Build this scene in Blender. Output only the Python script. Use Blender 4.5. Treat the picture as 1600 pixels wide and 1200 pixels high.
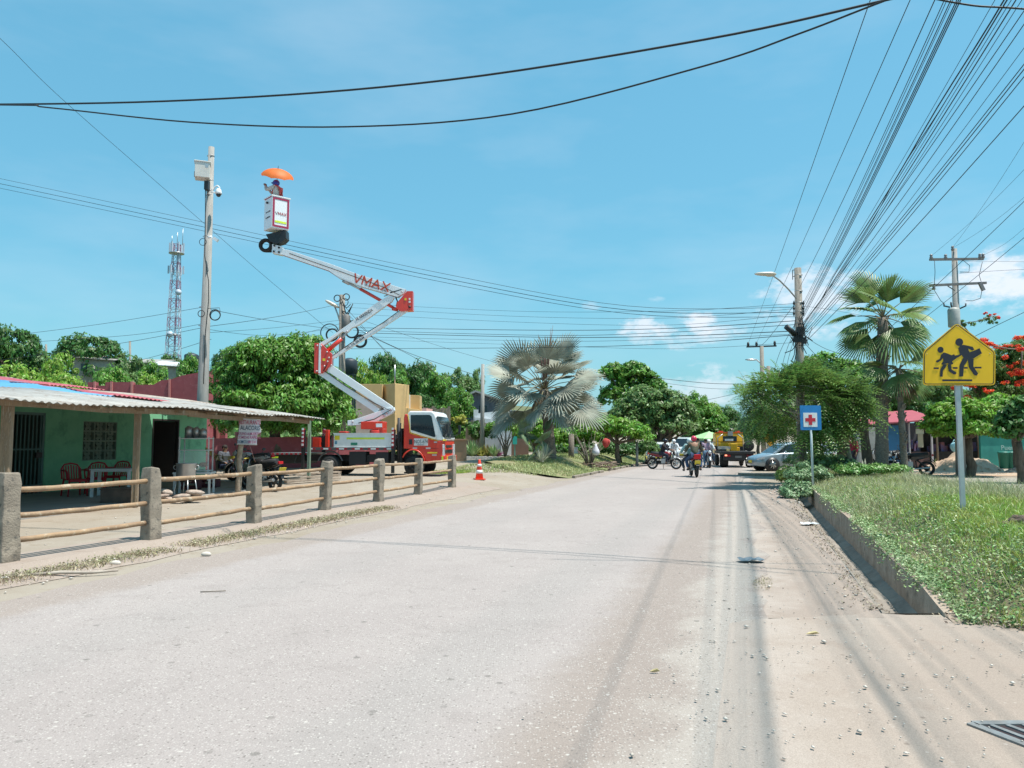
import bpy, bmesh, math, random
import numpy as np
from mathutils import Vector, Matrix
R = math.radians
random.seed(7); np.random.seed(7)
sc = bpy.context.scene
for o in list(bpy.data.objects): bpy.data.objects.remove(o)
C = sc.collection
# ---------------------------------------------------------------- camera
F = 1180.0; PITCH = math.atan(90/F); CAMZ = 1.5
cd = bpy.data.cameras.new('camera'); cam = bpy.data.objects.new('camera', cd); C.objects.link(cam)
cd.sensor_width = 36; cd.lens = 36*F/1600; cd.clip_end = 3000; cd.clip_start = 0.05
cam.location = (0, 0, CAMZ); cam.rotation_euler = (R(90)+PITCH, 0, 0)
sc.camera = cam
# ---------------------------------------------------------------- sun and sky
SUN = Vector((0.36, -0.10, 1.0)).normalized()
el = math.asin(SUN.z); az = math.atan2(SUN.x, SUN.y)
sd = bpy.data.lights.new('sun', 'SUN'); so = bpy.data.objects.new('sun', sd); C.objects.link(so)
sd.energy = 4.4; sd.angle = R(0.7); sd.color = (1, .95, .87)
so.rotation_euler = SUN.to_track_quat('Z', 'Y').to_euler()
w = bpy.data.worlds.new('World'); sc.world = w; w.use_nodes = True
nt = w.node_tree; nt.nodes.clear()
def N(nt, typ, **kw):
    n = nt.nodes.new(typ)
    for k, v in kw.items():
        if k.startswith('i_'):
            key = k[2:]; key = int(key) if key.isdigit() else key.replace('_', ' ')
            n.inputs[key].default_value = v
        else: setattr(n, k, v)
    return n
L = nt.links.new
sky = N(nt, 'ShaderNodeTexSky', sky_type='NISHITA', sun_disc=False, sun_elevation=el, sun_rotation=az, air_density=1.25, dust_density=1.6, ozone_density=2.2, altitude=60)
hs = N(nt, 'ShaderNodeMix', data_type='RGBA', blend_type='MULTIPLY'); hs.inputs[0].default_value = 1
hs.inputs[7].default_value = (.76, 1.22, 1.20, 1)
L(sky.outputs[0], hs.inputs[6])
# small fair-weather clouds low over the horizon, by view direction
tc = N(nt, 'ShaderNodeTexCoord')
nz = N(nt, 'ShaderNodeTexNoise', i_Scale=26.0, i_Detail=7.0, i_Roughness=.62)
mp = N(nt, 'ShaderNodeMapping'); mp.inputs['Scale'].default_value = (1, 1, 2.0)
L(tc.outputs['Generated'], mp.inputs[0]); L(mp.outputs[0], nz.inputs['Vector'])
def ray(px, py):
    f = Vector((0, math.cos(PITCH), math.sin(PITCH))); u = Vector((0, -math.sin(PITCH), math.cos(PITCH)))
    return f + Vector((1, 0, 0))*((px-800)/F) + u*((600-py)/F)
acc = None
for (px, py, rad, flat, amt) in [(1000, 512, .05, 2.6, .8), (1040, 516, .06, 3.0, .85), (1090, 508, .055, 2.4, .9), (1120, 518, .05, 3.0, .6), (1050, 530, .085, 4.5, .5), (1270, 470, .085, 1.5, .75), (1225, 458, .03, 1.6, .6), (1555, 440, .06, 1.3, .9), (1500, 452, .05, 2, .5), (1110, 610, .07, 1.6, .6), (1075, 600, .045, 1.8, .45), (925, 478, .02, 2.6, .3), (1025, 468, .014, 2.5, .25)]:
    d = ray(px, py).normalized()
    sb = N(nt, 'ShaderNodeVectorMath', operation='SUBTRACT'); sb.inputs[1].default_value = d
    L(tc.outputs['Generated'], sb.inputs[0])
    ml = N(nt, 'ShaderNodeVectorMath', operation='MULTIPLY'); ml.inputs[1].default_value = (1/rad, 1/rad, flat/rad)
    L(sb.outputs[0], ml.inputs[0])
    ln = N(nt, 'ShaderNodeVectorMath', operation='LENGTH'); L(ml.outputs[0], ln.inputs[0])
    a1 = N(nt, 'ShaderNodeMath', operation='MULTIPLY_ADD'); a1.inputs[1].default_value = -1.0; a1.inputs[2].default_value = 1.0
    L(ln.outputs['Value'], a1.inputs[0])
    a2 = N(nt, 'ShaderNodeMath', operation='MULTIPLY_ADD'); a2.inputs[1].default_value = 3.6; a2.inputs[2].default_value = -1.72
    L(nz.outputs['Fac'], a2.inputs[0])
    a3 = N(nt, 'ShaderNodeMath', operation='ADD'); L(a1.outputs[0], a3.inputs[0]); L(a2.outputs[0], a3.inputs[1])
    a4 = N(nt, 'ShaderNodeMapRange', interpolation_type='SMOOTHSTEP'); a4.inputs['From Min'].default_value = 0.0; a4.inputs['From Max'].default_value = 1.1; a4.inputs['To Max'].default_value = amt
    L(a3.outputs[0], a4.inputs['Value'])
    a5 = N(nt, 'ShaderNodeMath', operation='GREATER_THAN'); a5.inputs[1].default_value = 0.0; L(a1.outputs[0], a5.inputs[0])
    a6 = N(nt, 'ShaderNodeMath', operation='MULTIPLY'); L(a4.outputs[0], a6.inputs[0])
    a7 = N(nt, 'ShaderNodeMapRange'); a7.inputs['From Max'].default_value = .35; L(a1.outputs[0], a7.inputs['Value']); L(a7.outputs[0], a6.inputs[1])
    if acc is None: acc = a6
    else:
        mx = N(nt, 'ShaderNodeMath', operation='MAXIMUM'); L(acc.outputs[0], mx.inputs[0]); L(a6.outputs[0], mx.inputs[1]); acc = mx
h2 = N(nt, 'ShaderNodeMix', data_type='RGBA'); h2.inputs[0].default_value = .5; h2.inputs[7].default_value = (1.22, 4.0, 5.75, 1); L(hs.outputs[2], h2.inputs[6])
cm = N(nt, 'ShaderNodeMix', data_type='RGBA'); cm.inputs[7].default_value = (6.6, 7.0, 7.6, 1)
wn = N(nt, 'ShaderNodeTexNoise', i_Scale=2.2, i_Detail=5.0, i_Roughness=.55); wm_ = N(nt, 'ShaderNodeMapping'); wm_.inputs['Scale'].default_value = (1, .7, 3.2); L(tc.outputs['Generated'], wm_.inputs[0]); L(wm_.outputs[0], wn.inputs['Vector'])
wr_ = N(nt, 'ShaderNodeMapRange'); wr_.inputs['From Min'].default_value = .48; wr_.inputs['From Max'].default_value = .8; wr_.inputs['To Max'].default_value = .22; L(wn.outputs['Fac'], wr_.inputs['Value'])
wx = N(nt, 'ShaderNodeMath', operation='MAXIMUM'); L(acc.outputs[0], wx.inputs[0]); L(wr_.outputs[0], wx.inputs[1]); L(wx.outputs[0], cm.inputs[0]); L(h2.outputs[2], cm.inputs[6])
bg = N(nt, 'ShaderNodeBackground', i_Strength=.092); out = N(nt, 'ShaderNodeOutputWorld')
L(cm.outputs[2], bg.inputs[0]); L(bg.outputs[0], out.inputs[0])
sc.view_settings.view_transform = 'Standard'; sc.view_settings.look = 'None'
sc.view_settings.exposure = 0.62; sc.view_settings.gamma = 1
sc.cycles.max_bounces = 6; sc.cycles.transparent_max_bounces = 8

# ---------------------------------------------------------------- geometry of the place
def sm(t):
    t = np.clip(t, 0, 1); return t*t*(3-2*t)
RS = .315                                   # the road's skew: s = x - RS*y is constant along the road
def H(x, y):
    x = np.asarray(x, float); y = np.asarray(y, float); s = x-RS*y
    z = sm((-7.9-s)/2.2)*(.2*sm((y-20)/7)+.34*sm((y-30)/10))
    z = z + np.clip((-s-36)/60, 0, 1.0)*np.clip(y-46, 0, 130)*.085*sm((y-46)/20)
    z = z + .12*sm((s-5.6)/1.5)*sm((y-8)/6)
    z = z + np.clip(y-150, 0, 400)*.03
    return z
def h(x, y): return float(H(x, y))
def at(px, py, Y):
    d = ray(px, py); return Vector((0, 0, CAMZ)) + d*(Y/d.y)
def gp(px, py):
    Y = 2.0
    while Y < 200:
        p = at(px, py, Y)
        if p.z <= h(p.x, p.y): return Vector((p.x, p.y, h(p.x, p.y)))
        Y += .02 if Y < 30 else .1
    return p
def gx(px, Y):
    p = at(px, 690, Y); return Vector((p.x, Y, h(p.x, Y)))
def zat(py, Y): return at(800, py, Y).z

# ---------------------------------------------------------------- object helpers
def tag(o, label=None, cat=None, group=None, kind=None):
    if label: o['label'] = label
    if cat: o['category'] = cat
    if group: o['group'] = group
    if kind: o['kind'] = kind
    return o
def empty(name, loc, rz=0, label=None, cat=None, group=None, scale=1):
    o = bpy.data.objects.new(name, None); C.objects.link(o); o.location = loc; o.rotation_euler = (0, 0, rz)
    o.scale = (scale,)*3; o.empty_display_size = .1
    return tag(o, label, cat, group)
def tree_copy(o, parent=None):
    c = o.copy(); C.objects.link(c); c.parent = parent
    for ch in list(o.children): tree_copy(ch, c)
    return c
def dup(root, loc, rz=None, label=None, scale=None, group=None):
    c = tree_copy(root); c.location = loc
    if rz is not None: c.rotation_euler = (0, 0, rz)
    if label: c['label'] = label
    if group: c['group'] = group
    if scale: c.scale = scale if hasattr(scale, '__len__') else (scale,)*3
    return c
class MB:
    def __init__(s): s.v = []; s.f = []; s.m = []; s.s = []; s.M = None
    def add(s, vs, fs, mi=0, smooth=False):
        b = len(s.v)
        for v in vs:
            v = Vector(v)
            s.v.append(tuple(s.M @ v) if s.M else tuple(v))
        for f in fs: s.f.append([b+i for i in f]); s.m.append(mi); s.s.append(smooth)
        return s
    def box(s, c, d, rz=0, mi=0, rot=None, top=1.0):
        x, y, z = (k/2 for k in d); c = Vector(c)
        m = rot if rot is not None else Matrix.Rotation(rz, 3, 'Z')
        vs = [c + m @ Vector((sx*x*(top if sz > 0 else 1), sy*y*(top if sz > 0 else 1), sz*z)) for sz in (-1, 1) for sy in (-1, 1) for sx in (-1, 1)]
        return s.add(vs, [(0, 2, 3, 1), (4, 5, 7, 6), (0, 1, 5, 4), (2, 6, 7, 3), (0, 4, 6, 2), (1, 3, 7, 5)], mi)
    def bx(s, x0, x1, y0, y1, z0, z1, mi=0): return s.box(((x0+x1)/2, (y0+y1)/2, (z0+z1)/2), (x1-x0, y1-y0, z1-z0), 0, mi)
    def beam(s, a, b, wd, ht, up=(0, 0, 1), mi=0):
        a = Vector(a); b = Vector(b); d = b-a; l = d.length; d.normalize(); up = Vector(up)
        if abs(d.dot(up)) > .98: up = Vector((0, 1, 0))
        sd = d.cross(up).normalized(); u = sd.cross(d)
        m = Matrix((d, sd, u)).transposed()
        return s.box((a+b)/2, (l, wd, ht), rot=m, mi=mi)
    def tube(s, pts, r, n=8, mi=0, caps=True, smooth=True):
        pts = [Vector(p) for p in pts]; k = len(pts)
        rs = r if hasattr(r, '__len__') else [r]*k
        vs = []; fs = []; prev = None
        for i, p in enumerate(pts):
            d = (pts[min(i+1, k-1)]-pts[max(i-1, 0)])
            if d.length < 1e-9: d = Vector((0, 0, 1))
            d.normalize()
            if prev is None:
                a = Vector((0, 0, 1)) if abs(d.z) < .9 else Vector((1, 0, 0))
                u = d.cross(a).normalized()
            else:
                u = prev - d*prev.dot(d)
                u = u.normalized() if u.length > 1e-6 else d.cross(Vector((1, 0, .3))).normalized()
            prev = u; v = d.cross(u)
            for j in range(n):
                t = 2*math.pi*j/n; vs.append(p + (u*math.cos(t)+v*math.sin(t))*rs[i])
        for i in range(k-1):
            for j in range(n):
                fs.append((i*n+j, i*n+(j+1) % n, (i+1)*n+(j+1) % n, (i+1)*n+j))
        s.add(vs, fs, mi, smooth)
        if caps:
            b = len(s.v)-k*n
            s.f.append([b+j for j in range(n)][::-1]); s.m.append(mi); s.s.append(False)
            s.f.append([b+(k-1)*n+j for j in range(n)]); s.m.append(mi); s.s.append(False)
        return s
    def prism(s, poly, ext, mi=0, smooth=False):
        poly = [Vector(p) for p in poly]; e = Vector(ext); n = len(poly)
        nrm = Vector((0, 0, 0))
        for i in range(n): nrm += poly[i].cross(poly[(i+1) % n])
        if nrm.dot(e) > 0: poly = poly[::-1]
        s.add(poly + [p+e for p in poly], [tuple(range(n)), tuple(range(2*n-1, n-1, -1))] + [((i+1) % n, i, n+i, n+(i+1) % n) for i in range(n)], mi, smooth)
        return s
    def xz(s, poly, y0, y1, mi=0): return s.prism([(x, y0, z) for x, z in poly], (0, y1-y0, 0), mi)
    def lathe(s, prof, c=(0, 0, 0), n=16, axis='Z', mi=0, smooth=True):
        c = Vector(c); vs = []; fs = []
        for r, z in prof:
            for j in range(n):
                t = 2*math.pi*j/n; a, b = r*math.cos(t), r*math.sin(t)
                vs.append(c + (Vector((a, b, z)) if axis == 'Z' else Vector((z, a, b)) if axis == 'X' else Vector((b, z, a))))
        k = len(prof)
        for i in range(k-1):
            for j in range(n): fs.append((i*n+j, i*n+(j+1) % n, (i+1)*n+(j+1) % n, (i+1)*n+j))
        fs.append(tuple(range(n))[::-1]); fs.append(tuple((k-1)*n+j for j in range(n)))
        return s.add(vs, fs, mi, smooth)
    def ball(s, c, r, n=10, mi=0, rot=None):
        r = r if hasattr(r, '__len__') else (r, r, r); c = Vector(c); vs = []; fs = []; k = max(4, n//2+1)
        for i in range(k+1):
            ph = math.pi*i/k
            for j in range(n):
                t = 2*math.pi*j/n; p = Vector((r[0]*math.sin(ph)*math.cos(t), r[1]*math.sin(ph)*math.sin(t), r[2]*math.cos(ph)))
                vs.append(c + (rot @ p if rot is not None else p))
        for i in range(k):
            for j in range(n): fs.append((i*n+j, (i+1)*n+j, (i+1)*n+(j+1) % n, i*n+(j+1) % n))
        return s.add(vs, fs, mi, True)
    def torus(s, c, R_, r, axis='Y', n=20, k=8, mi=0, a0=0, a1=2*math.pi, sq=1.0):
        c = Vector(c); vs = []; fs = []; full = abs(a1-a0-2*math.pi) < 1e-6; m = n if full else n+1
        for i in range(m):
            t = a0+(a1-a0)*i/n
            for j in range(k):
                q = 2*math.pi*j/k; rr = R_+r*math.cos(q); z = r*math.sin(q)*sq
                a, b = rr*math.cos(t), rr*math.sin(t)
                vs.append(c + (Vector((a, z, b)) if axis == 'Y' else Vector((z, a, b)) if axis == 'X' else Vector((a, b, z))))
        for i in range(n):
            i2 = (i+1) % m
            for j in range(k): fs.append((i*k+j, i*k+(j+1) % k, i2*k+(j+1) % k, i2*k+j))
        return s.add(vs, fs, mi, True)
    def build(s, name, mat, parent=None, bev=0, sub=0, loc=None):
        me = bpy.data.meshes.new(name); me.from_pydata(s.v, [], s.f)
        for m in (mat if isinstance(mat, (list, tuple)) else [mat]): me.materials.append(m)
        me.polygons.foreach_set('material_index', s.m); me.polygons.foreach_set('use_smooth', s.s)
        me.update(); 
        bm = bmesh.new(); bm.from_mesh(me); bmesh.ops.recalc_face_normals(bm, faces=bm.faces); bm.to_mesh(me); bm.free()
        o = bpy.data.objects.new(name, me); C.objects.link(o)
        if parent: o.parent = parent
        if loc is not None: o.location = loc
        if bev:
            b = o.modifiers.new('bevel', 'BEVEL'); b.width = bev; b.segments = 2; b.limit_method = 'ANGLE'; b.angle_limit = R(35)
        if sub:
            b = o.modifiers.new('sub', 'SUBSURF'); b.levels = sub; b.render_levels = sub
        return o
def npmesh(name, V, Fq, mat, parent=None, smooth=False):
    """V (n,3), Fq (m,k) faces with k corners"""
    me = bpy.data.meshes.new(name); V = np.asarray(V, np.float32); Fq = np.asarray(Fq, np.int32); k = Fq.shape[1]
    me.vertices.add(len(V)); me.vertices.foreach_set('co', V.ravel())
    me.loops.add(Fq.size); me.loops.foreach_set('vertex_index', Fq.ravel())
    me.polygons.add(len(Fq)); me.polygons.foreach_set('loop_start', np.arange(0, Fq.size, k, dtype=np.int32))
    me.polygons.foreach_set('loop_total', np.full(len(Fq), k, np.int32))
    if smooth: me.polygons.foreach_set('use_smooth', np.ones(len(Fq), bool))
    me.update(calc_edges=True); me.validate()
    me.materials.append(mat)
    o = bpy.data.objects.new(name, me); C.objects.link(o)
    if parent: o.parent = parent
    return o
def text(body, size, mat, parent, o, xd, ud, name='lettering', wmul=1.0, ext=.002, bold=0, align='CENTER', shear=0):
    cu = bpy.data.curves.new(name, 'FONT'); cu.body = body; cu.size = size; cu.align_x = align; cu.align_y = 'CENTER'
    cu.extrude = ext; cu.offset = bold; cu.shear = shear; cu.resolution_u = 2
    ob = bpy.data.objects.new(name, cu); me = bpy.data.meshes.new_from_object(ob); bpy.data.objects.remove(ob)
    xd = Vector(xd).normalized(); ud = Vector(ud).normalized(); nd = xd.cross(ud)
    m = Matrix((xd*wmul, ud, nd)).transposed().to_4x4(); m.translation = Vector(o)
    me.transform(m); me.materials.clear(); me.materials.append(mat)
    ob = bpy.data.objects.new(name, me); C.objects.link(ob); ob.parent = parent
    return ob
# ---------------------------------------------------------------- materials
MATS = {}
def mat(name, c, c2=None, scale=4, rough=.75, metal=0, bump=0, bscale=30, det=6, mix=(.35, .65), trans=0, island=0, stretch=None, emit=0, coat=0, spec=.5, alpha=1, c3=None, s3=40):
    if name in MATS: return MATS[name]
    m = bpy.data.materials.new(name); m.use_nodes = True; nt = m.node_tree; b = nt.nodes['Principled BSDF']; Lk = nt.links.new
    b.inputs['Roughness'].default_value = rough; b.inputs['Metallic'].default_value = metal
    b.inputs['Coat Weight'].default_value = coat; b.inputs['Specular IOR Level'].default_value = spec
    if c2 is None: c2 = tuple(k*.86 for k in c)
    t = N(nt, 'ShaderNodeTexCoord'); mp = N(nt, 'ShaderNodeMapping'); Lk(t.outputs['Object'], mp.inputs[0])
    if stretch: mp.inputs['Scale'].default_value = stretch
    n1 = N(nt, 'ShaderNodeTexNoise', i_Scale=scale, i_Detail=float(det), i_Roughness=.6); Lk(mp.outputs[0], n1.inputs['Vector'])
    mr = N(nt, 'ShaderNodeMapRange'); mr.inputs['From Min'].default_value = mix[0]; mr.inputs['From Max'].default_value = mix[1]
    Lk(n1.outputs['Fac'], mr.inputs['Value'])
    mx = N(nt, 'ShaderNodeMix', data_type='RGBA'); mx.inputs[6].default_value = (*c, 1); mx.inputs[7].default_value = (*c2, 1)
    Lk(mr.outputs[0], mx.inputs[0]); col = mx.outputs[2]
    if c3:
        n3 = N(nt, 'ShaderNodeTexNoise', i_Scale=s3, i_Detail=5.0, i_Roughness=.7); Lk(mp.outputs[0], n3.inputs['Vector'])
        m3 = N(nt, 'ShaderNodeMapRange'); m3.inputs['From Min'].default_value = .55; m3.inputs['From Max'].default_value = .66; Lk(n3.outputs['Fac'], m3.inputs['Value'])
        x3 = N(nt, 'ShaderNodeMix', data_type='RGBA'); x3.inputs[7].default_value = (*c3, 1); Lk(m3.outputs[0], x3.inputs[0]); Lk(col, x3.inputs[6]); col = x3.outputs[2]
    if island:
        g = N(nt, 'ShaderNodeNewGeometry'); r1 = N(nt, 'ShaderNodeMapRange'); r1.inputs['To Min'].default_value = 1-island; r1.inputs['To Max'].default_value = 1+island
        Lk(g.outputs['Random Per Island'], r1.inputs['Value'])
        hv = N(nt, 'ShaderNodeHueSaturation'); Lk(r1.outputs[0], hv.inputs['Value']); Lk(col, hv.inputs['Color'])
        r2 = N(nt, 'ShaderNodeMath', operation='MULTIPLY_ADD'); r2.inputs[1].default_value = .05; r2.inputs[2].default_value = .475
        Lk(g.outputs['Random Per Island'], r2.inputs[0]); Lk(r2.outputs[0], hv.inputs['Hue']); col = hv.outputs[0]
    Lk(col, b.inputs['Base Color'])
    if bump:
        n2 = N(nt, 'ShaderNodeTexNoise', i_Scale=bscale, i_Detail=5.0); Lk(mp.outputs[0], n2.inputs['Vector'])
        bp = N(nt, 'ShaderNodeBump', i_Strength=min(1, bump), i_Distance=.02*max(1, bump)); Lk(n2.outputs['Fac'], bp.inputs['Height']); Lk(bp.outputs[0], b.inputs['Normal'])
    if trans:
        tr = N(nt, 'ShaderNodeBsdfTranslucent'); Lk(col, tr.inputs['Color']); ms = N(nt, 'ShaderNodeMixShader'); ms.inputs[0].default_value = trans
        o = nt.nodes['Material Output']; Lk(b.outputs[0], ms.inputs[1]); Lk(tr.outputs[0], ms.inputs[2]); Lk(ms.outputs[0], o.inputs[0])
    if emit:
        Lk(col, b.inputs['Emission Color']); b.inputs['Emission Strength'].default_value = emit
    MATS[name] = m; return m
def flat(name, c, rough=.6, metal=0, coat=0, **k): return mat(name, c, tuple(x*.88 for x in c), scale=k.pop('scale', 3), rough=rough, metal=metal, coat=coat, **k)
concrete = mat('weathered_concrete', (.31, .26, .205), (.20, .165, .13), 5, .9, bump=.5, bscale=50, c3=(.085, .08, .07), s3=11)
pole_conc = mat('pole_concrete', (.33, .32, .30), (.25, .245, .23), 3, .85, bump=.2, stretch=(3, 3, .6))
black_rub = flat('black_rubber', (.018, .018, .018), .75)
cable_m = flat('cable_black', (.012, .018, .022), .6)
blackm = flat('black_metal', (.02, .021, .023), .45)
steel = flat('steel', (.45, .46, .47), .4, .7)
chrome = flat('chrome', (.7, .7, .7), .2, 1)
white_p = mat('white_paint', (.80, .80, .79), (.72, .72, .71), 5, .35, coat=.3)
red_p = mat('red_paint', (.72, .045, .02), (.62, .035, .018), 4, .35, coat=.5)
dred = flat('dark_red', (.42, .02, .035), .45)
yellow_p = flat('yellow_paint', (.85, .50, .02), .4)
lime = flat('lime_tape', (.65, .8, .05), .4)
black_t = flat('black_letters', (.015, .015, .02), .5)
glass_d = flat('tinted_glass', (.012, .02, .028), .08, coat=.3)
orange_p = flat('orange_plastic', (.85, .12, .01), .5)
skin_m = flat('skin', (.30, .16, .10), .6)
wood_o = mat('old_wood', (.33, .24, .16), (.20, .14, .09), 6, .9, stretch=(6, 6, .8), bump=.4, bscale=30, c3=(.42, .36, .29), s3=6)
bamboo = mat('bamboo', (.36, .235, .135), (.25, .16, .10), 4, .7, c3=(.44, .36, .26), s3=9, bump=.3)
bark = mat('bark', (.16, .12, .085), (.08, .06, .045), 9, .95, stretch=(2, 2, .5), bump=1, bscale=20)
gbark = mat('grey_bark', (.24, .21, .175), (.13, .11, .09), 9, .95, stretch=(1.5, 1.5, 3), bump=1, bscale=14)
def leafm(name, c, c2, isl=.45, tr=.42, scale=1.2, rough=.45): return mat(name, tuple(min(k*1.95, .42) for k in c), tuple(min(k*1.95, .42) for k in c2), scale, rough, trans=tr, island=isl, mix=(.38, .62), spec=.5)
LG = leafm('leaf_mango', (.050, .115, .018), (.10, .19, .028))
LB = leafm('leaf_bright', (.10, .20, .022), (.16, .26, .035))
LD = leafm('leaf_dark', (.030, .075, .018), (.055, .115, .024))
LO = leafm('leaf_olive', (.065, .115, .032), (.10, .155, .05))
LF = leafm('leaf_feather', (.055, .105, .024), (.095, .15, .035))
LH = leafm('leaf_hedge', (.075, .17, .018), (.13, .24, .03))
PS = mat('palm_silver', (.32, .335, .275), (.25, .27, .215), 1.5, .6, trans=.1, island=.2)
PG = mat('palm_green', (.12, .20, .06), (.19, .27, .085), 1.5, .4, trans=.3, island=.25)
PD = mat('palm_dead', (.24, .17, .10), (.14, .09, .05), 3, .9, island=.25)
# ---------------------------------------------------------------- ground, road, drain
def ground_nodes(m, base):
    """adds a world-aligned multi scale speckle on top of base colour chain"""
def gmat(name, cols, stones=None, rough=.92, bump=.4, band=None, crack=0):
    m = bpy.data.materials.new(name); m.use_nodes = True; nt = m.node_tree; b = nt.nodes['Principled BSDF']; Lk = nt.links.new
    b.inputs['Roughness'].default_value = rough; b.inputs['Specular IOR Level'].default_value = .25
    t = N(nt, 'ShaderNodeTexCoord'); P = t.outputs['Object']
    def noise(sc_, det=6.0, ro=.6, vec=P):
        n = N(nt, 'ShaderNodeTexNoise', i_Scale=sc_, i_Detail=det, i_Roughness=ro); Lk(vec, n.inputs['Vector']); return n.outputs['Fac']
    def rng(v, a, c_, lo=0, hi=1):
        r = N(nt, 'ShaderNodeMapRange', interpolation_type='SMOOTHSTEP'); r.inputs['From Min'].default_value = a; r.inputs['From Max'].default_value = c_; r.inputs['To Min'].default_value = lo; r.inputs['To Max'].default_value = hi
        Lk(v, r.inputs['Value']); return r.outputs[0]
    def mixc(f, a, c_, bt='MIX'):
        x = N(nt, 'ShaderNodeMix', data_type='RGBA', blend_type=bt)
        if isinstance(f, float): x.inputs[0].default_value = f
        else: Lk(f, x.inputs[0])
        for k, v in ((6, a), (7, c_)):
            if isinstance(v, tuple): x.inputs[k].default_value = (*v, 1)
            else: Lk(v, x.inputs[k])
        return x.outputs[2]
    # s coordinate across the road
    sx = N(nt, 'ShaderNodeSeparateXYZ'); Lk(P, sx.inputs[0])
    s1 = N(nt, 'ShaderNodeMath', operation='MULTIPLY_ADD'); s1.inputs[1].default_value = -RS; Lk(sx.outputs[1], s1.inputs[0]); Lk(sx.outputs[0], s1.inputs[2]); S = s1.outputs[0]
    col = mixc(rng(noise(.35), .38, .62), cols[0], cols[1])
    col = mixc(rng(noise(2.2, 8.0, .7), .5, .68), col, cols[2])
    if band:
        for (a0, a1, c_, amt, warp) in band:
            wv = N(nt, 'ShaderNodeMath', operation='MULTIPLY_ADD'); wv.inputs[1].default_value = warp; wv.inputs[2].default_value = -warp/2; Lk(noise(1.6, 6.0, .65), wv.inputs[0])
            ad = N(nt, 'ShaderNodeMath', operation='ADD'); Lk(S, ad.inputs[0]); Lk(wv.outputs[0], ad.inputs[1])
            f = N(nt, 'ShaderNodeMath', operation='MULTIPLY'); Lk(rng(ad.outputs[0], a0[0], a0[1]), f.inputs[0]); Lk(rng(ad.outputs[0], a1[0], a1[1], 1, 0), f.inputs[1])
            f2 = N(nt, 'ShaderNodeMath', operation='MULTIPLY'); f2.inputs[1].default_value = amt; Lk(f.outputs[0], f2.inputs[0])
            col = mixc(f2.outputs[0], col, c_)
    hgt = noise(70, 4.0)
    if stones:
        for (scl, thr, c_, amt) in stones:
            vo = N(nt, 'ShaderNodeTexVoronoi', feature='F1', i_Scale=scl, i_Randomness=1.0); Lk(P, vo.inputs['Vector'])
            sp = N(nt, 'ShaderNodeSeparateColor'); Lk(vo.outputs['Color'], sp.inputs[0])
            f = N(nt, 'ShaderNodeMath', operation='MULTIPLY'); Lk(rng(sp.outputs[0], thr, min(1, thr+.05)), f.inputs[0]); Lk(rng(vo.outputs['Distance'], .22, .42, amt, 0), f.inputs[1])
            col = mixc(f.outputs[0], col, c_)
    if crack:
        wp = N(nt, 'ShaderNodeTexNoise', i_Scale=1.1, i_Detail=6.0); Lk(P, wp.inputs['Vector']); wa = N(nt, 'ShaderNodeVectorMath', operation='MULTIPLY_ADD'); wa.inputs[1].default_value = (1.1, 1.1, 0); Lk(wp.outputs['Color'], wa.inputs[0]); Lk(P, wa.inputs[2])
        vc = N(nt, 'ShaderNodeTexVoronoi', feature='DISTANCE_TO_EDGE', i_Scale=.42); Lk(wa.outputs[0], vc.inputs['Vector']); cf = N(nt, 'ShaderNodeMath', operation='MULTIPLY'); Lk(rng(vc.outputs['Distance'], .0015, .007, crack, 0), cf.inputs[0]); Lk(rng(noise(.5), .48, .6), cf.inputs[1]); col = mixc(cf.outputs[0], col, (.12, .10, .09))
    n9 = rng(noise(160, 2.0), .3, .7, .84, 1.12)
    xx = N(nt, 'ShaderNodeMix', data_type='RGBA', blend_type='MULTIPLY'); xx.inputs[0].default_value = 1; Lk(col, xx.inputs[6]); Lk(n9, xx.inputs[7]); col = xx.outputs[2]
    Lk(col, b.inputs['Base Color'])
    bp = N(nt, 'ShaderNodeBump', i_Strength=bump, i_Distance=.012); Lk(hgt, bp.inputs['Height']); Lk(bp.outputs[0], b.inputs['Normal'])
    return m
dirt = gmat('dry_dirt', ((0.288, 0.239, 0.188), (0.324, 0.277, 0.226), (0.260, 0.209, 0.157)), [(38, .90, (0.397, 0.351, 0.294), .8), (23, .95, (0.144, 0.114, 0.087), .7)])
road_m = gmat('worn_asphalt', ((0.318, 0.274, 0.257), (0.340, 0.295, 0.276), (0.298, 0.257, 0.240)),
    [(62, .62, (0.46, 0.42, 0.385), .8), (48, .78, (0.159, 0.138, 0.125), .7), (30, .93, (0.48, 0.44, 0.40), .8), (13, .975, (0.13, 0.118, 0.105), .7)],
    band=[((-1.5, -1.0), (.3, .5), (0.255, 0.204, 0.172), .7, .6), ((-.75, -.35), (-.1, .2), (0.40, 0.36, 0.32), .55, 1.2), ((-7.6, -7.3), (-6.55, -6.2), (0.270, 0.215, 0.18), .6, .6), ((-2.6, -2.2), (-1.9, -1.5), (0.275, 0.25, 0.235), .35, .5), ((-5.6, -5.1), (-4.8, -4.3), (0.285, 0.255, 0.24), .3, .7)], crack=.14)
conc_g = gmat('dusty_concrete', ((0.308, 0.247, 0.208), (0.327, 0.267, 0.226), (0.285, 0.224, 0.183)), [(40, .94, (0.431, 0.367, 0.320), .7), (26, .96, (0.148, 0.113, 0.089), .6)],
    band=[((-.8, -.3), (-.1, .5), (0.402, 0.342, 0.301), .55, 1.8), ((.3, .5), (1.1, 1.3), (0.275, 0.214, 0.176), .4, .8)], bump=.25)
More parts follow.
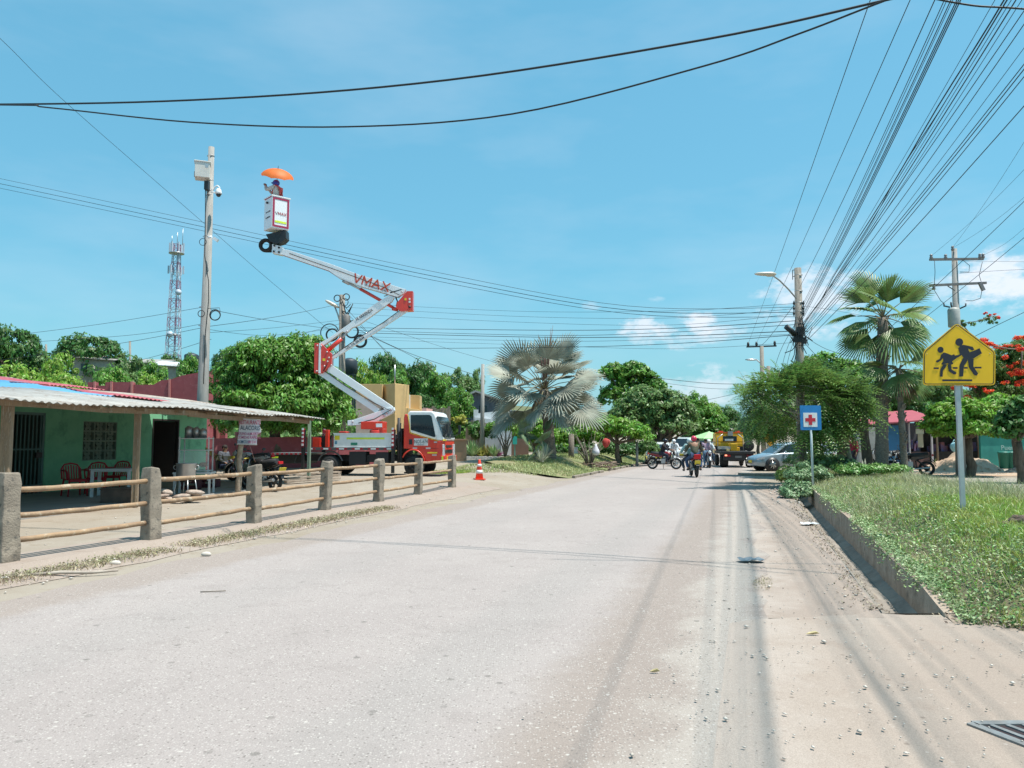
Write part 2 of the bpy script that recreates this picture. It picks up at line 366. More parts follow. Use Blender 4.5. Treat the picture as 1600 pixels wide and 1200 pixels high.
slab_m = gmat('driveway_concrete', ((0.319, 0.257, 0.214), (0.342, 0.281, 0.237), (0.305, 0.241, 0.199)), [(34, .95, (0.446, 0.380, 0.333), .7), (22, .96, (0.148, 0.113, 0.089), .6)], band=[((-.9, -.3), (-.1, .6), (0.402, 0.342, 0.301), .55, 2.0), ((.9, 1.3), (2.0, 2.6), (0.278, 0.223, 0.184), .35, 1.5)], bump=.2)
ditch_m = mat('ditch_concrete', (.30, .26, .22), (.19, .165, .14), 3, .95, bump=.5, c3=(.27, .24, .2), s3=9)
wall_m = mat('retaining_wall_concrete', (.40, .32, .25), (.27, .205, .155), 4, .95, bump=.6, c3=(.17, .135, .105), s3=5)
earth = mat('bed_earth', (.10, .10, .05), (.17, .14, .08), 3, .95, bump=.6)
redearth = gmat('orange_earth', ((.42, .29, .20), (.46, .36, .27), (.35, .23, .15)), [(20, .9, (.5, .44, .38), .8)])
verge_m = gmat('verge_grass_soil', ((.17, .19, .08), (.25, .22, .12), (.12, .15, .06)), [(20, .93, (.36, .3, .22), .8)])
far_m = gmat('far_ground', ((.10, .12, .05), (.16, .15, .08), (.08, .1, .04)))

def sheet(name, svals, yvals, zf, m, hole=None, jit=None, parent=None):
    vs = []; fs = []; ns = len(svals)
    for j, y in enumerate(yvals):
        for i, s in enumerate(svals):
            ss = s + (jit(i, y, ns) if jit else 0)
            x = ss+RS*y; vs.append((x, y, zf(x, y, ss)))
    for j in range(len(yvals)-1):
        for i in range(ns-1):
            if hole and hole((svals[i]+svals[i+1])/2, (yvals[j]+yvals[j+1])/2): continue
            a = j*ns+i; fs.append((a, a+1, a+ns+1, a+ns))
    return npmesh(name, np.array(vs), np.array(fs), m, parent, smooth=True)
def wob(y, k): return .09*math.sin(y*1.7+k)+.06*math.sin(y*4.3+k*2)+.04*math.sin(y*9.1+k*3)
DY0, DY1 = 6.75, 26.0
sv = [-500, -300, -200, -150, -120, -100, -85, -70, -60, -50, -44, -38, -32, -27, -22, -18, -15, -13] + [-12+.5*i for i in range(9)] + [-7.5, -6, -4, -2, 0, 1.1, 1.64, 2.6, 4, 5.4, 6, 6.6, 7.2, 9, 12, 16, 22, 30, 45, 70, 110, 200, 400]
yv = [-30, -12, -5, 0, 3, DY0] + [9, 12, 15, 18, 20] + [21+i for i in range(5)] + [DY1] + [27+i for i in range(20)] + [48, 51, 54, 57, 60, 64, 68, 74, 80, 90, 100, 112, 125, 140, 160, 200, 260, 340, 450, 620, 900]
g = sheet('ground', sv, yv, lambda x, y, s: h(x, y), dirt, hole=lambda s, y: 1.1 < s < 1.64 and DY0 < y < DY1); tag(g, kind='structure')
tag(sheet('hill', [-500, -300, -200, -150, -120, -100, -85, -70, -60, -50, -44, -38, -34], [50, 54, 57, 60, 64, 68, 74, 80, 90, 100, 112, 125, 140, 160, 200, 260, 340, 450, 620, 900], lambda x, y, s: h(x, y)+.02, far_m), kind='structure')
yr = [-12+.35*i for i in range(150)]+[41+2*i for i in range(55)]
tag(sheet('road', [-7.15, -6.4, -5, -3, -1.4, -.8, .1], yr, lambda x, y, s: h(x, y)+.008, road_m, jit=lambda i, y, n: wob(y, 1)*(i == 0)+wob(y, 4)*(i == n-1)), kind='structure')
tag(sheet('road_shoulder', [-.6, 0, .6, 1.1], [6.55+.4*i for i in range(49)], lambda x, y, s: .004+.006*sm((s-.2)/.9), conc_g), kind='structure')
# driveway slab laid across the drain, right foreground
mb = MB(); 
e = [(.0, 6.5), (1.1, 6.72), (2.4, 6.35), (2.9, 6.1), (3.4, 5.7), (3.9, 5.2), (10, -1.0), (14, -6)]+[(-.22, y) for y in [-6+.12*i for i in range(104)]]
mb.prism([(s+RS*y, y, -.10) for s, y in e], (0, 0, .1085)); tag(mb.build('driveway', slab_m, bev=.01), kind='structure')
# the drain: V shaped concrete channel
ch = MB(); ys = [DY0+.001+(DY1-DY0)*i/40 for i in range(41)]
prof = [(1.1, .010), (1.14, -.03), (1.38, -.25), (1.50, -.27), (1.635, -.20)]
vs = []; fs = []
for y in ys:
    for k, (s, z) in enumerate(prof): vs.append((s+RS*y+.012*math.sin(y*5+k), y, z+.012*math.sin(y*3.1+k*2)))
for j in range(40):
    for i in range(4): a = j*5+i; fs.append((a, a+1, a+6, a+5))
ch.add(vs, fs, 0, False); ch.prism([(s+RS*DY0-.003, DY0-.06, z) for s, z in [(1.0, .0), (1.66, .0), (1.66, -.45), (1.0, -.45)]], (0.018, .058, 0)); ch.prism([(s+RS*DY1, DY1, z) for s, z in [(1.0, -.01), (1.9, -.01), (1.9, -.45), (1.0, -.45)]], (0, .1, 0))
tag(ch.build('drain', ditch_m), kind='structure')
# culvert slab at the far end
cv = MB()
for (px, py, dx, dy, dz) in [(1196, 744, 2.6, 1.1, .16)]:
    p = gp(px, py); cv.box((p.x+.4, p.y+.6, .02), (dx, dy, dz), rz=-.15); cv.box((p.x+.7, p.y+.15, -.1), (1.6, .5, .2), rz=-.1)
tag(cv.build('culvert_slab', wall_m, bev=.02), 'broken concrete culvert slab over the drain beside the silver car', 'slab')
# retaining wall
def topz(y): return (.12+.10*float(sm((y-8)/6)))*float(sm((y-6.2)/1.6)) + .008*math.sin(y*1.3)
wl = MB(); vs = []; fs = []; ys = [6.35+.4*i for i in range(50)]
for y in ys:
    j_ = .004*math.sin(y*7)+.005*math.sin(y*13)
    z = topz(y)
    for s, zz in ((1.62, -.5), (1.62+j_, -.1), (1.63+j_, z), (1.77, z+.008), (1.80, z-.02), (1.80, -.5)): vs.append((s+RS*y, y, zz))
for j in range(49):
    for i in range(5): a = j*6+i; fs.append((a, a+1, a+7, a+6))
fs.append((0, 1, 2, 3, 4, 5)); fs.append(tuple(49*6+i for i in range(6)))
wl.add(vs, fs, 0, False); tag(wl.build('retaining_wall', wall_m), 'low stained concrete retaining wall between the drain and the grass bed', 'wall')
# planting bed
def SR(y): return 5.0+max(0, y-20)*.11-max(0, 9-y)*.12
def bedz(s, y):
    z = topz(y)-.02 + .40*float(sm((s-1.76)/1.0))*(1-.62*float(sm((y-11)/9)))
    f = float(sm((y-5.25-max(0, 3.0-s)*.55)/1.5))*float(sm((SR(y)+.5-s)/1.0))*float(sm((32.5-y)/4))
    return z*f-.03*(1-f)**3 + .015*math.sin(s*5+y*3)*f
bs = [1.96, 2.1, 2.3, 2.6, 3, 3.5, 4, 4.4, 4.7, 5, 5.3, 5.6, 6, 6.5]
vs = []; fs = []; ys = [5.3+.5*i for i in range(56)]
for y in ys:
    for k in range(13):
        s = 1.79+(SR(y)+.7-1.79)*k/12; vs.append((s+RS*y, y, bedz(s, y)+.004))
for j in range(55):
    for i in range(12): a = j*13+i; fs.append((a, a+1, a+14, a+13))
tag(npmesh('planting_bed', np.array(vs), np.array(fs), earth, smooth=True), kind='structure')
# side dirt lane to the right
tag(sheet('side_lane', [6.6, 7.5, 9, 12, 20, 34], [3+1.5*i for i in range(18)], lambda x, y, s: h(x, y)+.005, gmat('lane_dust', ((.30, .27, .235), (.33, .30, .26), (.27, .235, .20)), [(30, .9, (.38, .34, .3), .8)]), jit=lambda i, y, n: wob(y, 2)), kind='structure')
tag(sheet('bare_earth', [7.2, 8, 9, 11, 14, 20, 34], [30.3+.5*i for i in range(12)], lambda x, y, s: h(x, y)+.01, redearth, jit=lambda i, y, n: wob(y, 7)), kind='structure')
# grassy verge island left of the road, with its soil
def vz(x, y, s): return h(x, y)+.008+.16*float(sm((-7.45-s)/1.3))*float(sm((s+13.4)/1.2))*float(sm((y-31)/3))
def verge(name, s0, s1, y0, y1, m):
    n = 12; vs = []; fs = []; ys = [y0+(y1-y0)*i/40 for i in range(41)]
    for y in ys:
        t = (y-y0)/(y1-y0); wdt = min(1, math.sqrt(max(0, t)*6))*min(1, math.sqrt(max(0, 1-t)*8))
        for k in range(n+1):
            s = s1+(s0-s1)*wdt*k/n+wob(y, 3)*.8; x = s+RS*y; vs.append((x, y, vz(x, y, s)))
    for j in range(40):
        for i in range(n): a = j*(n+1)+i; fs.append((a, a+1, a+n+2, a+n+1))
    return tag(npmesh(name, np.array(vs), np.array(fs), m, smooth=True), kind='structure')
verge('verge', -13.4, -7.45, 31.0, 72, verge_m)
kb = MB()
for i in range(34):
    y = 31.2+i*1.0
    if i in (6, 7, 14): continue
    kb.box((-7.3+RS*(y+.45)+.05*math.sin(i*3), y+.45, h(-7.3+RS*y, y)+.04), (.14, .98, .13), rz=-math.atan(RS)+.03*math.sin(i*5))
tag(kb.build('kerb', concrete, bev=.015), kind='structure')
# strip of raised kerb soil under the fence
fs_ = MB(); vs = []; fs = []; ys = [-4+.4*i for i in range(72)]
for y in ys:
    for s, z in ((-7.62, .006), (-7.8, .03), (-8.3, .055), (-8.38, .11), (-9.15, .115), (-9.2, .003)):
        ss = s+wob(y, s)*(.5 if s > -8 else .08) - max(0, y-10)*.028; x = ss+RS*y; vs.append((x, y, z+h(x, y)))
for j in range(71):
    for i in range(5): a = j*6+i; fs.append((a, a+1, a+7, a+6))
fs_.add(vs, fs); tag(fs_.build('kerb_strip', conc_g), kind='structure')
# storm drain grate, bottom right
gr = empty('storm_drain_grate', (0, 0, 0), label='rusty metal storm drain grate set in the concrete at bottom right', cat='drain grate')
A = gp(1516, 1136); A.z = .009
gv = Vector((.36, -1, 0)).normalized(); gu = Vector((1, .02, 0)).normalized()
p0 = A
gm = mat('grate_metal', (.30, .31, .31), (.20, .19, .18), 9, .6, .5)
pit_shade = MB(); pit_shade.prism([p0+gu*.03+gv*.03, p0+gu*1.0+gv*.03, p0+gu*1.0+gv*.6, p0+gu*.03+gv*.6], (0, 0, .002)); pit_shade.build('pit_shade', flat('pit_shade_dark', (.035, .02, .022), .9), gr)  # thin dark sheet, its colour stands in for the shade below the bars
fr = MB(); up = Vector((0, 0, .005))
fr.beam(p0+up+gv*.3+gu*.01, p0+up+gv*.3+gu*.01+gv*.001, .01, .01)
for a, b in ((p0, p0+gv*.62), (p0+gu*.02, p0+gu*1.0), (p0+gv*.62, p0+gv*.62+gu)): fr.beam(a+up, b+up, .05, .010)
fr.build('frame', gm, gr)
for i in range(11): b = MB(); q = p0+gu*(.085+i*.085)+up; b.beam(q+gv*.03, q+gv*.6, .028, .008); b.build('bar', gm, gr)

# ---------------------------------------------------------------- foliage library
def leaf_quads(P, T, B, Ln, Wd):
    n = len(P); V = np.empty((n, 4, 3)); Ln = np.asarray(Ln).reshape(-1, 1); Wd = np.asarray(Wd).reshape(-1, 1)
    V[:, 0] = P-T*Ln/2; V[:, 1] = P+B*Wd/2; V[:, 2] = P+T*Ln/2; V[:, 3] = P-B*Wd/2
    return V.reshape(-1, 3), np.arange(n*4).reshape(-1, 4)
def unit(a): return a/np.maximum(1e-9, np.linalg.norm(a, axis=-1, keepdims=True))
def clumps(ells, ncl, rc, nl, rng, droop=.35, fill=.25):
    """leaf positions/normals over clumps set on a union of ellipsoids"""
    E = np.array(ells, float); wgt = (E[:, 3]*E[:, 4]+E[:, 4]*E[:, 5]+E[:, 3]*E[:, 5]); wgt /= wgt.sum()
    idx = rng.choice(len(E), ncl, p=wgt); D = unit(rng.normal(size=(ncl, 3))); D[:, 2] = np.where(D[:, 2] < -.25, -D[:, 2]*.6, D[:, 2]); D = unit(D)
    rad = np.where(rng.random(ncl) < fill, rng.uniform(.3, .75, ncl), rng.uniform(.82, 1.0, ncl))[:, None]
    Cc = E[idx, :3]+D*E[idx, 3:]*rad
    r = rc*rng.uniform(.6, 1.35, ncl)
    k = rng.integers(0, ncl, nl); d = unit(rng.normal(size=(nl, 3))); d[:, 2] = np.where(d[:, 2] < -.1, d[:, 2]*-rng.choice([1, -.7], nl), d[:, 2]); d = unit(d)
    P = Cc[k]+d*(r[k]*rng.uniform(.45, 1.1, nl))[:, None]*np.array([1.1, 1.1, .8])
    nrm = unit(d*.9+D[k]*.3+rng.normal(size=(nl, 3))*.45+np.array([0, 0, .35]))
    t = rng.normal(size=(nl, 3)); t[:, 2] -= droop*2.5; t = t-nrm*(t*nrm).sum(1, keepdims=True); t = unit(t)
    return P, t, np.cross(nrm, t)
def foliage(name, ells, ncl, rc, nl, ls, m, parent=None, seed=1, asp=.45, droop=.35, fill=.25):
    rng = np.random.default_rng(seed); P, t, b = clumps(ells, ncl, rc, nl, rng, droop, fill)
    ln = ls*rng.uniform(.6, 1.35, nl); V, Q = leaf_quads(P, t, b, ln, ln*asp)
    return npmesh(name, V, Q, m, parent)
def limbs(mb, base, ends, r0, rng, fork=.45):
    base = Vector(base)
    for e_ in ends:
        e_ = Vector(e_); k = 6; pts = []
        for i in range(k+1):
            t = i/k; p = base.lerp(e_, t); p += Vector((rng.normal(), rng.normal(), 0))*.05*(e_-base).length*math.sin(t*math.pi)
            pts.append(p)
        mb.tube(pts, [r0*(1-.8*i/k) for i in range(k+1)], 6)
def tree(name, label, cat, loc, ells, trunk_h, tr, ncl, rc, nl, ls, m, seed=1, asp=.45, droop=.35, bm=None, group=None, lean=(0, 0), fill=.25, rz=0):
    rng = np.random.default_rng(seed+100); root = empty(name, loc, rz, label, cat, group)
    t = MB(); top = Vector((lean[0], lean[1], trunk_h))
    pts = [Vector((top.x*k/5, top.y*k/5, -.3+(trunk_h+.3)*k/5))+Vector((rng.normal(), rng.normal(), 0))*tr*.25 for k in range(6)]
    t.tube(pts, [tr*(1.35-.5*k/5)*(1.25 if k == 0 else 1) for k in range(6)], 9)
    E = ells; ends = [(e_[0]+rng.normal()*e_[3]*.35, e_[1]+rng.normal()*e_[4]*.35, e_[2]+e_[5]*rng.uniform(-.1, .5)) for e_ in E for _ in range(3)]
    limbs(t, pts[-1], ends, tr*.55, rng)
    t.build('trunk', bm or bark, root)
    foliage('crown', ells, ncl, rc, nl, ls, m, root, seed, asp, droop, fill)
    return root
# fan palm leaf: pleated segments from a hub
def fan_leaf(V, Fc, hub, dirv, upv, Rl, arc, nseg, rng, droop=.25, fused=.55, cup=.25):
    d = dirv.normalized(); u = (upv-d*upv.dot(d)).normalized(); s = d.cross(u)   # leaf plane spanned by d,s ; u = leaf normal
    for k in range(nseg):
        a = -arc/2+arc*(k+.5)/nseg; da = arc/nseg*.5*1.04
        L_ = Rl*(1-.22*abs(a/(arc/2))**2)*rng.uniform(.92, 1.06)
        def pt(r, ang, hh):
            v = d*math.cos(ang)+s*math.sin(ang)
            p = hub+v*r+u*(hh + cup*r*(math.sin(abs(ang))**2)*.5)
            p.z -= droop*(r/Rl)**2.3*Rl
            return p
        rf = L_*fused; b = len(V)
        V += [hub, pt(rf, a-da, -.0), pt(rf, a, .05*Rl), pt(rf, a+da, -.0),
              pt(L_*.82, a-da*.42, 0), pt(L_*.82, a, .02*Rl), pt(L_*.82, a+da*.42, 0), pt(L_, a+rng.uniform(-.01, .01), -.03*Rl)]
        Fc += [(b, b+1, b+2), (b, b+2, b+3), (b+1, b+4, b+5), (b+1, b+5, b+2), (b+2, b+5, b+6), (b+2, b+6, b+3), (b+4, b+7, b+5), (b+5, b+7, b+6)]
def fan_palm(name, label, loc, trunk_h, tr, leaves, m, seed, group=None, nseg=34, trunk_mat=None, lean=(0, 0), skirt=0, spears=0, fus=.5):
    """leaves: list of (azimuth, elevation, petiole, fan radius, arc, droop)"""
    rng = np.random.default_rng(seed); root = empty(name, loc, 0, label, 'palm tree', group)
    t = MB(); top = Vector((lean[0], lean[1], trunk_h)); k = 14
    pts = [Vector((top.x*(i/k)**1.3, top.y*(i/k)**1.3, -.3+(trunk_h+.3)*i/k)) for i in range(k+1)]
    t.tube(pts, [tr*(1.3 if i == 0 else 1.0+.08*(i % 2))*(1-.25*i/k) for i in range(k+1)], 10)
    for i in range(int(trunk_h*9)):     # old leaf bases
        z = trunk_h*(.25+.75*rng.random()); a = rng.uniform(0, 6.28); q = z/trunk_h
        c = Vector((top.x*q**1.3, top.y*q**1.3, z)); d = Vector((math.cos(a), math.sin(a), 0))
        t.beam(c+d*tr*.7, c+d*tr*1.35+Vector((0, 0, .16)), .07, .03)
    t.build('trunk', trunk_mat or gbark, root)
    V = []; Fc = []; pt_ = MB()
    for (azm, elv, pl, Rl, arc, dr) in leaves:
        d = Vector((math.cos(azm)*math.cos(elv), math.sin(azm)*math.cos(elv), math.sin(elv)))
        hub = top+d*pl; hub.z -= .12*pl*max(0, math.cos(elv)); mid = top+d*pl*.5
        pt_.tube([top, mid, hub], [.03, .022, .016], 5)
        d2 = (hub-mid).normalized(); sidev = d2.cross(Vector((0, 0, 1))).normalized() if abs(d2.z) < .97 else Vector((1, 0, 0))
        upv = sidev.cross(d2)+Vector((rng.normal()*.35, rng.normal()*.35, .1)) + sidev*rng.uniform(-.9, .9)
        fan_leaf(V, Fc, hub, d2, upv, Rl, arc, nseg, rng, dr, fus+.1*rng.random())
    for i in range(spears):
        a = rng.uniform(0, 6.28); tip = top+Vector((math.cos(a)*.25*rng.random(), math.sin(a)*.2, rng.uniform(1.6, 3.0)*trunk_h/2.4*.8))
        pt_.tube([top, top.lerp(tip, .5), tip], [.05, .035, .004], 5)
    pt_.build('petioles', mat('petiole', (.22, .19, .11), (.16, .15, .08), 3), root)
    npmesh('fronds', np.array([tuple(v) for v in V]), np.array(Fc), m, root)
    if skirt:
        V = []; Fc = []
        for i in range(skirt):
            a = rng.uniform(0, 6.28); d = Vector((math.cos(a)*.5, math.sin(a)*.5, -.85)); hub = top+d*.45
            fan_leaf(V, Fc, hub, d, Vector((math.cos(a), math.sin(a), .4)), rng.uniform(.7, 1.1), 1.6, 16, rng, .1, .5)
        npmesh('dead_fronds', np.array([tuple(v) for v in V]), np.array(Fc), PD, root)
    return root
# ---------------------------------------------------------------- fence along the road
posts = [(8, 893), (235, 855), (396, 827), (507, 805), (591, 791), (653, 779), (706, 767)]
lab = ['weathered concrete fence post cut by the left edge of the photo', 'concrete fence post in front of the food stall, second from the left', 'concrete fence post right of the trunk post with the banner', 'concrete fence post in front of the truck tail', 'concrete fence post below the white truck chest', 'concrete fence post in front of the truck front wheel', 'last concrete fence post at the far end, beside the truck cab']
PB = [gp(*p) for p in posts]
for p in PB: p.z = .1
d01 = (PB[1]-PB[0]); PB.insert(0, PB[0]-d01*1.02)
lab.insert(0, None); fence_root = None
hts = [1.02, 1.06, 1.04, 1.01, 1.02, 1.0, .98, 1.0]
for i, p in enumerate(PB):
    if i == 0: continue
    a = math.atan2((PB[min(i+1, 7)]-PB[i-1]).y, (PB[min(i+1, 7)]-PB[i-1]).x)
    mb = MB(); hh = hts[i]
    n = 8; vs = []; fs = []; rng = random.Random(i)
    for k in range(n+1):
        z = -.1+(hh+.1)*k/n; tp = 1 if k < n else .86
        for (sx, sy) in ((-1, -1), (1, -1), (1, 1), (-1, 1)):
            vs.append((sx*.108*tp+rng.uniform(-.011, .011), sy*.095*tp+rng.uniform(-.011, .011), z+(rng.uniform(-.035, .025) if k == n else 0)))
    for k in range(n):
        for j in range(4): fs.append((k*4+j, k*4+(j+1) % 4, k*4+4+(j+1) % 4, k*4+4+j))
    fs += [(3, 2, 1, 0), (n*4, n*4+1, n*4+2, n*4+3)]
    mb.add(vs, fs); o = mb.build('fence_post', concrete, bev=.018); o.location = (p.x, p.y, .09); o.rotation_euler = (rng.uniform(-.03, .03), rng.uniform(-.035, .035), a+rng.uniform(-.12, .12))
    tag(o, lab[i], 'fence post', 'concrete posts of the roadside fence')
rn = ['top', 'middle', 'bottom']
spn = ['left of the post in front of the stall', 'between the stall post and the trunk post', 'in front of the parked motorcycle', 'in front of the truck rear wheels', 'below the white truck chest', 'in front of the truck cab']
for i in range(7):
    a, b = PB[i], PB[i+1]; d = (b-a).normalized()
    for k, z in enumerate((.90, .60, .30)):
        rng = random.Random(i*3+k); pts = []; 
        z0 = z+rng.uniform(-.02, .02); z1 = z+rng.uniform(-.02, .02)
        for j in range(9):
            t = j/8; q = (a+d*.09).lerp(b-d*.09, t); pts.append(Vector((q.x, q.y, .04+z0+(z1-z0)*t-.006*math.sin(math.pi*t)+.004*math.sin(j*2.3+i+k))))
        mb = MB(); mb.tube(pts, [.034*(1+.03*math.sin(j*2+k)) for j in range(9)], 10)
        if i == 0: continue
        tag(mb.build('fence_rail', bamboo), '%s bamboo fence rail %s' % (rn[k], spn[i-1]), 'fence rail', 'bamboo rails of the roadside fence')
# ---------------------------------------------------------------- restaurant house with canopy
SL = .212; nn = math.hypot(1, SL)
dE = Vector((SL, 1, 0))/nn; nE = Vector((-1, SL, 0))/nn; E0 = Vector((-8.1+SL*(17.35-17.35), 17.35, 0))
RZ0, RSL = 2.26, .118
def Ep(t, d, z=0): 
    q = E0+dE*t+nE*d; return Vector((q.x, q.y, z))
def roofz(d): return RZ0+RSL*d
def rp(px, py):
    r = ray(px, py); r = r/r.y; a = -E0.dot(nE); b = Vector((r.x, r.y, 0)).dot(nE)
    Y = (CAMZ-RZ0-RSL*a)/(RSL*b-r.z); q = Vector((r.x, r.y, 0))*Y
    return (q-E0).dot(dE), (q-E0).dot(nE)
house = empty('restaurant_house', tuple(Ep(0, 5.8)), label='green restaurant house with a grille gate and breeze-block window', cat='house')
hin = Matrix.Translation(-Vector(house.location))
WD = 5.75
def hmb():
    m = MB(); m.M = hin; return m
green = mat('green_wall', (.22, .55, .33), (.18, .48, .28), 2.5, .85, bump=.2, c3=(.13, .36, .21), s3=1.3)
green_d = flat('green_frame', (.03, .10, .05), .7)
def wp(px, py, off=0):
    r = ray(px, py); r = r/r.y; b = Vector((r.x, r.y, 0)).dot(nE); Y = (WD-off+E0.dot(nE))/b
    q = Vector((r.x, r.y, 0))*Y; return (q-E0).dot(dE), CAMZ+r.z*Y
tR = wp(322, 700)[0]
t_g0, t_g1 = wp(14, 700)[0], wp(70, 700)[0]; t_w0, t_w1 = wp(129, 700)[0], wp(182, 700)[0]; t_d0, t_d1 = wp(237, 700)[0], wp(279, 700)[0]
zg = wp(45, 644)[1]; zw0, zw1 = wp(155, 719)[1], wp(155, 659)[1]; zd = wp(258, 655)[1]
m = hmb()
def wbox(t0, t1, z0, z1, d0, d1, mm=None, mi=0):
    (mm or m).prism([Ep(t0, d0, z0), Ep(t1, d0, z0), Ep(t1, d0, z1), Ep(t0, d0, z1)], nE*(d1-d0), mi)
ZT = 2.82
wbox(-9, t_g0, 0, ZT, WD, WD+.15); wbox(t_g0, t_g1, zg, ZT, WD, WD+.15); wbox(t_g1, t_w0, 0, ZT, WD, WD+.15)
wbox(t_w0, t_w1, 0, zw0, WD, WD+.15); wbox(t_w0, t_w1, zw1, ZT, WD, WD+.15); wbox(t_w1, t_d0, 0, ZT, WD, WD+.15)
wbox(t_d0, t_d1, zd, ZT, WD, WD+.15); wbox(t_d1, tR, 0, ZT, WD, WD+.15); wbox(tR-.15, tR, 0, ZT, WD+.15, WD+8); wbox(-9, tR, 0, ZT, WD+8, WD+8.15)
m.build('wall', green, house)
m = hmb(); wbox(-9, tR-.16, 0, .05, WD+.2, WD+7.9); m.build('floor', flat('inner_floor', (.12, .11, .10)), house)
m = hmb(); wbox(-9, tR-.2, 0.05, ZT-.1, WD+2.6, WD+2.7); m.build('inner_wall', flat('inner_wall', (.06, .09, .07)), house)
# breeze-block window
m = hmb(); nc, nr = 3, 4; dt = (t_w1-t_w0)/nc; dz = (zw1-zw0)/nr
for i in range(nc+1): wbox(t_w0+i*dt-.03, t_w0+i*dt+.03, zw0, zw1, WD+.01, WD+.12)
for j in range(nr+1): wbox(t_w0, t_w1, zw0+j*dz-.03, zw0+j*dz+.03, WD+.015, WD+.115)
for i in range(nc):
    for j in range(nr):
        c = Ep(t_w0+(i+.5)*dt, WD+.06, zw0+(j+.5)*dz); rr = min(dt, dz)*.34
        for k in range(4):
            a = k*math.pi/2+.785; e_ = c+dE*math.cos(a)*rr*1.5+Vector((0, 0, math.sin(a)*rr*1.5)); s_ = c+dE*math.cos(a)*rr*.45+Vector((0, 0, math.sin(a)*rr*.45)); m.beam(s_, e_, .10, .035, up=nE)
        for k in range(8):
            a = k*math.pi/4; b = (k+1)*math.pi/4
            m.beam(c+dE*math.cos(a)*rr*.5+Vector((0, 0, math.sin(a)*rr*.5)), c+dE*math.cos(b)*rr*.5+Vector((0, 0, math.sin(b)*rr*.5)), .10, .03, up=nE)
m.build('window', flat('breeze_block', (.20, .26, .20), .9), house)
# grille gate
m = hmb(); gt = flat('gate_metal', (.14, .24, .22), .6, .2)
wbox(t_g0, t_g0+.07, 0.05, zg, WD+.02, WD+.07); wbox(t_g1-.07, t_g1, .05, zg, WD+.02, WD+.07); wbox(t_g0, t_g1, zg-.07, zg, WD+.02, WD+.07)
for k in (.12, .55): wbox(t_g0, t_g1, zg*k, zg*k+.04, WD+.03, WD+.06)
for k in range(1, 9): tt = t_g0+(t_g1-t_g0)*k/9; wbox(tt-.012, tt+.012, .05, zg, WD+.025, WD+.055)
gate = m.build('gate', gt, house); m = hmb(); wbox(t_g1-.28, t_g1-.08, 1.05, 1.2, WD-.0, WD+.05); m.build('lock', blackm, gate)
# open dark doorway with a frame and half-open door leaf
m = hmb(); wbox(t_d0, t_d0+.06, 0.05, zd, WD-.01, WD+.14); wbox(t_d1-.06, t_d1, .05, zd, WD-.01, WD+.14); wbox(t_d0+.06, t_d1-.06, zd-.06, zd, WD-.01, WD+.14)
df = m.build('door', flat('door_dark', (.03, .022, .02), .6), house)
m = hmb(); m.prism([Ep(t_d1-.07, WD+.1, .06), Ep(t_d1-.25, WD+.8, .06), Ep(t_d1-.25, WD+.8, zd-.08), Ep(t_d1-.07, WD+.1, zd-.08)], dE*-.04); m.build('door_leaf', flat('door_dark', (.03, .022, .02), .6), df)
# low cement floor slab under the canopy
m = MB(); wbox(-9.0, tR+.6, -.02, .085, .75, WD-.01); wbox(-5, 1.0, -.02, .14, WD-1.1, WD-.012); tag(m.build('patio_floor', mat('patio_cement', (.36, .33, .30), (.28, .26, .24), 2, .8), bev=.01), kind='structure')
# roof sheets
def corr(name, m_, tl, tr_, d0f, d1f, lift=0, par=None, amp=.018, wl=.19, rag=.05, seed=0):
    n = int((tr_-tl)/wl*6); vs = []; fs = []; rng = random.Random(seed); sh = 0
    for i in range(n+1):
        t = tl+(tr_-tl)*i/n; zz = amp*math.sin(2*math.pi*t/wl)+.03*math.sin(t*.9+seed)
        if i % 30 == 0: sh = rng.uniform(-rag, rag)
        for k in range(4):
            q = k/3; d = d0f(t)+(d1f(t)-d0f(t))*q + (sh if k in (0, 3) else 0)
            vs.append(tuple(Ep(t, d, roofz(d)+zz+lift+.02*math.sin(d*2+t*.6))))
    for i in range(n):
        for k in range(3): a = i*4+k; fs.append((a, a+4, a+5, a+1))
    V = np.array(vs)
    if par: V -= np.array(par.location)
    o = npmesh(name, V, np.array(fs), m_, par, smooth=True)
    so_ = o.modifiers.new('solid', 'SOLIDIFY'); so_.thickness = .008
    return o
def lin(pts):
    xs = [p[0] for p in pts]; ys = [p[1] for p in pts]; return lambda t: float(np.interp(t, xs, ys))
zinc = mat('zinc_sheet', (.38, .365, .34), (.27, .255, .235), 1.6, .65, .05, c3=(.20, .14, .10), s3=2.6)
rust = mat('rusty_sheet', (.33, .25, .20), (.45, .42, .38), 1.5, .7, .1, c3=(.25, .13, .08), s3=4)
redsh = mat('red_sheet', (.42, .08, .10), (.33, .07, .09), 2, .5, c3=(.5, .2, .2), s3=6)
bluesh = mat('blue_sheet', (.08, .26, .46), (.11, .31, .50), 2, .5)
wu = lin(sorted(rp(*p) for p in [(-150, 600), (0, 609), (57, 614), (127, 617.5), (195, 623.5), (240, 627), (300, 634), (330, 639)]))
bu = lin(sorted(rp(*p) for p in [(-150, 585), (0, 599), (60, 605), (114, 612.5), (131, 617)]))
ru = lin(sorted(rp(*p) for p in [(-150, 578), (0, 593), (75, 605), (150, 615), (200, 622), (250, 631)]))
tE = rp(507, 655)[0]
tB = rp(131, 617)[0]; tRd = rp(240, 628)[0]
can = empty('canopy', tuple(Ep(0, 0)), label='lean-to canopy of pale corrugated sheets on rough wooden posts', cat='canopy')
corr('roof_sheet', zinc, -9, tE-3.2, lambda t: -.05, lambda t: 3.95+.25*math.sin(t*.8), .03, can, seed=1)
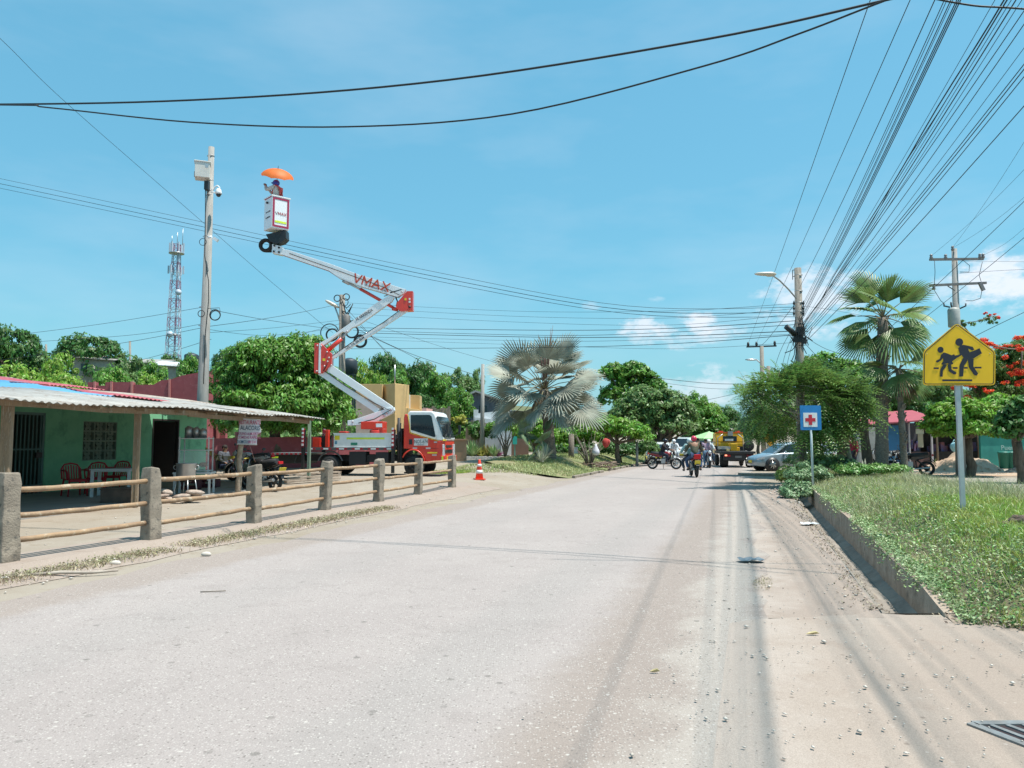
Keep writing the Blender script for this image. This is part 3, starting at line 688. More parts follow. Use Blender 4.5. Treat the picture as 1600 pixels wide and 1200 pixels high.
corr('roof_sheet', zinc, tE-3.25, tE, lambda t: .0, lambda t: WD+.3-1.2*max(0, t-tE+1.5), .03, can, seed=2, rag=.12)
corr('roof_sheet', rust, tE-.25, tR+.4, lambda t: 3.4+.5*(t-tE), lambda t: WD+.4, .0, can, seed=8)
corr('roof_sheet', rust, tE-7.5, tE-.2, lambda t: 1.2, lambda t: 3.5, -.045, can, seed=3)
def bed_(t): return 3.7 if t < 3 else min(8.8, 4.6+(t-3)/.55)
corr('blue_roof_sheet', bluesh, -9, 5.2, bed_, lambda t: 8.9, .05, house, seed=4)
corr('red_roof_sheet', redsh, 3.0, 5.9, lambda t: 3.75, lambda t: min(8.9, bed_(t)+.12), .07, house, seed=5)
corr('red_roof_sheet', redsh, -9, 8.6, lambda t: 8.75, lambda t: 13.6, .08, house, seed=7)
corr('grey_roof_sheet', rust, 5.85, tR+.3, lambda t: 3.9 if t < tE-3 else WD-.2, lambda t: 8.9, .02, house, seed=6)
corr('grey_roof_sheet', rust, -9, 9.5, lambda t: 13.5, lambda t: 15.2, .12, house, seed=9)
# lifted old red sheet lying on the ridge
m = hmb(); q0 = [rp(15, 601), rp(75, 604), rp(72, 596), (rp(20, 597))]
pl = [Ep(*rp(14, 601.5), roofz(rp(14, 601.5)[1])+.10), Ep(*rp(76, 606), roofz(rp(76, 606)[1])+.1), Ep(*rp(62, 602), 3.46), Ep(*rp(30, 599), 3.5)]
m.prism(pl, (0, 0, .02)); m.build('ridge_sheet', mat('faded_red_sheet', (.36, .06, .07), (.5, .2, .18), 3, .7), house)
# canopy timber
cin = Matrix.Translation(-Vector(can.location))
def cmb():
    m = MB(); m.M = cin; return m
for z, d, w_, h__, t0, t1 in [(-.10, .30, .05, .12, -9, 1.8), (-.135, .36, .05, .12, 1.6, tE-.3), (-.05, 3.0, .06, .1, -9, tE-.4)]:
    m = cmb(); k = 7
    for i in range(k):
        a = t0+(t1-t0)*i/k; b = t0+(t1-t0)*(i+1)/k
        m.beam(Ep(a-.03, d, roofz(d)+z+.025*math.sin(a*1.3)), Ep(b+.03, d, roofz(d)+z+.025*math.sin(b*1.3)), w_, h__)
    m.build('beam', wood_o, can)
for i, t in enumerate(np.arange(-8.5, tE-.2, 1.35)):
    m = cmb(); m.beam(Ep(t, .05, roofz(.05)-.055), Ep(t+.1, WD if t < tR else 3.3, roofz(WD if t < tR else 3.3)-.055), .07, .07); m.build('rafter', wood_o, can)
def canpost(px, pyb, w_, mt, round_=False, off=0, rr=(1, 1)):
    r = ray(px, 690); r = r/r.y; b = Vector((r.x, r.y, 0)).dot(nE); Y = (.5+off+E0.dot(nE))/b; q = Vector((r.x, r.y, 0))*Y
    m = cmb(); rng = random.Random(px)
    if round_:
        pts = [Vector((q.x+rng.uniform(-.035, .035), q.y, -.1+2.3*k/9)) for k in range(10)]; m.tube(pts, [w_/2*rng.uniform(.85, 1.2) for _ in pts], 9)
        m.tube([pts[6], pts[6]+Vector((-.12, 0, .18)), pts[6]+Vector((-.13, 0, .34))], [.05, .045, .04], 7)
    else:
        m.box((q.x, q.y, 1.05), (w_, w_*.8, 2.35), rz=.2); m.box((q.x+.06, q.y-.05, .9), (w_*.4, .04, 1.9), rz=.2)
    m.build('post', mt, can); return q
canpost(10, 0, .17, wood_o); canpost(214, 0, .13, wood_o)
qt = canpost(375, 775, .15, mat('pale_trunk', (.42, .34, .26), (.24, .18, .13), 9, .9, bump=1, bscale=18), True)
canpost(483, 759, .10, mat('green_post', (.25, .38, .27), (.33, .40, .31), 5, .8), off=.1)
# hand painted banner on the trunk post
bn = empty('banner_sign', (0, 0, 0), label='hand painted white banner reading RESTAURANTE hung on the trunk post', cat='banner')
Yb = qt.y-.16
def bp_(px, py, o=0): v = at(px, py, Yb-o); return v
white_c = mat('banner_cloth', (.66, .65, .70), (.56, .57, .62), 6, .8)
m = MB(); m.prism([bp_(375.5, 653), bp_(406, 656), bp_(407, 662), bp_(405.5, 664), bp_(408, 675), bp_(402, 679), bp_(401, 695), bp_(370.5, 694)], (0, .012, 0)); m.build('cloth', white_c, bn)
m = MB(); m.prism([bp_(375, 652.5, .004), bp_(407, 655.5, .004), bp_(407, 656.8, .004), bp_(375, 653.8, .004)], (0, .02, 0)); m.prism([bp_(370, 693.5, .004), bp_(401.5, 694.5, .004), bp_(401.5, 695.6, .004), bp_(370, 694.8, .004)], (0, .02, 0)); m.build('batten', flat('batten', (.5, .48, .45)), bn)
for tx, px, py, szp, col, wm in [('RESTAURANTE', 390.5, 660.3, 7.5, (.45, .06, .12), .54), ('ALACORIS', 391, 669, 8, (.04, .08, .13), .66), ('DESAYUNO-ALMUERZOS', 386.5, 678, 5, (.42, .10, .22), .60), ('Y COMIDAS RAPIDAS', 387, 683.6, 5, (.42, .10, .22), .68), ('DOMICILIO', 380.5, 690.6, 5.6, (.05, .14, .24), .55), ('300 5141', 394, 690.9, 5.2, (.42, .10, .22), .55)]:
    text(tx, szp*Yb/F*1.25, flat('letters_%d' % int(col[0]*100), col), bn, bp_(px, py, .008), (1, 0, -.03 if py < 675 else -.01), (.03, 0, 1), wmul=wm, bold=.001)
m = MB(); m.tube([bp_(390, 695), bp_(393.5, 706, -.1), bp_(399, 722, -.3)], .006, 4); tag(m.build('cord', flat('cord_pink', (.5, .3, .3))), 'thin pale cord hanging from the white banner', 'cord')
# ropes of yellow plastic
m = MB()
for k in range(4):
    a, b = at(321, 699+k*1.2, 27.5), at(366, 713+k*.8, 21.3); m.tube([a.lerp(b, t)+Vector((0, 0, -.12*math.sin(math.pi*t)*(1+k*.25))) for t in np.linspace(0, 1, 9)], .012, 5)
tag(m.build('rope', flat('rope_yellow', (.75, .55, .06))), 'yellow plastic ropes stretched from the green house corner to the trunk post', 'rope')
m = MB(); m.tube([at(382, 716.5, 21), at(393, 715, 24), at(404, 712.5, 27)], .014, 5); tag(m.build('rope', flat('rope_yellow', (.75, .55, .06))), 'short yellow rope running from the trunk post to the truck tail', 'rope')
# ---------------------------------------------------------------- furniture under the canopy
chair_m = flat('red_plastic', (.45, .02, .035), .45)
def plastic_chair(label):
    r = empty('plastic_chair', (0, 0, 0), 0, label, 'chair', 'red plastic chairs by the green wall')
    m = MB(); m.box((0, 0, .43), (.44, .43, .025)); m.box((.2, 0, .40), (.03, .42, .06)); m.build('seat', chair_m, r, bev=.01)
    m = MB()
    for k in range(7): y = -.18+.06*k; m.beam((-.2, y, .43), (-.30, y*1.05, .80-abs(y)*.25), .028, .014, up=(1, 0, 0))
    m.tube([(-.22, -.23, .44), (-.30, -.23, .70), (-.32, -.15, .81), (-.32, 0, .84), (-.32, .15, .81), (-.30, .23, .70), (-.22, .23, .44)], .022, 6); m.build('backrest', chair_m, r)
    for s in (-1, 1):
        m = MB(); m.tube([(-.27, .235*s, .66), (-.05, .26*s, .67), (.17, .26*s, .64), (.21, .25*s, .55), (.2, .23*s, .42)], .02, 6); m.build('armrest', chair_m, r)
    for sx, sy in ((1, 1), (1, -1), (-1, 1), (-1, -1)):
        m = MB(); m.tube([(.19*sx, .19*sy, .43), (.22*sx, .215*sy, .22), (.235*sx, .23*sy, 0)], [.026, .022, .018], 6); m.build('leg', chair_m, r)
    return r
c0 = plastic_chair('red plastic armchair left of the white table by the gate'); p = at(119, 700, 19.9); c0.location = (p.x, p.y, .085); c0.rotation_euler = (0, 0, -.7)
for px, Y, rz, lb in [(152, 20.9, -1.2, 'red plastic armchair half behind the white table'), (184, 22.0, -1.6, 'red plastic armchair at the far side of the white table')]:
    p = at(px, 700, Y); dup(c0, (p.x, p.y, .085), rz, lb)
tw = empty('plastic_table', (0, 0, 0), label='white plastic table beside the red chairs', cat='table'); p = at(180, 700, 19.9); tw.location = (p.x, p.y, .085); tw.rotation_euler = (0, 0, .25)
wp_ = flat('white_plastic', (.62, .63, .63), .5)
m = MB(); m.box((0, 0, .70), (1.0, .8, .03)); m.box((0, 0, .665), (.92, .72, .05)); m.build('tabletop', wp_, tw, bev=.012)
for sx, sy in ((1, 1), (1, -1), (-1, 1), (-1, -1)): m = MB(); m.box((.43*sx, .33*sy, .34), (.07, .07, .68)); m.build('leg', wp_, tw)
m = MB(); p = at(192, 700, 17.9); m.box((p.x, p.y, .24), (.75, .5, .30), rz=.2); m.box((p.x, p.y, .405), (.79, .53, .03), rz=.2); tag(m.build('crate', mat('dark_wood', (.12, .08, .06), (.07, .05, .04), 7), bev=.01), 'dark wooden crate on the patio below the white table', 'crate')
# food stall
st = empty('food_stall', (0, 0, 0), label='food stall shelf with a glass case on a white metal frame', cat='stall'); p = at(307, 700, 21.0); st.location = (p.x, p.y, .085); st.rotation_euler = (0, 0, .15)
glass = bpy.data.materials.new('clear_glass'); glass.use_nodes = True; gb = glass.node_tree.nodes['Principled BSDF']; gb.inputs['Base Color'].default_value = (.7, .8, .78, 1); gb.inputs['Alpha'].default_value = .22; gb.inputs['Roughness'].default_value = .05; gn = glass.node_tree.nodes.new('ShaderNodeTexNoise'); glass.node_tree.links.new(gn.outputs['Fac'], gb.inputs['Specular IOR Level'])
m = MB()
for sx in (-.38, .38):
    for sy in (-.25, .25): m.box((sx, sy, .95), (.03, .03, 1.2))
for z in (.62, 1.18, 1.50): m.box((0, 0, z), (.80, .54, .025))
m.build('frame', wp_, st)
m = MB(); m.box((0, -.262, .9), (.74, .006, .5)); m.build('glass_panel', glass, st)
m = MB()
for k, (x, c_) in enumerate(((-.2, 0), (-.02, 0), (.2, 0))): m.ball((x, -.02, .72+.03*k), (.12, .1, .07), 8)
m.build('food', mat('fried_food', (.45, .16, .04), (.35, .08, .03), 20), st)
m = MB(); m.box((0, -.1, .56), (1.0, .6, .05)); m.build('counter', wp_, st, bev=.01)
for sx in (-.45, .45):
    for sy in (-.36, .15): m = MB(); m.box((sx, sy, .27), (.05, .05, .54)); m.build('leg', wp_, st)
al = mat('dented_aluminium', (.50, .51, .52), (.40, .41, .42), 6, .38, .75)
for x, hh, r_, lb in ((-.22, .32, .11, 'tall aluminium canister on the stall shelf, nearest the doorway'), (-.02, .30, .09, 'middle aluminium canister on top of the stall shelf'), (.16, .26, .10, 'shorter aluminium canister at the right of the stall shelf')):
    c = empty('canister', tuple(Vector(st.location)+Vector((x, .02+x*.1, 1.515))), 0, lb, 'canister', 'canisters on the stall')
    m = MB(); m.lathe([(r_, 0), (r_, hh*.85), (r_*.8, hh*.93), (r_*.5, hh*.95)], n=14); m.build('body', al, c); m = MB(); m.lathe([(r_*.55, hh*.95), (r_*.55, hh), (r_*.1, hh*1.05)], n=12); m.build('lid', al, c)
pot = empty('cooking_pot', (0, 0, 0), 0, 'large two handled aluminium cooking pot on a burner stand before the doorway', 'pot'); p = at(292, 700, 19.5); pot.location = (p.x, p.y, .56)
m = MB(); m.lathe([(.22, 0), (.235, .03), (.24, .36), (.255, .375), (.255, .385), (.23, .385), (.225, .05), (.02, .04)], n=22); m.build('body', al, pot)
for s in (-1, 1): m = MB(); m.torus((s*.27, 0, .28), .055, .011, axis='Y', n=12, k=6); m.build('handle', al, pot)
bs_ = empty('burner_stand', (p.x, p.y, .085), 0, 'blackened metal burner stand below the cooking pot', 'burner')
m = MB(); m.torus((0, 0, .455), .22, .016, axis='Z'); m.torus((0, 0, .40), .12, .02, axis='Z'); m.build('ring', blackm, bs_)
for k in range(4): a = k*1.57+.6; m = MB(); m.tube([(.22*math.cos(a), .22*math.sin(a), .455), (.30*math.cos(a), .30*math.sin(a), 0)], .016, 6); m.build('leg', steel, bs_)
m = MB(); rng = random.Random(3)
for i in range(9): m.ball((rng.uniform(-.42, .42), rng.uniform(-.2, .2), .08+.09*(i % 3)), (rng.uniform(.14, .26), .15, rng.uniform(.05, .08)), 9, rot=Matrix.Rotation(rng.uniform(-.3, .3), 3, 'Y'))
o = m.build('cloth_bundle', mat('dirty_cloth', (.46, .38, .32), (.30, .22, .18), 7, .95, bump=1)); p = gp(273, 787); o.location = (p.x, p.y+.2, 0); tag(o, 'dirty folded cloth bundle lying on the ground before the stall', 'bundle')
for px, Y, c_, lb in ((330, 23.5, (.10, .02, .03), 'dark red bottle crate behind the food stall'), (300, 22.6, (.13, .03, .03), 'dark red bottle crate under the stall counter')):
    p = at(px, 700, Y); m = MB(); m.box((0, 0, .15), (.5, .36, .03))
    for sx in (-1, 1): m.box((sx*.24, 0, .27), (.02, .36, .26)); m.box((0, sx*.17, .20), (.46, .02, .08)); m.box((0, sx*.17, .36), (.46, .02, .08))
    o = m.build('bottle_crate', flat('crate_red', c_, .6)); o.location = (p.x, p.y, -.05); tag(o, lb, 'crate')
# pallet and planks lying behind the patio, near the truck tail
m = MB()
for i in range(3): a = gp(446, 757-i*3); b = gp(530, 751-i*3); m.beam(a+Vector((0, 0, .08+.05*i)), b+Vector((0, 0, .08+.05*i)), .2, .06)
tag(m.build('kerb_beam', wall_m), 'long low concrete beam lying on the ground in front of the truck rear', 'beam')

# ---------------------------------------------------------------- tall concrete pole on the left
pr = empty('utility_pole', (0, 0, 0), label='tall pale concrete pole with a camera and a white cabinet, left of the bucket', cat='utility pole')
Yp = 30.0; b0 = at(316.5, 630, Yp); tp = at(330.5, 230, Yp); base = Vector((b0.x-.05, Yp, 0))
m = MB(); m.tube([(base.x-.15, Yp, -.2), (b0.x, Yp, b0.z), tuple(tp)], [.26, .215, .115], 18); m.build('shaft', pole_conc, pr)
def pp(px, py, dy=-.3): return at(px, py, Yp+dy)
cb = MB(); c = pp(316.5, 268); cb.box(c, (.56, .55, .62), rz=.35); cb.box(c+Vector((0, 0, .33)), (.62, .61, .05), rz=.35); cab = cb.build('cabinet', mat('cabinet_cream', (.62, .61, .56), (.55, .54, .50), 3, .5), pr, bev=.012)
m = MB(); m.box(pp(323, 259, -.62), (.12, .01, .16), rz=.35); m.build('vent', steel, cab); m = MB(); m.box(pp(304, 272, -.45), (.03, .1, .2), rz=.35); m.build('latch', blackm, cab)
m = MB(); m.box(pp(323.5, 290), (.16, .2, .36)); m.build('junction_box', blackm, pr)
m = MB()
for y_ in (244, 282, 298, 305, 370, 480, 509): c = pp(318+(509-y_)*.043, y_, 0); m.torus(c, .17-.0003*(509-y_)*.6+.015, .012, axis='Z', n=18, k=5)
m.build('band', steel, pr)
m = MB(); m.tube([pp(330, 296), pp(333, 297), pp(336, 292), pp(340, 290), pp(343, 293), pp(342, 298)], .03, 7); m.tube([pp(330, 300), pp(336, 301)], .025, 6); cm_ = m.build('camera_arm', white_p, pr)
m = MB(); c = pp(341.5, 301); m.lathe([(.05, .17), (.10, .12), (.13, 0), (.13, -.06)], c=c, n=14); m.build('camera_dome', white_p, cm_); m = MB(); m.ball(c+Vector((0, 0, -.08)), .1, 12); m.build('lens', glass_d, cm_)
m = MB(); m.box(pp(337, 374), (.22, .1, .12), rot=Matrix.Rotation(.6, 3, 'Y')); m.tube([pp(325, 371), pp(331, 370)], .05, 8); m.build('floodlight', white_p, pr)
m = MB(); m.tube([pp(321, 291), pp(321, 330), pp(320, 400), pp(326, 440), pp(326, 470), pp(321, 520), pp(318, 600)], .018, 5); m.torus(pp(336, 492), .21, .022, axis='Y'); m.torus(pp(336.5, 493, -.35), .19, .018, axis='Y'); m.torus(pp(317, 378), .14, .012, axis='Y', sq=1); m.torus(pp(314.5, 490), .13, .016); m.tube([pp(325, 482), pp(343, 481), pp(344, 487)], .012, 5); m.build('cable_coil', cable_m, pr)

# ---------------------------------------------------------------- bucket truck
AT = R(-9)
fw = gp(646, 744.5); TR = Vector((fw.x, fw.y, fw.z))
Yc = TR.y+.95+.30
trk = empty('bucket_truck', tuple(TR), AT, 'white and red bucket truck with a raised folding boom parked beside the fence', 'truck')
ti = (Matrix.Translation(TR) @ Matrix.Rotation(AT, 4, 'Z')).inverted()
def wmb():
    m = MB(); m.M = ti; return m
W = .95      # near side is y=0 -> local y from 0 to 1.9
def tire(r, wd, hub, dual=False, name='wheel', par=None, y=0.0, x=0.0, zc=None, side=-1, rim=None, spokes=0):
    zc = r if zc is None else zc
    m = MB(); m.lathe([(r*.60, -wd/2), (r*.86, -wd/2), (r*.97, -wd*.38), (r, -wd*.2), (r, wd*.2), (r*.97, wd*.38), (r*.86, wd/2), (r*.60, wd/2)], n=30, axis='Y')
    wo = m.build('tyre', black_rub, None); wo.location = (0, 0, 0)
    root = bpy.data.objects.new(name, None)
    # wheel is its tyre mesh; rim as sub part
    bpy.data.objects.remove(root); wo.name = name; wo.parent = par; wo.location = (x, y, zc)
    m = MB(); s = side
    m.lathe([(r*.61, s*wd*.5), (r*.58, s*wd*.36), (r*.40, s*wd*.30), (r*.30, s*wd*.42), (r*.16, s*wd*.46), (r*.01, s*wd*.48)], n=24, axis='Y')
    if spokes:
        for k in range(spokes):
            a = 2*math.pi*k/spokes; m.beam((r*.12*math.cos(a), s*wd*.5, r*.12*math.sin(a)), (r*.6*math.cos(a), s*wd*.5, r*.6*math.sin(a)), .03, .05, up=(0, 1, 0))
    else:
        for k in range(6): a = k*1.047; m.ball((r*.3*math.cos(a), s*wd*.45, r*.3*math.sin(a)), .025, 6)
    m.build('rim', rim or steel, wo); return wo
dk = flat('rim_dark', (.10, .10, .10), .5, .3)
tire(.39, .22, 0, par=trk, y=.12, rim=dk); tire(.39, .22, 0, par=trk, y=1.78, side=1, rim=dk)
tire(.39, .40, 0, par=trk, x=-3.33, y=.20, rim=dk); tire(.39, .40, 0, par=trk, x=-3.33, y=1.70, side=1, rim=dk)
# cab
low = [(-.40, 1.04), (-.40, 2.20), (-.37, 2.33), (-.27, 2.33), (-.20, 1.98), (-.155, 1.63), (.30, 1.50), (.93, 1.335), (1.10, 1.335), (1.12, 1.0), (1.10, .56), (.46, .56), (.41, .74), (.30, .90), (.12, .99), (-.10, 1.03)]
m = MB(); m.xz(low, 0, 1.9); cabm = m.build('cab', red_p, trk, bev=.03)
upr = [(-.265, 2.335), (-.195, 1.98), (-.15, 1.635), (.30, 1.505), (.93, 1.34), (1.125, 1.34), (1.14, 1.42), (1.02, 1.75), (.86, 2.20), (.80, 2.35), (.68, 2.44), (-.18, 2.45)]
m = MB(); m.xz(upr, .006, 1.894); up_ = m.build('cab_roof', white_p, trk, bev=.045)
m = MB(); m.xz([(-.13, 2.30), (.60, 2.30), (.68, 2.24), (.84, 1.50), (.80, 1.46), (-.12, 1.74)], -.006, .0, 0); m.build('side_window', glass_d, up_)
m = MB(); m.xz([(-.13, 2.30), (.60, 2.30), (.68, 2.24), (.84, 1.50), (.80, 1.46), (-.12, 1.74)], 1.90, 1.906, 0); m.build('side_window', glass_d, up_)
m = MB(); a_, b_ = (1.135, 1.46), (.865, 2.25)
m.prism([(a_[0]+.012, .10, a_[1]), (a_[0]+.012, 1.8, a_[1]), (b_[0]+.012, 1.76, b_[1]), (b_[0]+.012, .14, b_[1])], (-.02, 0, 0)); m.prism([(a_[0]-.005, .0, a_[1]+.03), (a_[0]+.012, .10, a_[1]), (b_[0]+.012, .14, b_[1]), (b_[0]-.0, .0, b_[1]-.03)], (-.005, .01, 0)); m.build('windshield', glass_d, up_)
m = MB(); m.tube([(1.15, .3, 1.47), (1.08, .9, 1.72)], .012, 5); m.tube([(1.15, 1.0, 1.47), (1.08, 1.6, 1.72)], .012, 5); m.build('wiper', blackm, up_)
m = MB(); m.box((.25, .95, 2.52), (.18, .9, .1)); m.build('roof_light', flat('beacon', (.55, .3, .25)), up_)
m = MB()
for (x0, z0, x1, z1) in ((-.245, 2.32, -.185, 1.97), (-.185, 1.97, -.145, 1.62), (-.145, 1.62, .30, 1.485), (.30, 1.485, .95, 1.32)): m.beam((x0, -.003, z0), (x1, -.003, z1), .008, .028, up=(0, 1, 0))
m.M = None; m.box((.72, -.004, .885), (.38, .008, .05)); m.box((1.135, .2, 1.35), (.02, .5, .05)); m.build('yellow_stripe', flat('stripe_yellow', (.85, .65, .03), .5), cabm)
m = MB(); m.box((.28, -.006, 1.285), (.54, .012, .27)); pl_ = m.build('plate', flat('plate_white', (.66, .66, .66)), cabm, bev=.004)
text('NOS-674', .20, black_t, pl_, (.28, -.014, 1.295), (1, 0, 0), (0, 0, 1), wmul=.68, bold=0); text('RIOHACHA', .05, black_t, pl_, (.28, -.014, 1.18), (1, 0, 0), (0, 0, 1))
m = MB(); m.box((-.12, -.004, 1.29), (.13, .02, .2)); m.build('vent', blackm, cabm, bev=.01)
m = MB()
for x, l in ((.05, .17), (.56, .18)): m.box((x, -.005, 1.055), (l, .01, .055))
m.box((.80, -.005, .80), (.18, .01, .05)); m.box((.84, -.005, 1.28), (.12, .01, .05)); m.build('emblem_strip', flat('silver_strip', (.6, .5, .5), .4, .3), cabm)
m = MB(); m.box((.86, -.001, 1.1), (.006, .006, .9)); m.box((.66, -.003, 1.05), (.6, .006, .01)); m.build('door_seam', flat('seam', (.15, .01, .01)), cabm)
m = MB()
for y in (.16, 1.74): m.box((1.10, y, .98), (.08, .30, .44))
m.build('headlight', mat('headlight_glass', (.62, .64, .66), (.3, .32, .34), 14, .15), cabm, bev=.02)
m = MB(); m.box((1.12, .95, 1.12), (.03, .9, .1)); m.box((1.12, .95, .93), (.03, 1.1, .14)); m.build('grille', blackm, cabm, bev=.01)
m = MB(); m.box((1.16, .95, 1.03), (.02, .55, .05)); m.build('grille_bar', red_p, cabm)
m = MB(); m.box((1.12, .95, .66), (.16, 1.96, .22)); bmp = m.build('bumper', red_p, trk, bev=.02); m = MB(); m.box((1.12, -.035, .66), (.06, .01, .2)); m.box((1.205, .35, .66), (.01, .06, .2)); m.box((1.205, 1.5, .66), (.01, .06, .2)); m.build('yellow_tape', lime, bmp)
m = MB(); m.box((1.32, -.10, 1.78), (.08, .16, .34)); m.box((1.30, 1.98, 1.78), (.08, .14, .34)); m.tube([(1.08, .05, 1.5), (1.30, -.1, 1.62), (1.32, -.1, 1.9), (1.0, .02, 2.0)], .014, 6); m.tube([(1.08, 1.85, 1.5), (1.30, 1.98, 1.62)], .014, 6); m.box((1.25, .25, 1.42), (.2, .18, .03)); m.build('mirror', blackm, up_, bev=.015)
m = MB(); m.tube([(.42+.47*math.cos(a)*1.0-.44, -.01, .40+.60*math.sin(a)) for a in np.linspace(.25, 2.6, 12)], .03, 6); m.build('wheel_arch', red_p, cabm)
# chassis and bed
m = MB(); m.bx(-5.2, .9, .55, .68, .55, .78); m.bx(-5.2, .9, 1.22, 1.35, .55, .78); m.bx(-2.6, -1.2, .2, 1.7, .52, .80); m.bx(-2.55, -1.9, .05, .5, .42, .92); m.bx(-1.5, -1.0, .05, .5, .45, .9); m.box((-.62, .95, 1.15), (.18, 1.5, 1.3)); m.tube([(-.65, .2, .6), (-.65, .2, 2.2)], .06, 8); m.build('chassis', flat('chassis_black', (.022, .022, .025), .6), trk)
m = MB(); m.bx(-4.35, -.75, .0, 1.9, .98, 1.08); bed = m.build('flatbed', flat('bed_grey', (.09, .09, .09), .6), trk)
m = MB()
for i in range(11):
    if i % 2 == 0: m.bx(-4.2+i*.315, -4.2+i*.315+.2, -.01, -.002, 1.0, 1.055)
m.build('reflector_white', flat('refl_white', (.75, .75, .75)), bed); m = MB()
for i in range(11): m.bx(-4.0+i*.315, -4.0+i*.315+.115, -.008, -.001, 1.0, 1.055)
m.build('reflector_red', dred, bed)
m = MB(); m.bx(-3.17, -.88, .02, .45, 1.083, 1.60); chest = m.build('tool_chest', white_p, trk, bev=.012)
m = MB(); m.bx(-2.65, -1.15, .008, .018, 1.39, 1.455); m.build('lime_stripe', lime, chest); m = MB(); m.bx(-3.13, -2.93, .008, .018, 1.37, 1.53); m.build('warning_label', flat('label_yellow', (.75, .55, .03)), chest); m = MB(); m.bx(-2.48, -2.22, .008, .018, 1.16, 1.26); m.build('green_label', flat('label_green', (.03, .22, .14)), chest)
m = MB(); m.bx(-3.12, -3.03, .008, .018, 1.2, 1.32); m.build('blue_label', flat('label_blue', (.1, .25, .35)), chest)
m = MB(); m.bx(-3.17, -.88, .0, .02, 1.083, 1.09); m.bx(-3.19, -.86, .0, .46, 1.60, 1.625); m.build('chest_lid', white_p, chest)
m = MB(); m.bx(-3.17, -.88, 1.45, 1.88, 1.083, 1.60); m.build('tool_chest', white_p, trk, bev=.012)
# outriggers
for x, ys in ((-4.38, (-.02, 1.92)), (-.80, (-.02, 1.92))):
    for y in ys:
        m = MB(); m.box((x, y, .62), (.10, .12, 1.0)); m.box((x, y, .06), (.24, .24, .06)); m.box((x+.07, y, 1.3), (.05, .05, .9)); og = m.build('outrigger', blackm, trk)
        for k in range(5): m = MB(); m.box((x, y-.068 if y < 1 else y+.068, 1.18+k*.15), (.075, .012, .085)); m.build('white_band', flat('refl_white', (.75, .75, .75)), og)
        m = MB(); m.box((x, y, 1.42), (.08, .12, .75)); m.build('sleeve', dred, og)
# hoses behind the cab, valves on the bed
m = MB()
for k in range(7): m.tube([(-.74+.03*(k % 3), .08+.12*k, 1.0), (-.70-.05*(k % 2), .1+.12*k, 1.5+.05*k), (-.62, .15+.1*k, 1.68+.02*k), (-.56, .2+.1*k, 1.3)], .022, 6)
for k in range(5): m.tube([(-3.45-.06*k, .3+.1*k, 1.08), (-3.5-.08*k, .3, 1.4), (-3.35-.1*k, .35, 1.62), (-3.6, .6, 1.3)], .02, 6)
m.box((-3.75, .6, 1.3), (.35, .5, .45)); m.build('hose', black_rub, trk)
m = MB(); m.bx(-4.1, -3.8, .2, .6, 1.08, 1.45); m.bx(-3.55, -3.42, .1, .25, 1.08, 1.75); m.build('valve_block', red_p, trk, bev=.01)
m = MB(); m.bx(-5.75, -4.2, .1, 1.8, .80, .87); pf = m.build('rear_platform', steel, trk); m = MB()
for i in range(8): m.bx(-5.72+i*.19, -5.62+i*.19, .085, .1, .80, .86)
m.build('reflector_red', dred, pf); m = MB(); m.bx(-5.7, -5.45, .08, .1, .66, .73); m.build('tail_lamp', lime, pf); m = MB(); m.bx(-5.6, -4.5, .3, 1.6, .45, .79); m.tube([(-4.7, .12, .79), (-4.8, .12, .48), (-4.3, .12, .48)], .02, 6); m.build('underframe', blackm, pf)
m = MB(); m.torus((-3.33, .12, .42), .50, .03, axis='Y', n=24, k=6, a0=.3, a1=2.85); m.build('mudguard', flat('mudguard', (.12, .12, .12), .6), trk)
# turret
m = MB(); m.lathe([(.42, 1.08), (.42, 1.25), (.30, 1.3), (.30, 1.75)], c=(-1.75, .95, 0), n=20); m.bx(-2.35, -1.45, .7, 1.2, 1.78, 2.08); m.bx(-1.65, -1.45, .70, 1.2, 1.3, 1.8); m.bx(-3.25, -2.95, .7, 1.2, 1.08, 1.7); m.build('turret', red_p, trk, bev=.02)
m = MB(); m.bx(-1.73, -1.48, .69, .70, 1.86, 2.0); m.build('label', flat('refl_white', (.75, .75, .75)), trk)
# boom, drawn in the truck's long plane
def bpt(px, py, dy=0): return at(px, py, Yc+.35+dy)
def bpoly(pts, y0, y1, name, mt, bev=.008):
    m = wmb(); m.prism([bpt(a, b, y0) for a, b in pts], (0, y1-y0, 0)); return m.build(name, mt, trk, bev=bev)
boom_w = mat('boom_white', (.78, .79, .80), (.74, .75, .76), 3, .35, coat=.3)
bpoly([(543, 657), (552, 656), (608, 637), (615, 636), (616, 641), (612, 646), (584, 660), (560, 664), (543, 665)], -.16, .16, 'turntable_arm', boom_w)
bpoly([(514, 571), (519, 571), (612, 634), (615, 639), (602, 640), (511, 580)], -.11, .11, 'lower_boom', boom_w)
bpoly([(500, 582), (507, 581), (593, 639), (588, 646), (497, 585)], -.07, .07, 'levelling_arm', boom_w)
kn = bpoly([(491, 536), (500, 536), (505, 540), (518.5, 553), (518, 570), (503, 583.5), (490.5, 583)], -.17, .17, 'knuckle', red_p, .012)
m = wmb(); m.prism([bpt(a, b, -.185) for a, b in [(498.5, 536), (501.5, 536), (501, 583), (497.5, 583)]], (0, .02, 0)); m.build('white_stripe', boom_w, kn)
m = wmb()
for px, py in ((511, 550), (514, 559), (512, 565), (507, 572), (496, 540), (495, 580)): m.lathe([(.035, 0), (.035, -.03)], c=bpt(px, py, -.17), n=10, axis='Y')
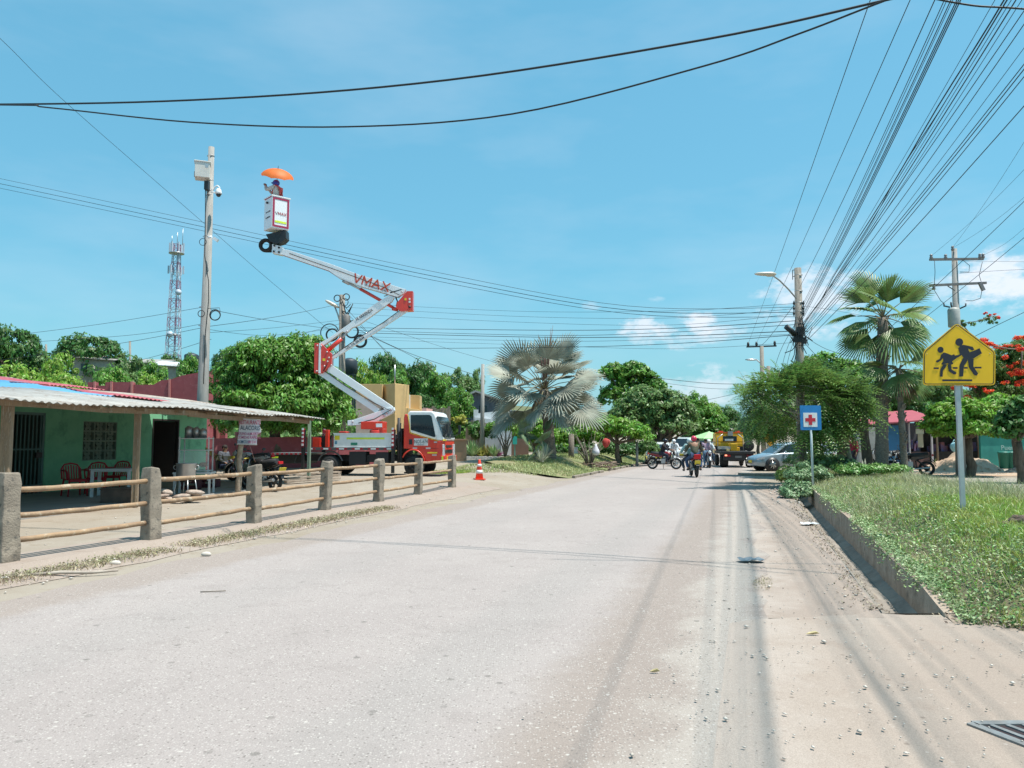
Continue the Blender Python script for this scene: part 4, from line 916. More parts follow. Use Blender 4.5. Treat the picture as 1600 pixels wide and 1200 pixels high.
m.build('pin', flat('pin_grey', (.5, .45, .45), .4, .3), kn); m = wmb(); m.prism([bpt(a, b, -.185) for a, b in [(504, 560), (508, 560), (508, 564), (504, 564)]], (0, .02, 0)); m.build('warning_label', flat('label_yellow', (.75, .55, .03)), kn)
bpoly([(497.5, 537), (514, 528), (548, 504), (570, 486), (590, 472), (607, 462), (616, 464), (612, 471), (560, 508), (550, 512), (542, 520), (535, 518), (504, 541)], -.10, .10, 'upper_link_arm', boom_w)
bpoly([(518.5, 559), (519, 555), (585, 513.5), (628, 484), (637, 486), (586, 520), (520, 561)], -.07, .07, 'parallel_link_arm', boom_w)
# upper knuckle
k2 = bpoly([(618.5, 481), (620, 473), (636, 454.8), (645, 454.8), (645, 485), (626, 486), (618, 481)], -.18, .18, 'upper_knuckle', red_p, .012)
for (a, b, ww, hh, mt_) in ((633.5, 467.5, 3, 3.4, flat('label_yellow', (.75, .55, .03))), (640, 467, 2.6, 2.8, flat('refl_white', (.75, .75, .75))), (640, 471.5, 3, 3, flat('refl_white', (.75, .75, .75)))):
    m = wmb(); m.prism([bpt(a-ww/2, b-hh/2, -.195), bpt(a+ww/2, b-hh/2, -.195), bpt(a+ww/2, b+hh/2, -.195), bpt(a-ww/2, b+hh/2, -.195)], (0, .02, 0)); m.build('label', mt_, k2)
m = wmb(); m.lathe([(.05, 0), (.05, -.02)], c=bpt(640, 479.5, -.18), n=14, axis='Y'); m.build('pin', blackm, k2)
top = bpoly([(438, 389), (451, 390.5), (476, 399), (520, 413.5), (560, 429), (634, 452), (631, 458), (621, 464), (560, 446.5), (530, 434.5), (514, 423), (438, 397)], -.13, .13, 'top_boom', boom_w)
m = wmb(); m.beam(bpt(440, 397.8, -.1), bpt(514, 423.6, -.1), .03, .03); m.beam(bpt(514, 423.6, -.1), bpt(531, 435, -.1), .03, .03); m.beam(bpt(531, 435, -.1), bpt(618, 464, -.1), .03, .03); m.build('edge_trim', flat('trim', (.35, .2, .18)), top)
def btext(s, px, py, px2, py2, size, mt, par, dy, **k):
    a = bpt(px, py, dy); b = bpt(px2, py2, dy); d = (b-a).normalized(); u = Vector((0, -1, 0)).cross(d)*1; u = Vector((-d.z, 0, d.x)); lc = lambda v: (ti.to_3x3() @ v)
    text(s, size, mt, par, ti @ ((a+b)/2), lc(d), lc(u), **k)
def block(par, Mx, txt, size, cols, wd=.17, vscale=1.0, th=.004):
    G = {'V': (.86, [((0, 1), (.43, 0)), ((.43, 0), (.86, 1))]), 'M': (.95, [((0, 0), (0, 1)), ((0, 1), (.475, .25)), ((.475, .25), (.95, 1)), ((.95, 1), (.95, 0))]), 'A': (.90, [((0, 0), (.45, 1)), ((.45, 1), (.90, 0)), ((.19, .30), (.71, .30))]), 'X': (.86, [((0, 0), (.86, 1)), ((0, 1), (.86, 0))])}
    tot = sum(G[c][0] for c in txt)+.27*(len(txt)-1); x = -tot/2; k = 0
    for c, mt_ in zip(txt, cols):
        m = MB()
        for a_, b_ in G[c][1]:
            a3 = Vector(((x+a_[0])*size, -.0006*k, (a_[1]-.5)*size)); b3 = Vector(((x+b_[0])*size, -.0006*k, (b_[1]-.5)*size)); k += 1
            d = (b3-a3).normalized(); n_ = Vector((-d.z, 0, d.x))*wd*size/2; m.prism([Mx @ (a3-n_-d*wd*size*.3), Mx @ (b3-n_+d*wd*size*.3), Mx @ (b3+n_+d*wd*size*.3), Mx @ (a3+n_-d*wd*size*.3)], (Mx.to_3x3() @ Vector((0, -th, 0))))
        m.build('lettering', mt_, par); x += G[c][0]+.27
_a, _b = bpt(556, 434.5, -.134), bpt(605, 448.5, -.134); _d = (_b-_a).normalized(); _M = Matrix(((_d.x, 0, -_d.z, 0), (0, 1, 0, 0), (_d.z, 0, _d.x, 0), (0, 0, 0, 1))); _M.translation = (_a+_b)/2
vr_ = flat('vmax_red', (.62, .07, .03)); block(top, ti @ _M, 'VMAX', .335, [vr_]*4)
btext('TECHNOLOGY FLEET', 571, 445.5, 604, 455, .10, flat('label_dark', (.15, .05, .06)), top, -.142, wmul=1.0)
btext('SE ARRIENDA', 556, 499.5, 582, 484, .17, black_t, trk, -.112, wmul=.75, bold=.001); btext('CEL: 316 366 8644', 538, 546.2, 571, 525.3, .155, black_t, trk, -.082, wmul=.72, bold=.001)
m = wmb(); m.tube([bpt(536, 438, 0), bpt(563, 452, 0)], .045, 10); m.tube([bpt(536, 438, 0), bpt(546, 443, 0)], .08, 8); m.build('cylinder_rod', steel, trk)
m = wmb(); m.tube([bpt(563, 451.5, 0), bpt(602, 473.5, 0), bpt(618, 483, 0)], [.065, .065, .06], 12); m.tube([bpt(613, 482), bpt(622, 484)], .08, 8); m.build('hydraulic_cylinder', red_p, trk)
m = wmb(); m.tube([bpt(512, 548, 0), bpt(534, 529, 0)], .09, 12); m.build('hydraulic_cylinder', red_p, trk); m = wmb(); m.tube([bpt(534, 529, 0), bpt(543, 518, 0)], .045, 10); m.build('cylinder_rod', steel, trk)
m = wmb(); m.beam(bpt(610, 458, -.05), bpt(628, 453, -.05), .16, .05); m.beam(bpt(628, 453), bpt(622, 465), .2, .08); m.beam(bpt(600, 463, .0), bpt(610, 459), .1, .02); m.build('linkage', steel, trk)
m = wmb()
for k in range(4): m.tube([bpt(618, 462+k), bpt(621, 470+k*.5), bpt(619, 478), bpt(624, 484)], .018, 5)
m.build('hose', black_rub, trk)
m = wmb(); m.tube([bpt(452, 396, -.16), bpt(480, 406, -.17), bpt(520, 420, -.16), bpt(600, 449, -.17), bpt(624, 461, -.19)], .014, 5); m.tube([bpt(626, 484, -.12), bpt(600, 503, -.1), bpt(560, 528, -.1), bpt(519, 556, -.12), bpt(505, 580, -.19)], .016, 5); m.tube([bpt(505, 578, -.15), bpt(540, 603, -.14), bpt(585, 630, -.14), bpt(609, 641, -.18), bpt(585, 655, -.2), bpt(560, 661, -.2)], .018, 5); m.build('hose', black_rub, trk)
for px, py in ((611, 640), (605, 645), (551, 659), (600, 649), (518, 571), (502, 541), (628, 456), (542, 518)): m = wmb(); m.lathe([(.04, 0), (.04, -.03), (.02, -.04)], c=bpt(px, py, -.16), n=10, axis='Y'); m.build('pin', flat('pin_grey', (.5, .45, .45), .4, .3), trk)
# basket head and bucket
m = wmb(); m.prism([bpt(a, b, -.16) for a, b in [(425, 381), (441, 385), (439, 398), (425, 395)]], (0, .3, 0)); m.build('boom_head', boom_w, trk, bev=.01)
m = wmb()
for px, py in ((429, 384), (436, 387), (428, 393), (436, 394)): m.lathe([(.04, 0), (.04, -.04)], c=bpt(px, py, -.16), n=8, axis='Y')
m.build('bolt', blackm, trk)
m = wmb(); m.torus(bpt(415.5, 383.5, -.05), .215, .075, axis='Y', n=24, k=10, sq=1.6); m.tube([bpt(417, 392), bpt(424, 392)], .07, 8); m.build('hose_loop', black_rub, trk)
m = wmb(); m.prism([bpt(a, b, -.25) for a, b in [(415, 366), (446.5, 359), (447, 372), (441, 378), (430, 381), (421, 377)]], (0, .45, 0)); m.tube([bpt(446, 366, -.1), bpt(446.5, 373, -.1), bpt(436, 380, -.1), bpt(423, 378, -.1)], .05, 8); m.build('bucket_mount', blackm, trk, bev=.02)
BC = bpt(432.5, 336, -.10); BR = R(42)
bk = empty('bucket_tmp', (0, 0, 0)); bpy.data.objects.remove(bk)
bw, bd, bh = .76, .62, 1.30; bm_ = ti.to_3x3(); 
def kmb():
    m = MB(); m.M = ti @ (Matrix.Translation(BC) @ Matrix.Rotation(BR, 4, 'Z')); return m
m = kmb()
m.prism([(-.36, -.29, -bh/2), (.36, -.29, -bh/2), (.36, .29, -bh/2), (-.36, .29, -bh/2)], (0, 0, .04))
for (a, b) in (((-.37, -.37), (.37, -.37)), ((.37, -.37), (.37, .37)), ((.37, .37), (-.37, .37)), ((-.37, .37), (-.37, -.37))):
    m.prism([(a[0], a[1], -bh/2), (b[0], b[1], -bh/2), (b[0]*.88, b[1]*.88, -bh/2), (a[0]*.88, a[1]*.88, -bh/2)], (0, 0, bh))
bucket = m.build('bucket', boom_w, trk, bev=.015)
m = kmb(); 
for (x0, x1, z0, z1) in ((-.345, .345, .52, .60), (-.345, .345, -.60, -.52), (-.345, -.265, -.52, .52), (.265, .345, -.52, .52)): m.bx(x0, x1, -.382, -.371, z0, z1)
for (x0, x1, z0, z1) in ((-.28, .28, .60, .645),): m.bx(-.385, -.371, -.30, .30, .60, .66)
m.build('red_border', flat('border_maroon', (.33, .02, .07), .5), bucket)
m = kmb(); m.bx(-.24, .24, -.382, -.373, -.42, -.34); m.build('lime_stripe', lime, bucket)
m = kmb(); m.bx(-.39, .39, -.33, .33, .635, .67); m.M = None; rimo = m.build('rim_tmp', boom_w, None); bpy.data.objects.remove(rimo)
m = kmb()
for (x0, x1, y0, y1) in ((-.40, .40, -.395, -.34), (-.40, .40, .34, .395), (-.40, -.34, -.34, .34), (.34, .40, -.34, .34)): m.bx(x0, x1, y0, y1, .63, .675)
m.build('bucket_rim', boom_w, bucket)
Mk = ti @ (Matrix.Translation(BC) @ Matrix.Rotation(BR, 4, 'Z')); M3 = Mk.to_3x3()
block(bucket, Mk @ Matrix.Translation((0, -.377, -.04)), 'VMAX', .105, [flat('v_grey', (.12, .10, .12))]+[flat('vmax_dred', (.35, .04, .05))]*3, wd=.16)
text('CEL: 316 366 8644', .09, black_t, bucket, Mk @ Vector((-.374, 0, .05)), M3 @ Vector((0, -1, 0)), M3 @ Vector((0, 0, 1)), wmul=.6); text('SE ARRIENDA', .09, black_t, bucket, Mk @ Vector((-.374, 0, -.18)), M3 @ Vector((0, -1, 0)), M3 @ Vector((0, 0, 1)), wmul=.75)
m = kmb(); m.ball((.44, .05, .12), (.06, .12, .2), 9); m.build('red_pouch', dred, bucket); m = kmb(); m.ball((-.42, .0, .42), .05, 8); m.build('control_knob', blackm, bucket)
# ---------------------------------------------------------------- people
def skin(name, verts, edges, radii, mt, parent, root=0, sub=2):
    me = bpy.data.meshes.new(name); me.from_pydata([tuple(v) for v in verts], edges, []); me.materials.append(mt)
    o = bpy.data.objects.new(name, me); C.objects.link(o); o.parent = parent
    md = o.modifiers.new('skin', 'SKIN'); md.use_smooth_shade = True
    for i, s in enumerate(me.skin_vertices[0].data):
        r = radii[i]; s.radius = (r, r) if not hasattr(r, '__len__') else r; s.use_root = (i == root)
    sb = o.modifiers.new('sub', 'SUBSURF'); sb.levels = sub; sb.render_levels = sub
    return o
STAND = dict(pelvis=(0, 0, .95), belly=(0, 0, 1.10), chest=(0, 0, 1.32), neck=(0, 0, 1.48), head=(.01, 0, 1.58), crown=(.0, 0, 1.68),
             shL=(0, .19, 1.42), elL=(-.02, .25, 1.14), haL=(.08, .25, .90), shR=(0, -.19, 1.42), elR=(-.02, -.25, 1.14), haR=(.08, -.25, .90),
             hiL=(0, .10, .92), knL=(.02, .11, .50), anL=(-.02, .11, .08), toL=(.13, .12, .04), hiR=(0, -.10, .92), knR=(.04, -.11, .50), anR=(-.02, -.11, .08), toR=(.13, -.12, .04))
def mod(**k): d = dict(STAND); d.update(k); return d
RIDE = mod(pelvis=(-.10, 0, .86), belly=(-.08, 0, 1.0), chest=(.0, 0, 1.24), neck=(.05, 0, 1.38), head=(.09, 0, 1.48), crown=(.09, 0, 1.58),
           shL=(.02, .19, 1.33), elL=(.16, .28, 1.12), haL=(.42, .30, 1.05), shR=(.02, -.19, 1.33), elR=(.16, -.28, 1.12), haR=(.42, -.30, 1.05),
           hiL=(-.08, .11, .84), knL=(.26, .24, .72), anL=(.12, .22, .34), toL=(.26, .23, .28), hiR=(-.08, -.11, .84), knR=(.26, -.24, .72), anR=(.12, -.22, .34), toR=(.26, -.23, .28))
SIT = mod(pelvis=(0, 0, .50), belly=(-.04, 0, .66), chest=(-.06, 0, .90), neck=(-.04, 0, 1.05), head=(0, 0, 1.15), crown=(0, 0, 1.25),
          shL=(-.06, .19, .98), elL=(.0, .25, .74), haL=(.22, .18, .62), shR=(-.06, -.19, .98), elR=(.0, -.25, .74), haR=(.22, -.18, .62),
          hiL=(0, .1, .50), knL=(.42, .13, .50), anL=(.45, .13, .09), toL=(.58, .14, .04), hiR=(0, -.1, .50), knR=(.42, -.13, .50), anR=(.45, -.13, .09), toR=(.58, -.14, .04))
def person(label, loc, rz, P, shirt, trousers, hair=(.02, .015, .012), sc_=1.0, helmet=None, longs=True, shorts=False, group=None, skinc=None, shoe=(.03, .03, .03)):
    r = empty('person', loc, rz, label, 'person', group, sc_)
    J = {k: Vector(v) for k, v in P.items()}
    names = list(J); idx = {k: i for i, k in enumerate(names)}
    E = [('pelvis', 'belly'), ('belly', 'chest'), ('chest', 'neck'), ('neck', 'head'), ('head', 'crown'), ('chest', 'shL'), ('shL', 'elL'), ('elL', 'haL'), ('chest', 'shR'), ('shR', 'elR'), ('elR', 'haR'),
         ('pelvis', 'hiL'), ('hiL', 'knL'), ('knL', 'anL'), ('anL', 'toL'), ('pelvis', 'hiR'), ('hiR', 'knR'), ('knR', 'anR'), ('anR', 'toR')]
    rad = dict(pelvis=.12, belly=.115, chest=.13, neck=.052, head=.085, crown=.075, sh=.062, el=.042, ha=.026, hi=.085, kn=.056, an=.038, to=.034)
    V = [J[n] for n in names]; Rr = [rad.get(n, rad.get(n[:2], .05)) for n in names]; Ed = [(idx[a], idx[b]) for a, b in E]
    for side in 'LR':       # palm and five fingers
        el_, ha = J['el'+side], J['ha'+side]; d = (ha-el_).normalized(); sv_ = d.cross(Vector((0, 0, 1))); sv_ = sv_.normalized() if sv_.length > .1 else Vector((0, 1, 0))
        V.append(ha+d*.06); Rr.append((.034, .018)); pi = len(V)-1; Ed.append((idx['ha'+side], pi))
        for q, (off, ln_) in enumerate(((-.036, .055), (-.013, .068), (.011, .064), (.033, .05))):
            V.append(V[pi]+d*.03+sv_*off); Rr.append(.0095); V.append(V[-1]+d*ln_*.6+Vector((0, 0, -.014))); Rr.append(.0085); V.append(V[-1]+d*ln_*.4+Vector((0, 0, -.024))); Rr.append(.007)
            n_ = len(V); Ed += [(pi, n_-3), (n_-3, n_-2), (n_-2, n_-1)]
        V.append(ha+d*.035-sv_*.045); Rr.append(.011); V.append(V[-1]+d*.04-sv_*.015); Rr.append(.009); n_ = len(V); Ed += [(idx['ha'+side], n_-2), (n_-2, n_-1)]
    sk = flat('skin_%d' % int((skinc or (.30, .16, .10))[0]*100), skinc or (.30, .16, .10), .6)
    body = skin('body', V, Ed, Rr, sk, r, idx['pelvis'], 1)
    def cloth(name, ns, es, rr, col, grow=1.0):
        vs = [J[n] for n in ns]; ii = {n: i for i, n in enumerate(ns)}
        return skin(name, vs, [(ii[a], ii[b]) for a, b in es], rr, mat('cloth_%02d%02d%02d' % tuple(int(c*99) for c in col), col, tuple(c*.7 for c in col), 5, .9, bump=.6, bscale=12), r, 0)
    el2 = {s: J['el'+s].lerp(J['ha'+s], .82 if longs else -.3) for s in 'LR'}
    for s in 'LR': J['cu'+s] = el2[s]
    es = [('pelvis', 'belly'), ('belly', 'chest'), ('chest', 'nb')]; J['nb'] = J['chest'].lerp(J['neck'], .55); ns = ['pelvis', 'belly', 'chest', 'nb']; rr = [.138, .142, .152, .085]
    for s in 'LR':
        if longs: ns += ['sh'+s, 'el'+s, 'cu'+s]; es += [('chest', 'sh'+s), ('sh'+s, 'el'+s), ('el'+s, 'cu'+s)]; rr += [.085, .06, .045]
        else: ns += ['sh'+s, 'cu'+s]; es += [('chest', 'sh'+s), ('sh'+s, 'cu'+s)]; rr += [.088, .068]
    cloth('shirt', ns, es, rr, shirt)
    ns = ['pelvis']; es = []; rr = [.145]
    for s in 'LR':
        J['hm'+s] = J['kn'+s].lerp(J['an'+s], .88)
        ns += ['hi'+s, 'kn'+s] + ([] if shorts else ['hm'+s]); es += [('pelvis', 'hi'+s), ('hi'+s, 'kn'+s)] + ([] if shorts else [('kn'+s, 'hm'+s)]); rr += [.105, .072]+([] if shorts else [.06])
    cloth('trousers', ns, es, rr, trousers)
    m = MB()
    for s in 'LR':
        a, t = J['an'+s], J['to'+s]; d = (t-a); d.z = 0; ang = math.atan2(d.y, d.x); m.ball((a+t)/2+Vector((.01, 0, -.01)), (.135, .05, .045), 10, rot=Matrix.Rotation(ang, 3, 'Z'))
    m.build('shoes', flat('shoe_%d' % int(shoe[0]*99), shoe), r)
    hd = J['head']; fz = 0
    m = MB(); m.ball(hd+Vector((.098, 0, .0)), (.022, .014, .026), 7)
    for s in (-1, 1): m.ball(hd+Vector((.005, s*.088, .0)), (.02, .012, .03), 6)
    m.build('nose_and_ears', sk, r)
    m = MB()
    for s in (-1, 1): m.ball(hd+Vector((.082, s*.035, .025)), (.012, .014, .009), 6)
    m.build('eyes', black_t, r); m = MB(); m.ball(hd+Vector((.085, 0, -.05)), (.012, .028, .007), 6); m.build('mouth', flat('lips', (.25, .08, .07)), r)
    if helmet:
        m = MB(); m.ball(hd+Vector((-.012, 0, .045)), (.135, .122, .125), 14); m.build('helmet', flat('helmet_%02d%02d' % (int(helmet[0]*99), int(helmet[2]*99)), helmet, .25), r)
        m = MB(); m.ball(hd+Vector((.11, 0, .05)), (.06, .095, .018), 10); m.build('helmet_brim', flat('helmet_%02d%02d' % (int(helmet[0]*99), int(helmet[2]*99)), helmet, .25), r)
    else:
        m = MB(); m.ball(hd+Vector((-.022, 0, .05)), (.105, .096, .088), 12); m.build('hair', flat('hair', hair, .8), r)
    return r
# worker in the bucket, seen from behind, arms raised to a phone
WK = mod(shL=(.02, .19, 1.42), elL=(.30, .26, 1.30), haL=(.42, .12, 1.52), shR=(.02, -.19, 1.42), elR=(.32, -.20, 1.30), haR=(.46, -.06, 1.52), chest=(.02, 0, 1.32), neck=(.04, 0, 1.48), head=(.07, 0, 1.57), crown=(.07, 0, 1.67))
wf = BC+Vector((.04, 0, -.62)); wz = at(432, 284, BC.y).z-1.86
wk = person('worker with blue helmet and white shirt standing in the raised bucket holding a phone', (BC.x-.0, BC.y, wz), R(168), WK, (.60, .57, .52), (.06, .08, .16), helmet=(.03, .06, .42), sc_=1.12)
m = MB()
for s in (-1, 1):
    m.tube([(-.12, s*.03, 1.12), (-.155, s*.07, 1.28), (-.135, s*.11, 1.43), (.0, s*.13, 1.50), (.12, s*.11, 1.38), (.15, s*.1, 1.2)], .022, 6)
    m.tube([(-.15, -s*.10, 1.15), (-.17, 0, 1.32), (-.13, s*.12, 1.44)], .02, 6)
m.torus((0, 0, 1.08), .15, .022, axis='Z'); m.build('harness', flat('harness_red', (.65, .06, .05), .6), wk)
ph = MB(); ph.box((BC.x-.50, BC.y+.06, wz+1.75), (.02, .16, .09), rz=R(-12)); ph.box((BC.x-.51, BC.y+.06, wz+1.75), (.004, .14, .075), rz=R(-12)); tag(ph.build('phone', blackm, bev=.004), 'dark phone held up by the worker in the bucket', 'phone')
# orange umbrella
um = empty('umbrella', (0, 0, 0), 0, 'orange umbrella opened above the worker in the bucket', 'umbrella'); uc = at(434.5, 263.5, BC.y); um.location = uc; um.rotation_euler = (R(24), R(12), 0)
V = []; Fc = []; n = 8; kk = 7; ur = .66
for i in range(kk+1):
    q = i/kk
    for j in range(n*4):
        a = 2*math.pi*j/(n*4); edge = abs(math.sin(a*n/2)); r_ = ur*math.sin(q*1.25)/math.sin(1.25); z = -.34*(1-math.cos(q*1.35))/(1-math.cos(1.35)) + edge*.035*q*q
        V.append((r_*math.cos(a)*(1-.035*edge*q), r_*math.sin(a)*(1-.035*edge*q), z))
for i in range(kk):
    for j in range(n*4): a = i*n*4+j; b = i*n*4+(j+1) % (n*4); Fc.append((a, b, b+n*4, a+n*4))
o = npmesh('canopy', np.array(V), np.array(Fc), mat('umbrella_orange', (.85, .20, .03), (.80, .17, .025), 3, .6, trans=.35), um, smooth=True)
m = MB(); m.tube([(0, 0, .10), (0, 0, -.95)], .01, 6); m.tube([(0, 0, .0), (0, 0, .12)], [.012, .006], 6)
m.build('shaft', blackm, um); m = MB()
for j in range(n):
    a = 2*math.pi*j/n; m.tube([(0, 0, -.04), (.33*math.cos(a), .33*math.sin(a), -.12), (.63*math.cos(a), .63*math.sin(a), -.35)], .005, 4); m.tube([(0, 0, -.30), (.33*math.cos(a), .33*math.sin(a), -.13)], .004, 4)
m.build('ribs', blackm, um)
# seated man under the tree
sp = at(352, 700, 27.6); person('seated person in grey shirt and dark blue jeans in the shade behind the trunk post', (sp.x, sp.y, .1), R(-20), SIT, (.10, .11, .13), (.03, .045, .10))
ac = empty('garden_chair', (sp.x, sp.y, .1), R(-20), 'dark garden chair under the seated person in the shade', 'chair'); gc = flat('chair_dark', (.10, .11, .10))
m = MB(); m.box((0, 0, .40), (.46, .46, .03)); m.build('seat', gc, ac); m = MB(); m.box((-.22, 0, .66), (.03, .46, .5), rot=Matrix.Rotation(-.15, 3, 'Y')); m.build('backrest', gc, ac)
for sx in (-1, 1):
    for sy in (-1, 1): m = MB(); m.tube([(.2*sx, .2*sy, .4), (.22*sx, .22*sy, 0)], .02, 6); m.build('leg', gc, ac)
# ---------------------------------------------------------------- motorcycles
def wheelmc(par, x, r, rim_m, disc=True, name='wheel'):
    m = MB(); m.torus((0, 0, 0), r-.045, .048, axis='Y', n=28, k=8); o = m.build(name, black_rub, par); o.location = (x, 0, r)
    m = MB(); m.torus((0, 0, 0), r-.095, .014, axis='Y', n=28, k=6, sq=2)
    for k in range(5):
        a = k*1.2566
        for s in (-.12, .12): m.beam((.03*math.cos(a), 0, .03*math.sin(a)), ((r-.09)*math.cos(a+s), 0, (r-.09)*math.sin(a+s)), .02, .016, up=(0, 1, 0))
    m.lathe([(.045, -.06), (.045, .06)], n=12, axis='Y'); m.lathe([(.11, .045), (.11, .05)], n=18, axis='Y'); m.build('rim', rim_m, o); return o
def motorcycle(label, loc, rz, col, plate=(.72, .55, .05), group=None, rim_m=None, cat='motorcycle', scooter=False, sc_=1.0, lean=.0):
    r = empty('motorcycle', loc, rz, label, cat, group, sc_); r.rotation_euler = (lean, 0, rz)
    paint = flat('bike_%02d%02d%02d' % tuple(int(c*99) for c in col), col, .3, coat=.5); rim_m = rim_m or flat('rim_dark2', (.06, .06, .06), .4, .5)
    wheelmc(r, -.64, .30, rim_m); wheelmc(r, .64, .30, rim_m)
    m = MB(); m.tube([(.42, 0, .93), (.30, 0, .78), (-.05, 0, .70), (-.35, 0, .66), (-.80, 0, .80)], .028, 8); m.tube([(.40, 0, .86), (.30, 0, .45), (.05, 0, .30), (-.30, 0, .32), (-.25, 0, .62)], .024, 8)
    for s in (-1, 1): m.tube([(-.25, .06*s, .36), (-.64, .08*s, .30)], .022, 6); m.tube([(-.30, .09*s, .64), (-.62, .10*s, .34)], .03, 8); m.tube([(-.2, .09*s, .40), (-.15, .2*s, .34)], .014, 5)
    m.build('frame', blackm, r)
    m = MB(); m.box((.02, 0, .44), (.34, .24, .26)); m.ball((.12, 0, .58), (.10, .11, .13), 8); m.tube([(.05, .09, .36), (-.15, .12, .28), (-.75, .14, .34)], [.025, .03, .05], 8); m.build('engine', steel, r, bev=.02)
    m = MB(); m.ball((.13, 0, .84), (.27, .15, .12), 12); m.ball((.25, 0, .80), (.14, .17, .12), 8); m.build('fuel_tank', paint, r)
    m = MB(); m.tube([(-.04, 0, .82), (-.2, 0, .80), (-.42, 0, .83), (-.72, 0, .88)], [.09, .12, .12, .08], 10); m.build('seat', flat('seat_black', (.025, .025, .028), .7), r)
    m = MB()
    for s in (-1, 1): m.prism([(-.08, .10*s, .62), (-.10, .12*s, .76), (-.70, .09*s, .86), (-.82, .06*s, .80), (-.5, .11*s, .70)], (0, .02*s, 0))
    m.build('side_panel', paint, r)
    m = MB()
    for s in (-1, 1): m.tube([(.44, .09*s, .92), (.50, .09*s, .70), (.64, .09*s, .30)], [.022, .026, .02], 8)
    m.torus((.64, 0, .30), .335, .02, axis='Y', n=16, k=6, a0=.35, a1=2.1, sq=3.5); m.build('fork', steel, r)
    m = MB(); m.torus((-.64, 0, .30), .34, .018, axis='Y', n=14, k=6, a0=1.3, a1=2.9, sq=4); m.beam((-.80, 0, .72), (-.98, 0, .50), .14, .02); m.build('mudguard', blackm, r)
    m = MB(); m.tube([(.40, 0, .96), (.42, .12, 1.02), (.36, .26, 1.04), (.26, .37, 1.0)], .014, 6); m.tube([(.40, 0, .96), (.42, -.12, 1.02), (.36, -.26, 1.04), (.26, -.37, 1.0)], .014, 6); m.tube([(.30, .31, 1.02), (.24, .38, 1.0)], .022, 6); m.tube([(.30, -.31, 1.02), (.24, -.38, 1.0)], .022, 6); hb = m.build('handlebar', blackm, r)
    for s in (-1, 1): m = MB(); m.tube([(.36, .26*s, 1.04), (.34, .32*s, 1.18)], .007, 5); m.ball((.34, .34*s, 1.22), (.012, .07, .045), 10); m.build('mirror', blackm, hb)
    m = MB(); m.ball((.54, 0, .90), (.10, .12, .12), 12); hl = m.build('headlight', paint if scooter else blackm, r); m = MB(); m.ball((.585, 0, .90), (.065, .095, .095), 12); m.build('lens', flat('lens_clear', (.7, .72, .75), .1), hl)
    m = MB(); m.box((-.86, 0, .84), (.06, .16, .08)); m.build('tail_light', flat('tail_red', (.55, .015, .02), .3), r, bev=.01)
    m = MB(); m.box((-.95, 0, .62), (.015, .24, .17), rot=Matrix.Rotation(-.35, 3, 'Y')); m.build('plate', flat('plate_yellow', plate), r)
    if scooter:
        m = MB(); m.prism([(.34, -.16, .95), (.50, -.16, .60), (.40, -.16, .35), (.30, -.16, .35), (.38, -.16, .60), (.26, -.16, .95)], (0, .32, 0)); m.build('leg_shield', paint, r, bev=.03)
    m = MB(); m.tube([(-.05, .1, .28), (-.1, .25, .02)], .012, 5); m.build('kickstand', blackm, r)
    return r
def face(px1, py1, px2, py2): a = gp(px1, py1); b = gp(px2, py2); return math.atan2(b.y-a.y, b.x-a.x)
p = gp(428, 768)
motorcycle('black motorcycle with yellow plate parked behind the bamboo rails', (p.x-.5, p.y+.35, p.z), R(146), (.02, .02, .022))
p = gp(380, 757); motorcycle('white and red scooter parked behind the trunk post', (p.x-.15, p.y+1.0, p.z+.05), R(165), (.62, .60, .62), plate=(.6, .6, .6), scooter=True)
# right side bikes parked by the kiosk
gR = 'motorcycles parked by the kiosk'
p = gp(1447, 744); motorcycle('black motorcycle with its rear wheel turned to the street, right of the thin palm', (p.x-.55, p.y+.25, p.z), R(158), (.02, .022, .025), group=gR)
p = gp(1402, 735); motorcycle('black motorcycle with white tank between the two palm trunks', (p.x-.2, p.y+.9, p.z), R(150), (.60, .60, .60), group=gR)
p = gp(1462, 726); motorcycle('dark red motorcycle behind the dirt pile', (p.x+.3, p.y+.6, p.z), R(165), (.18, .012, .03), group=gR)
p = gp(1432, 726); motorcycle('dark blue motorcycle half hidden behind the black one', (p.x, p.y+1.2, p.z), R(150), (.03, .05, .12), group=gR)
# road traffic
p = gp(1085, 746.5); p.z += .008; rz = R(90)-math.atan(RS)+R(14)
b1 = motorcycle('red tailed motorcycle ridden away from the camera down the middle of the road', p+Vector((.15, .7, 0)), rz, (.30, .02, .02))
m = MB(); m.box((-.87, 0, .86), (.08, .27, .20)); m.build('tail_light', flat('tail_red', (.55, .015, .02), .3), b1, bev=.02)
RIDE_UP = mod(**{k: v for k, v in RIDE.items()}); RIDE_UP.update(elL=(.08, .36, 1.06), elR=(.08, -.36, 1.06), haL=(.30, .33, 1.04), haR=(.30, -.33, 1.04), anL=(.06, .25, .30), anR=(.06, -.25, .30), toL=(.2, .27, .26), toR=(.2, -.27, .26), knL=(.22, .30, .64), knR=(.22, -.30, .64))
person('passenger with pink helmet and olive shirt on the back of the motorcycle heading away', tuple(p+Vector((.15, .7, 0))+Vector((-math.cos(rz)*.22, -math.sin(rz)*.22, .03))), rz, mod(**{**RIDE_UP, 'elL': (.12, .34, 1.02), 'elR': (.12, -.34, 1.02)}), (.10, .105, .07), (.05, .09, .18), helmet=(.62, .05, .10), sc_=1.04)
person('driver in pale teal shirt in front of the passenger with the pink helmet', tuple(p+Vector((.10, .7, 0))+Vector((math.cos(rz)*.22-.06, math.sin(rz)*.22, 0))), rz, RIDE_UP, (.30, .50, .50), (.04, .05, .07), helmet=(.55, .65, .66))
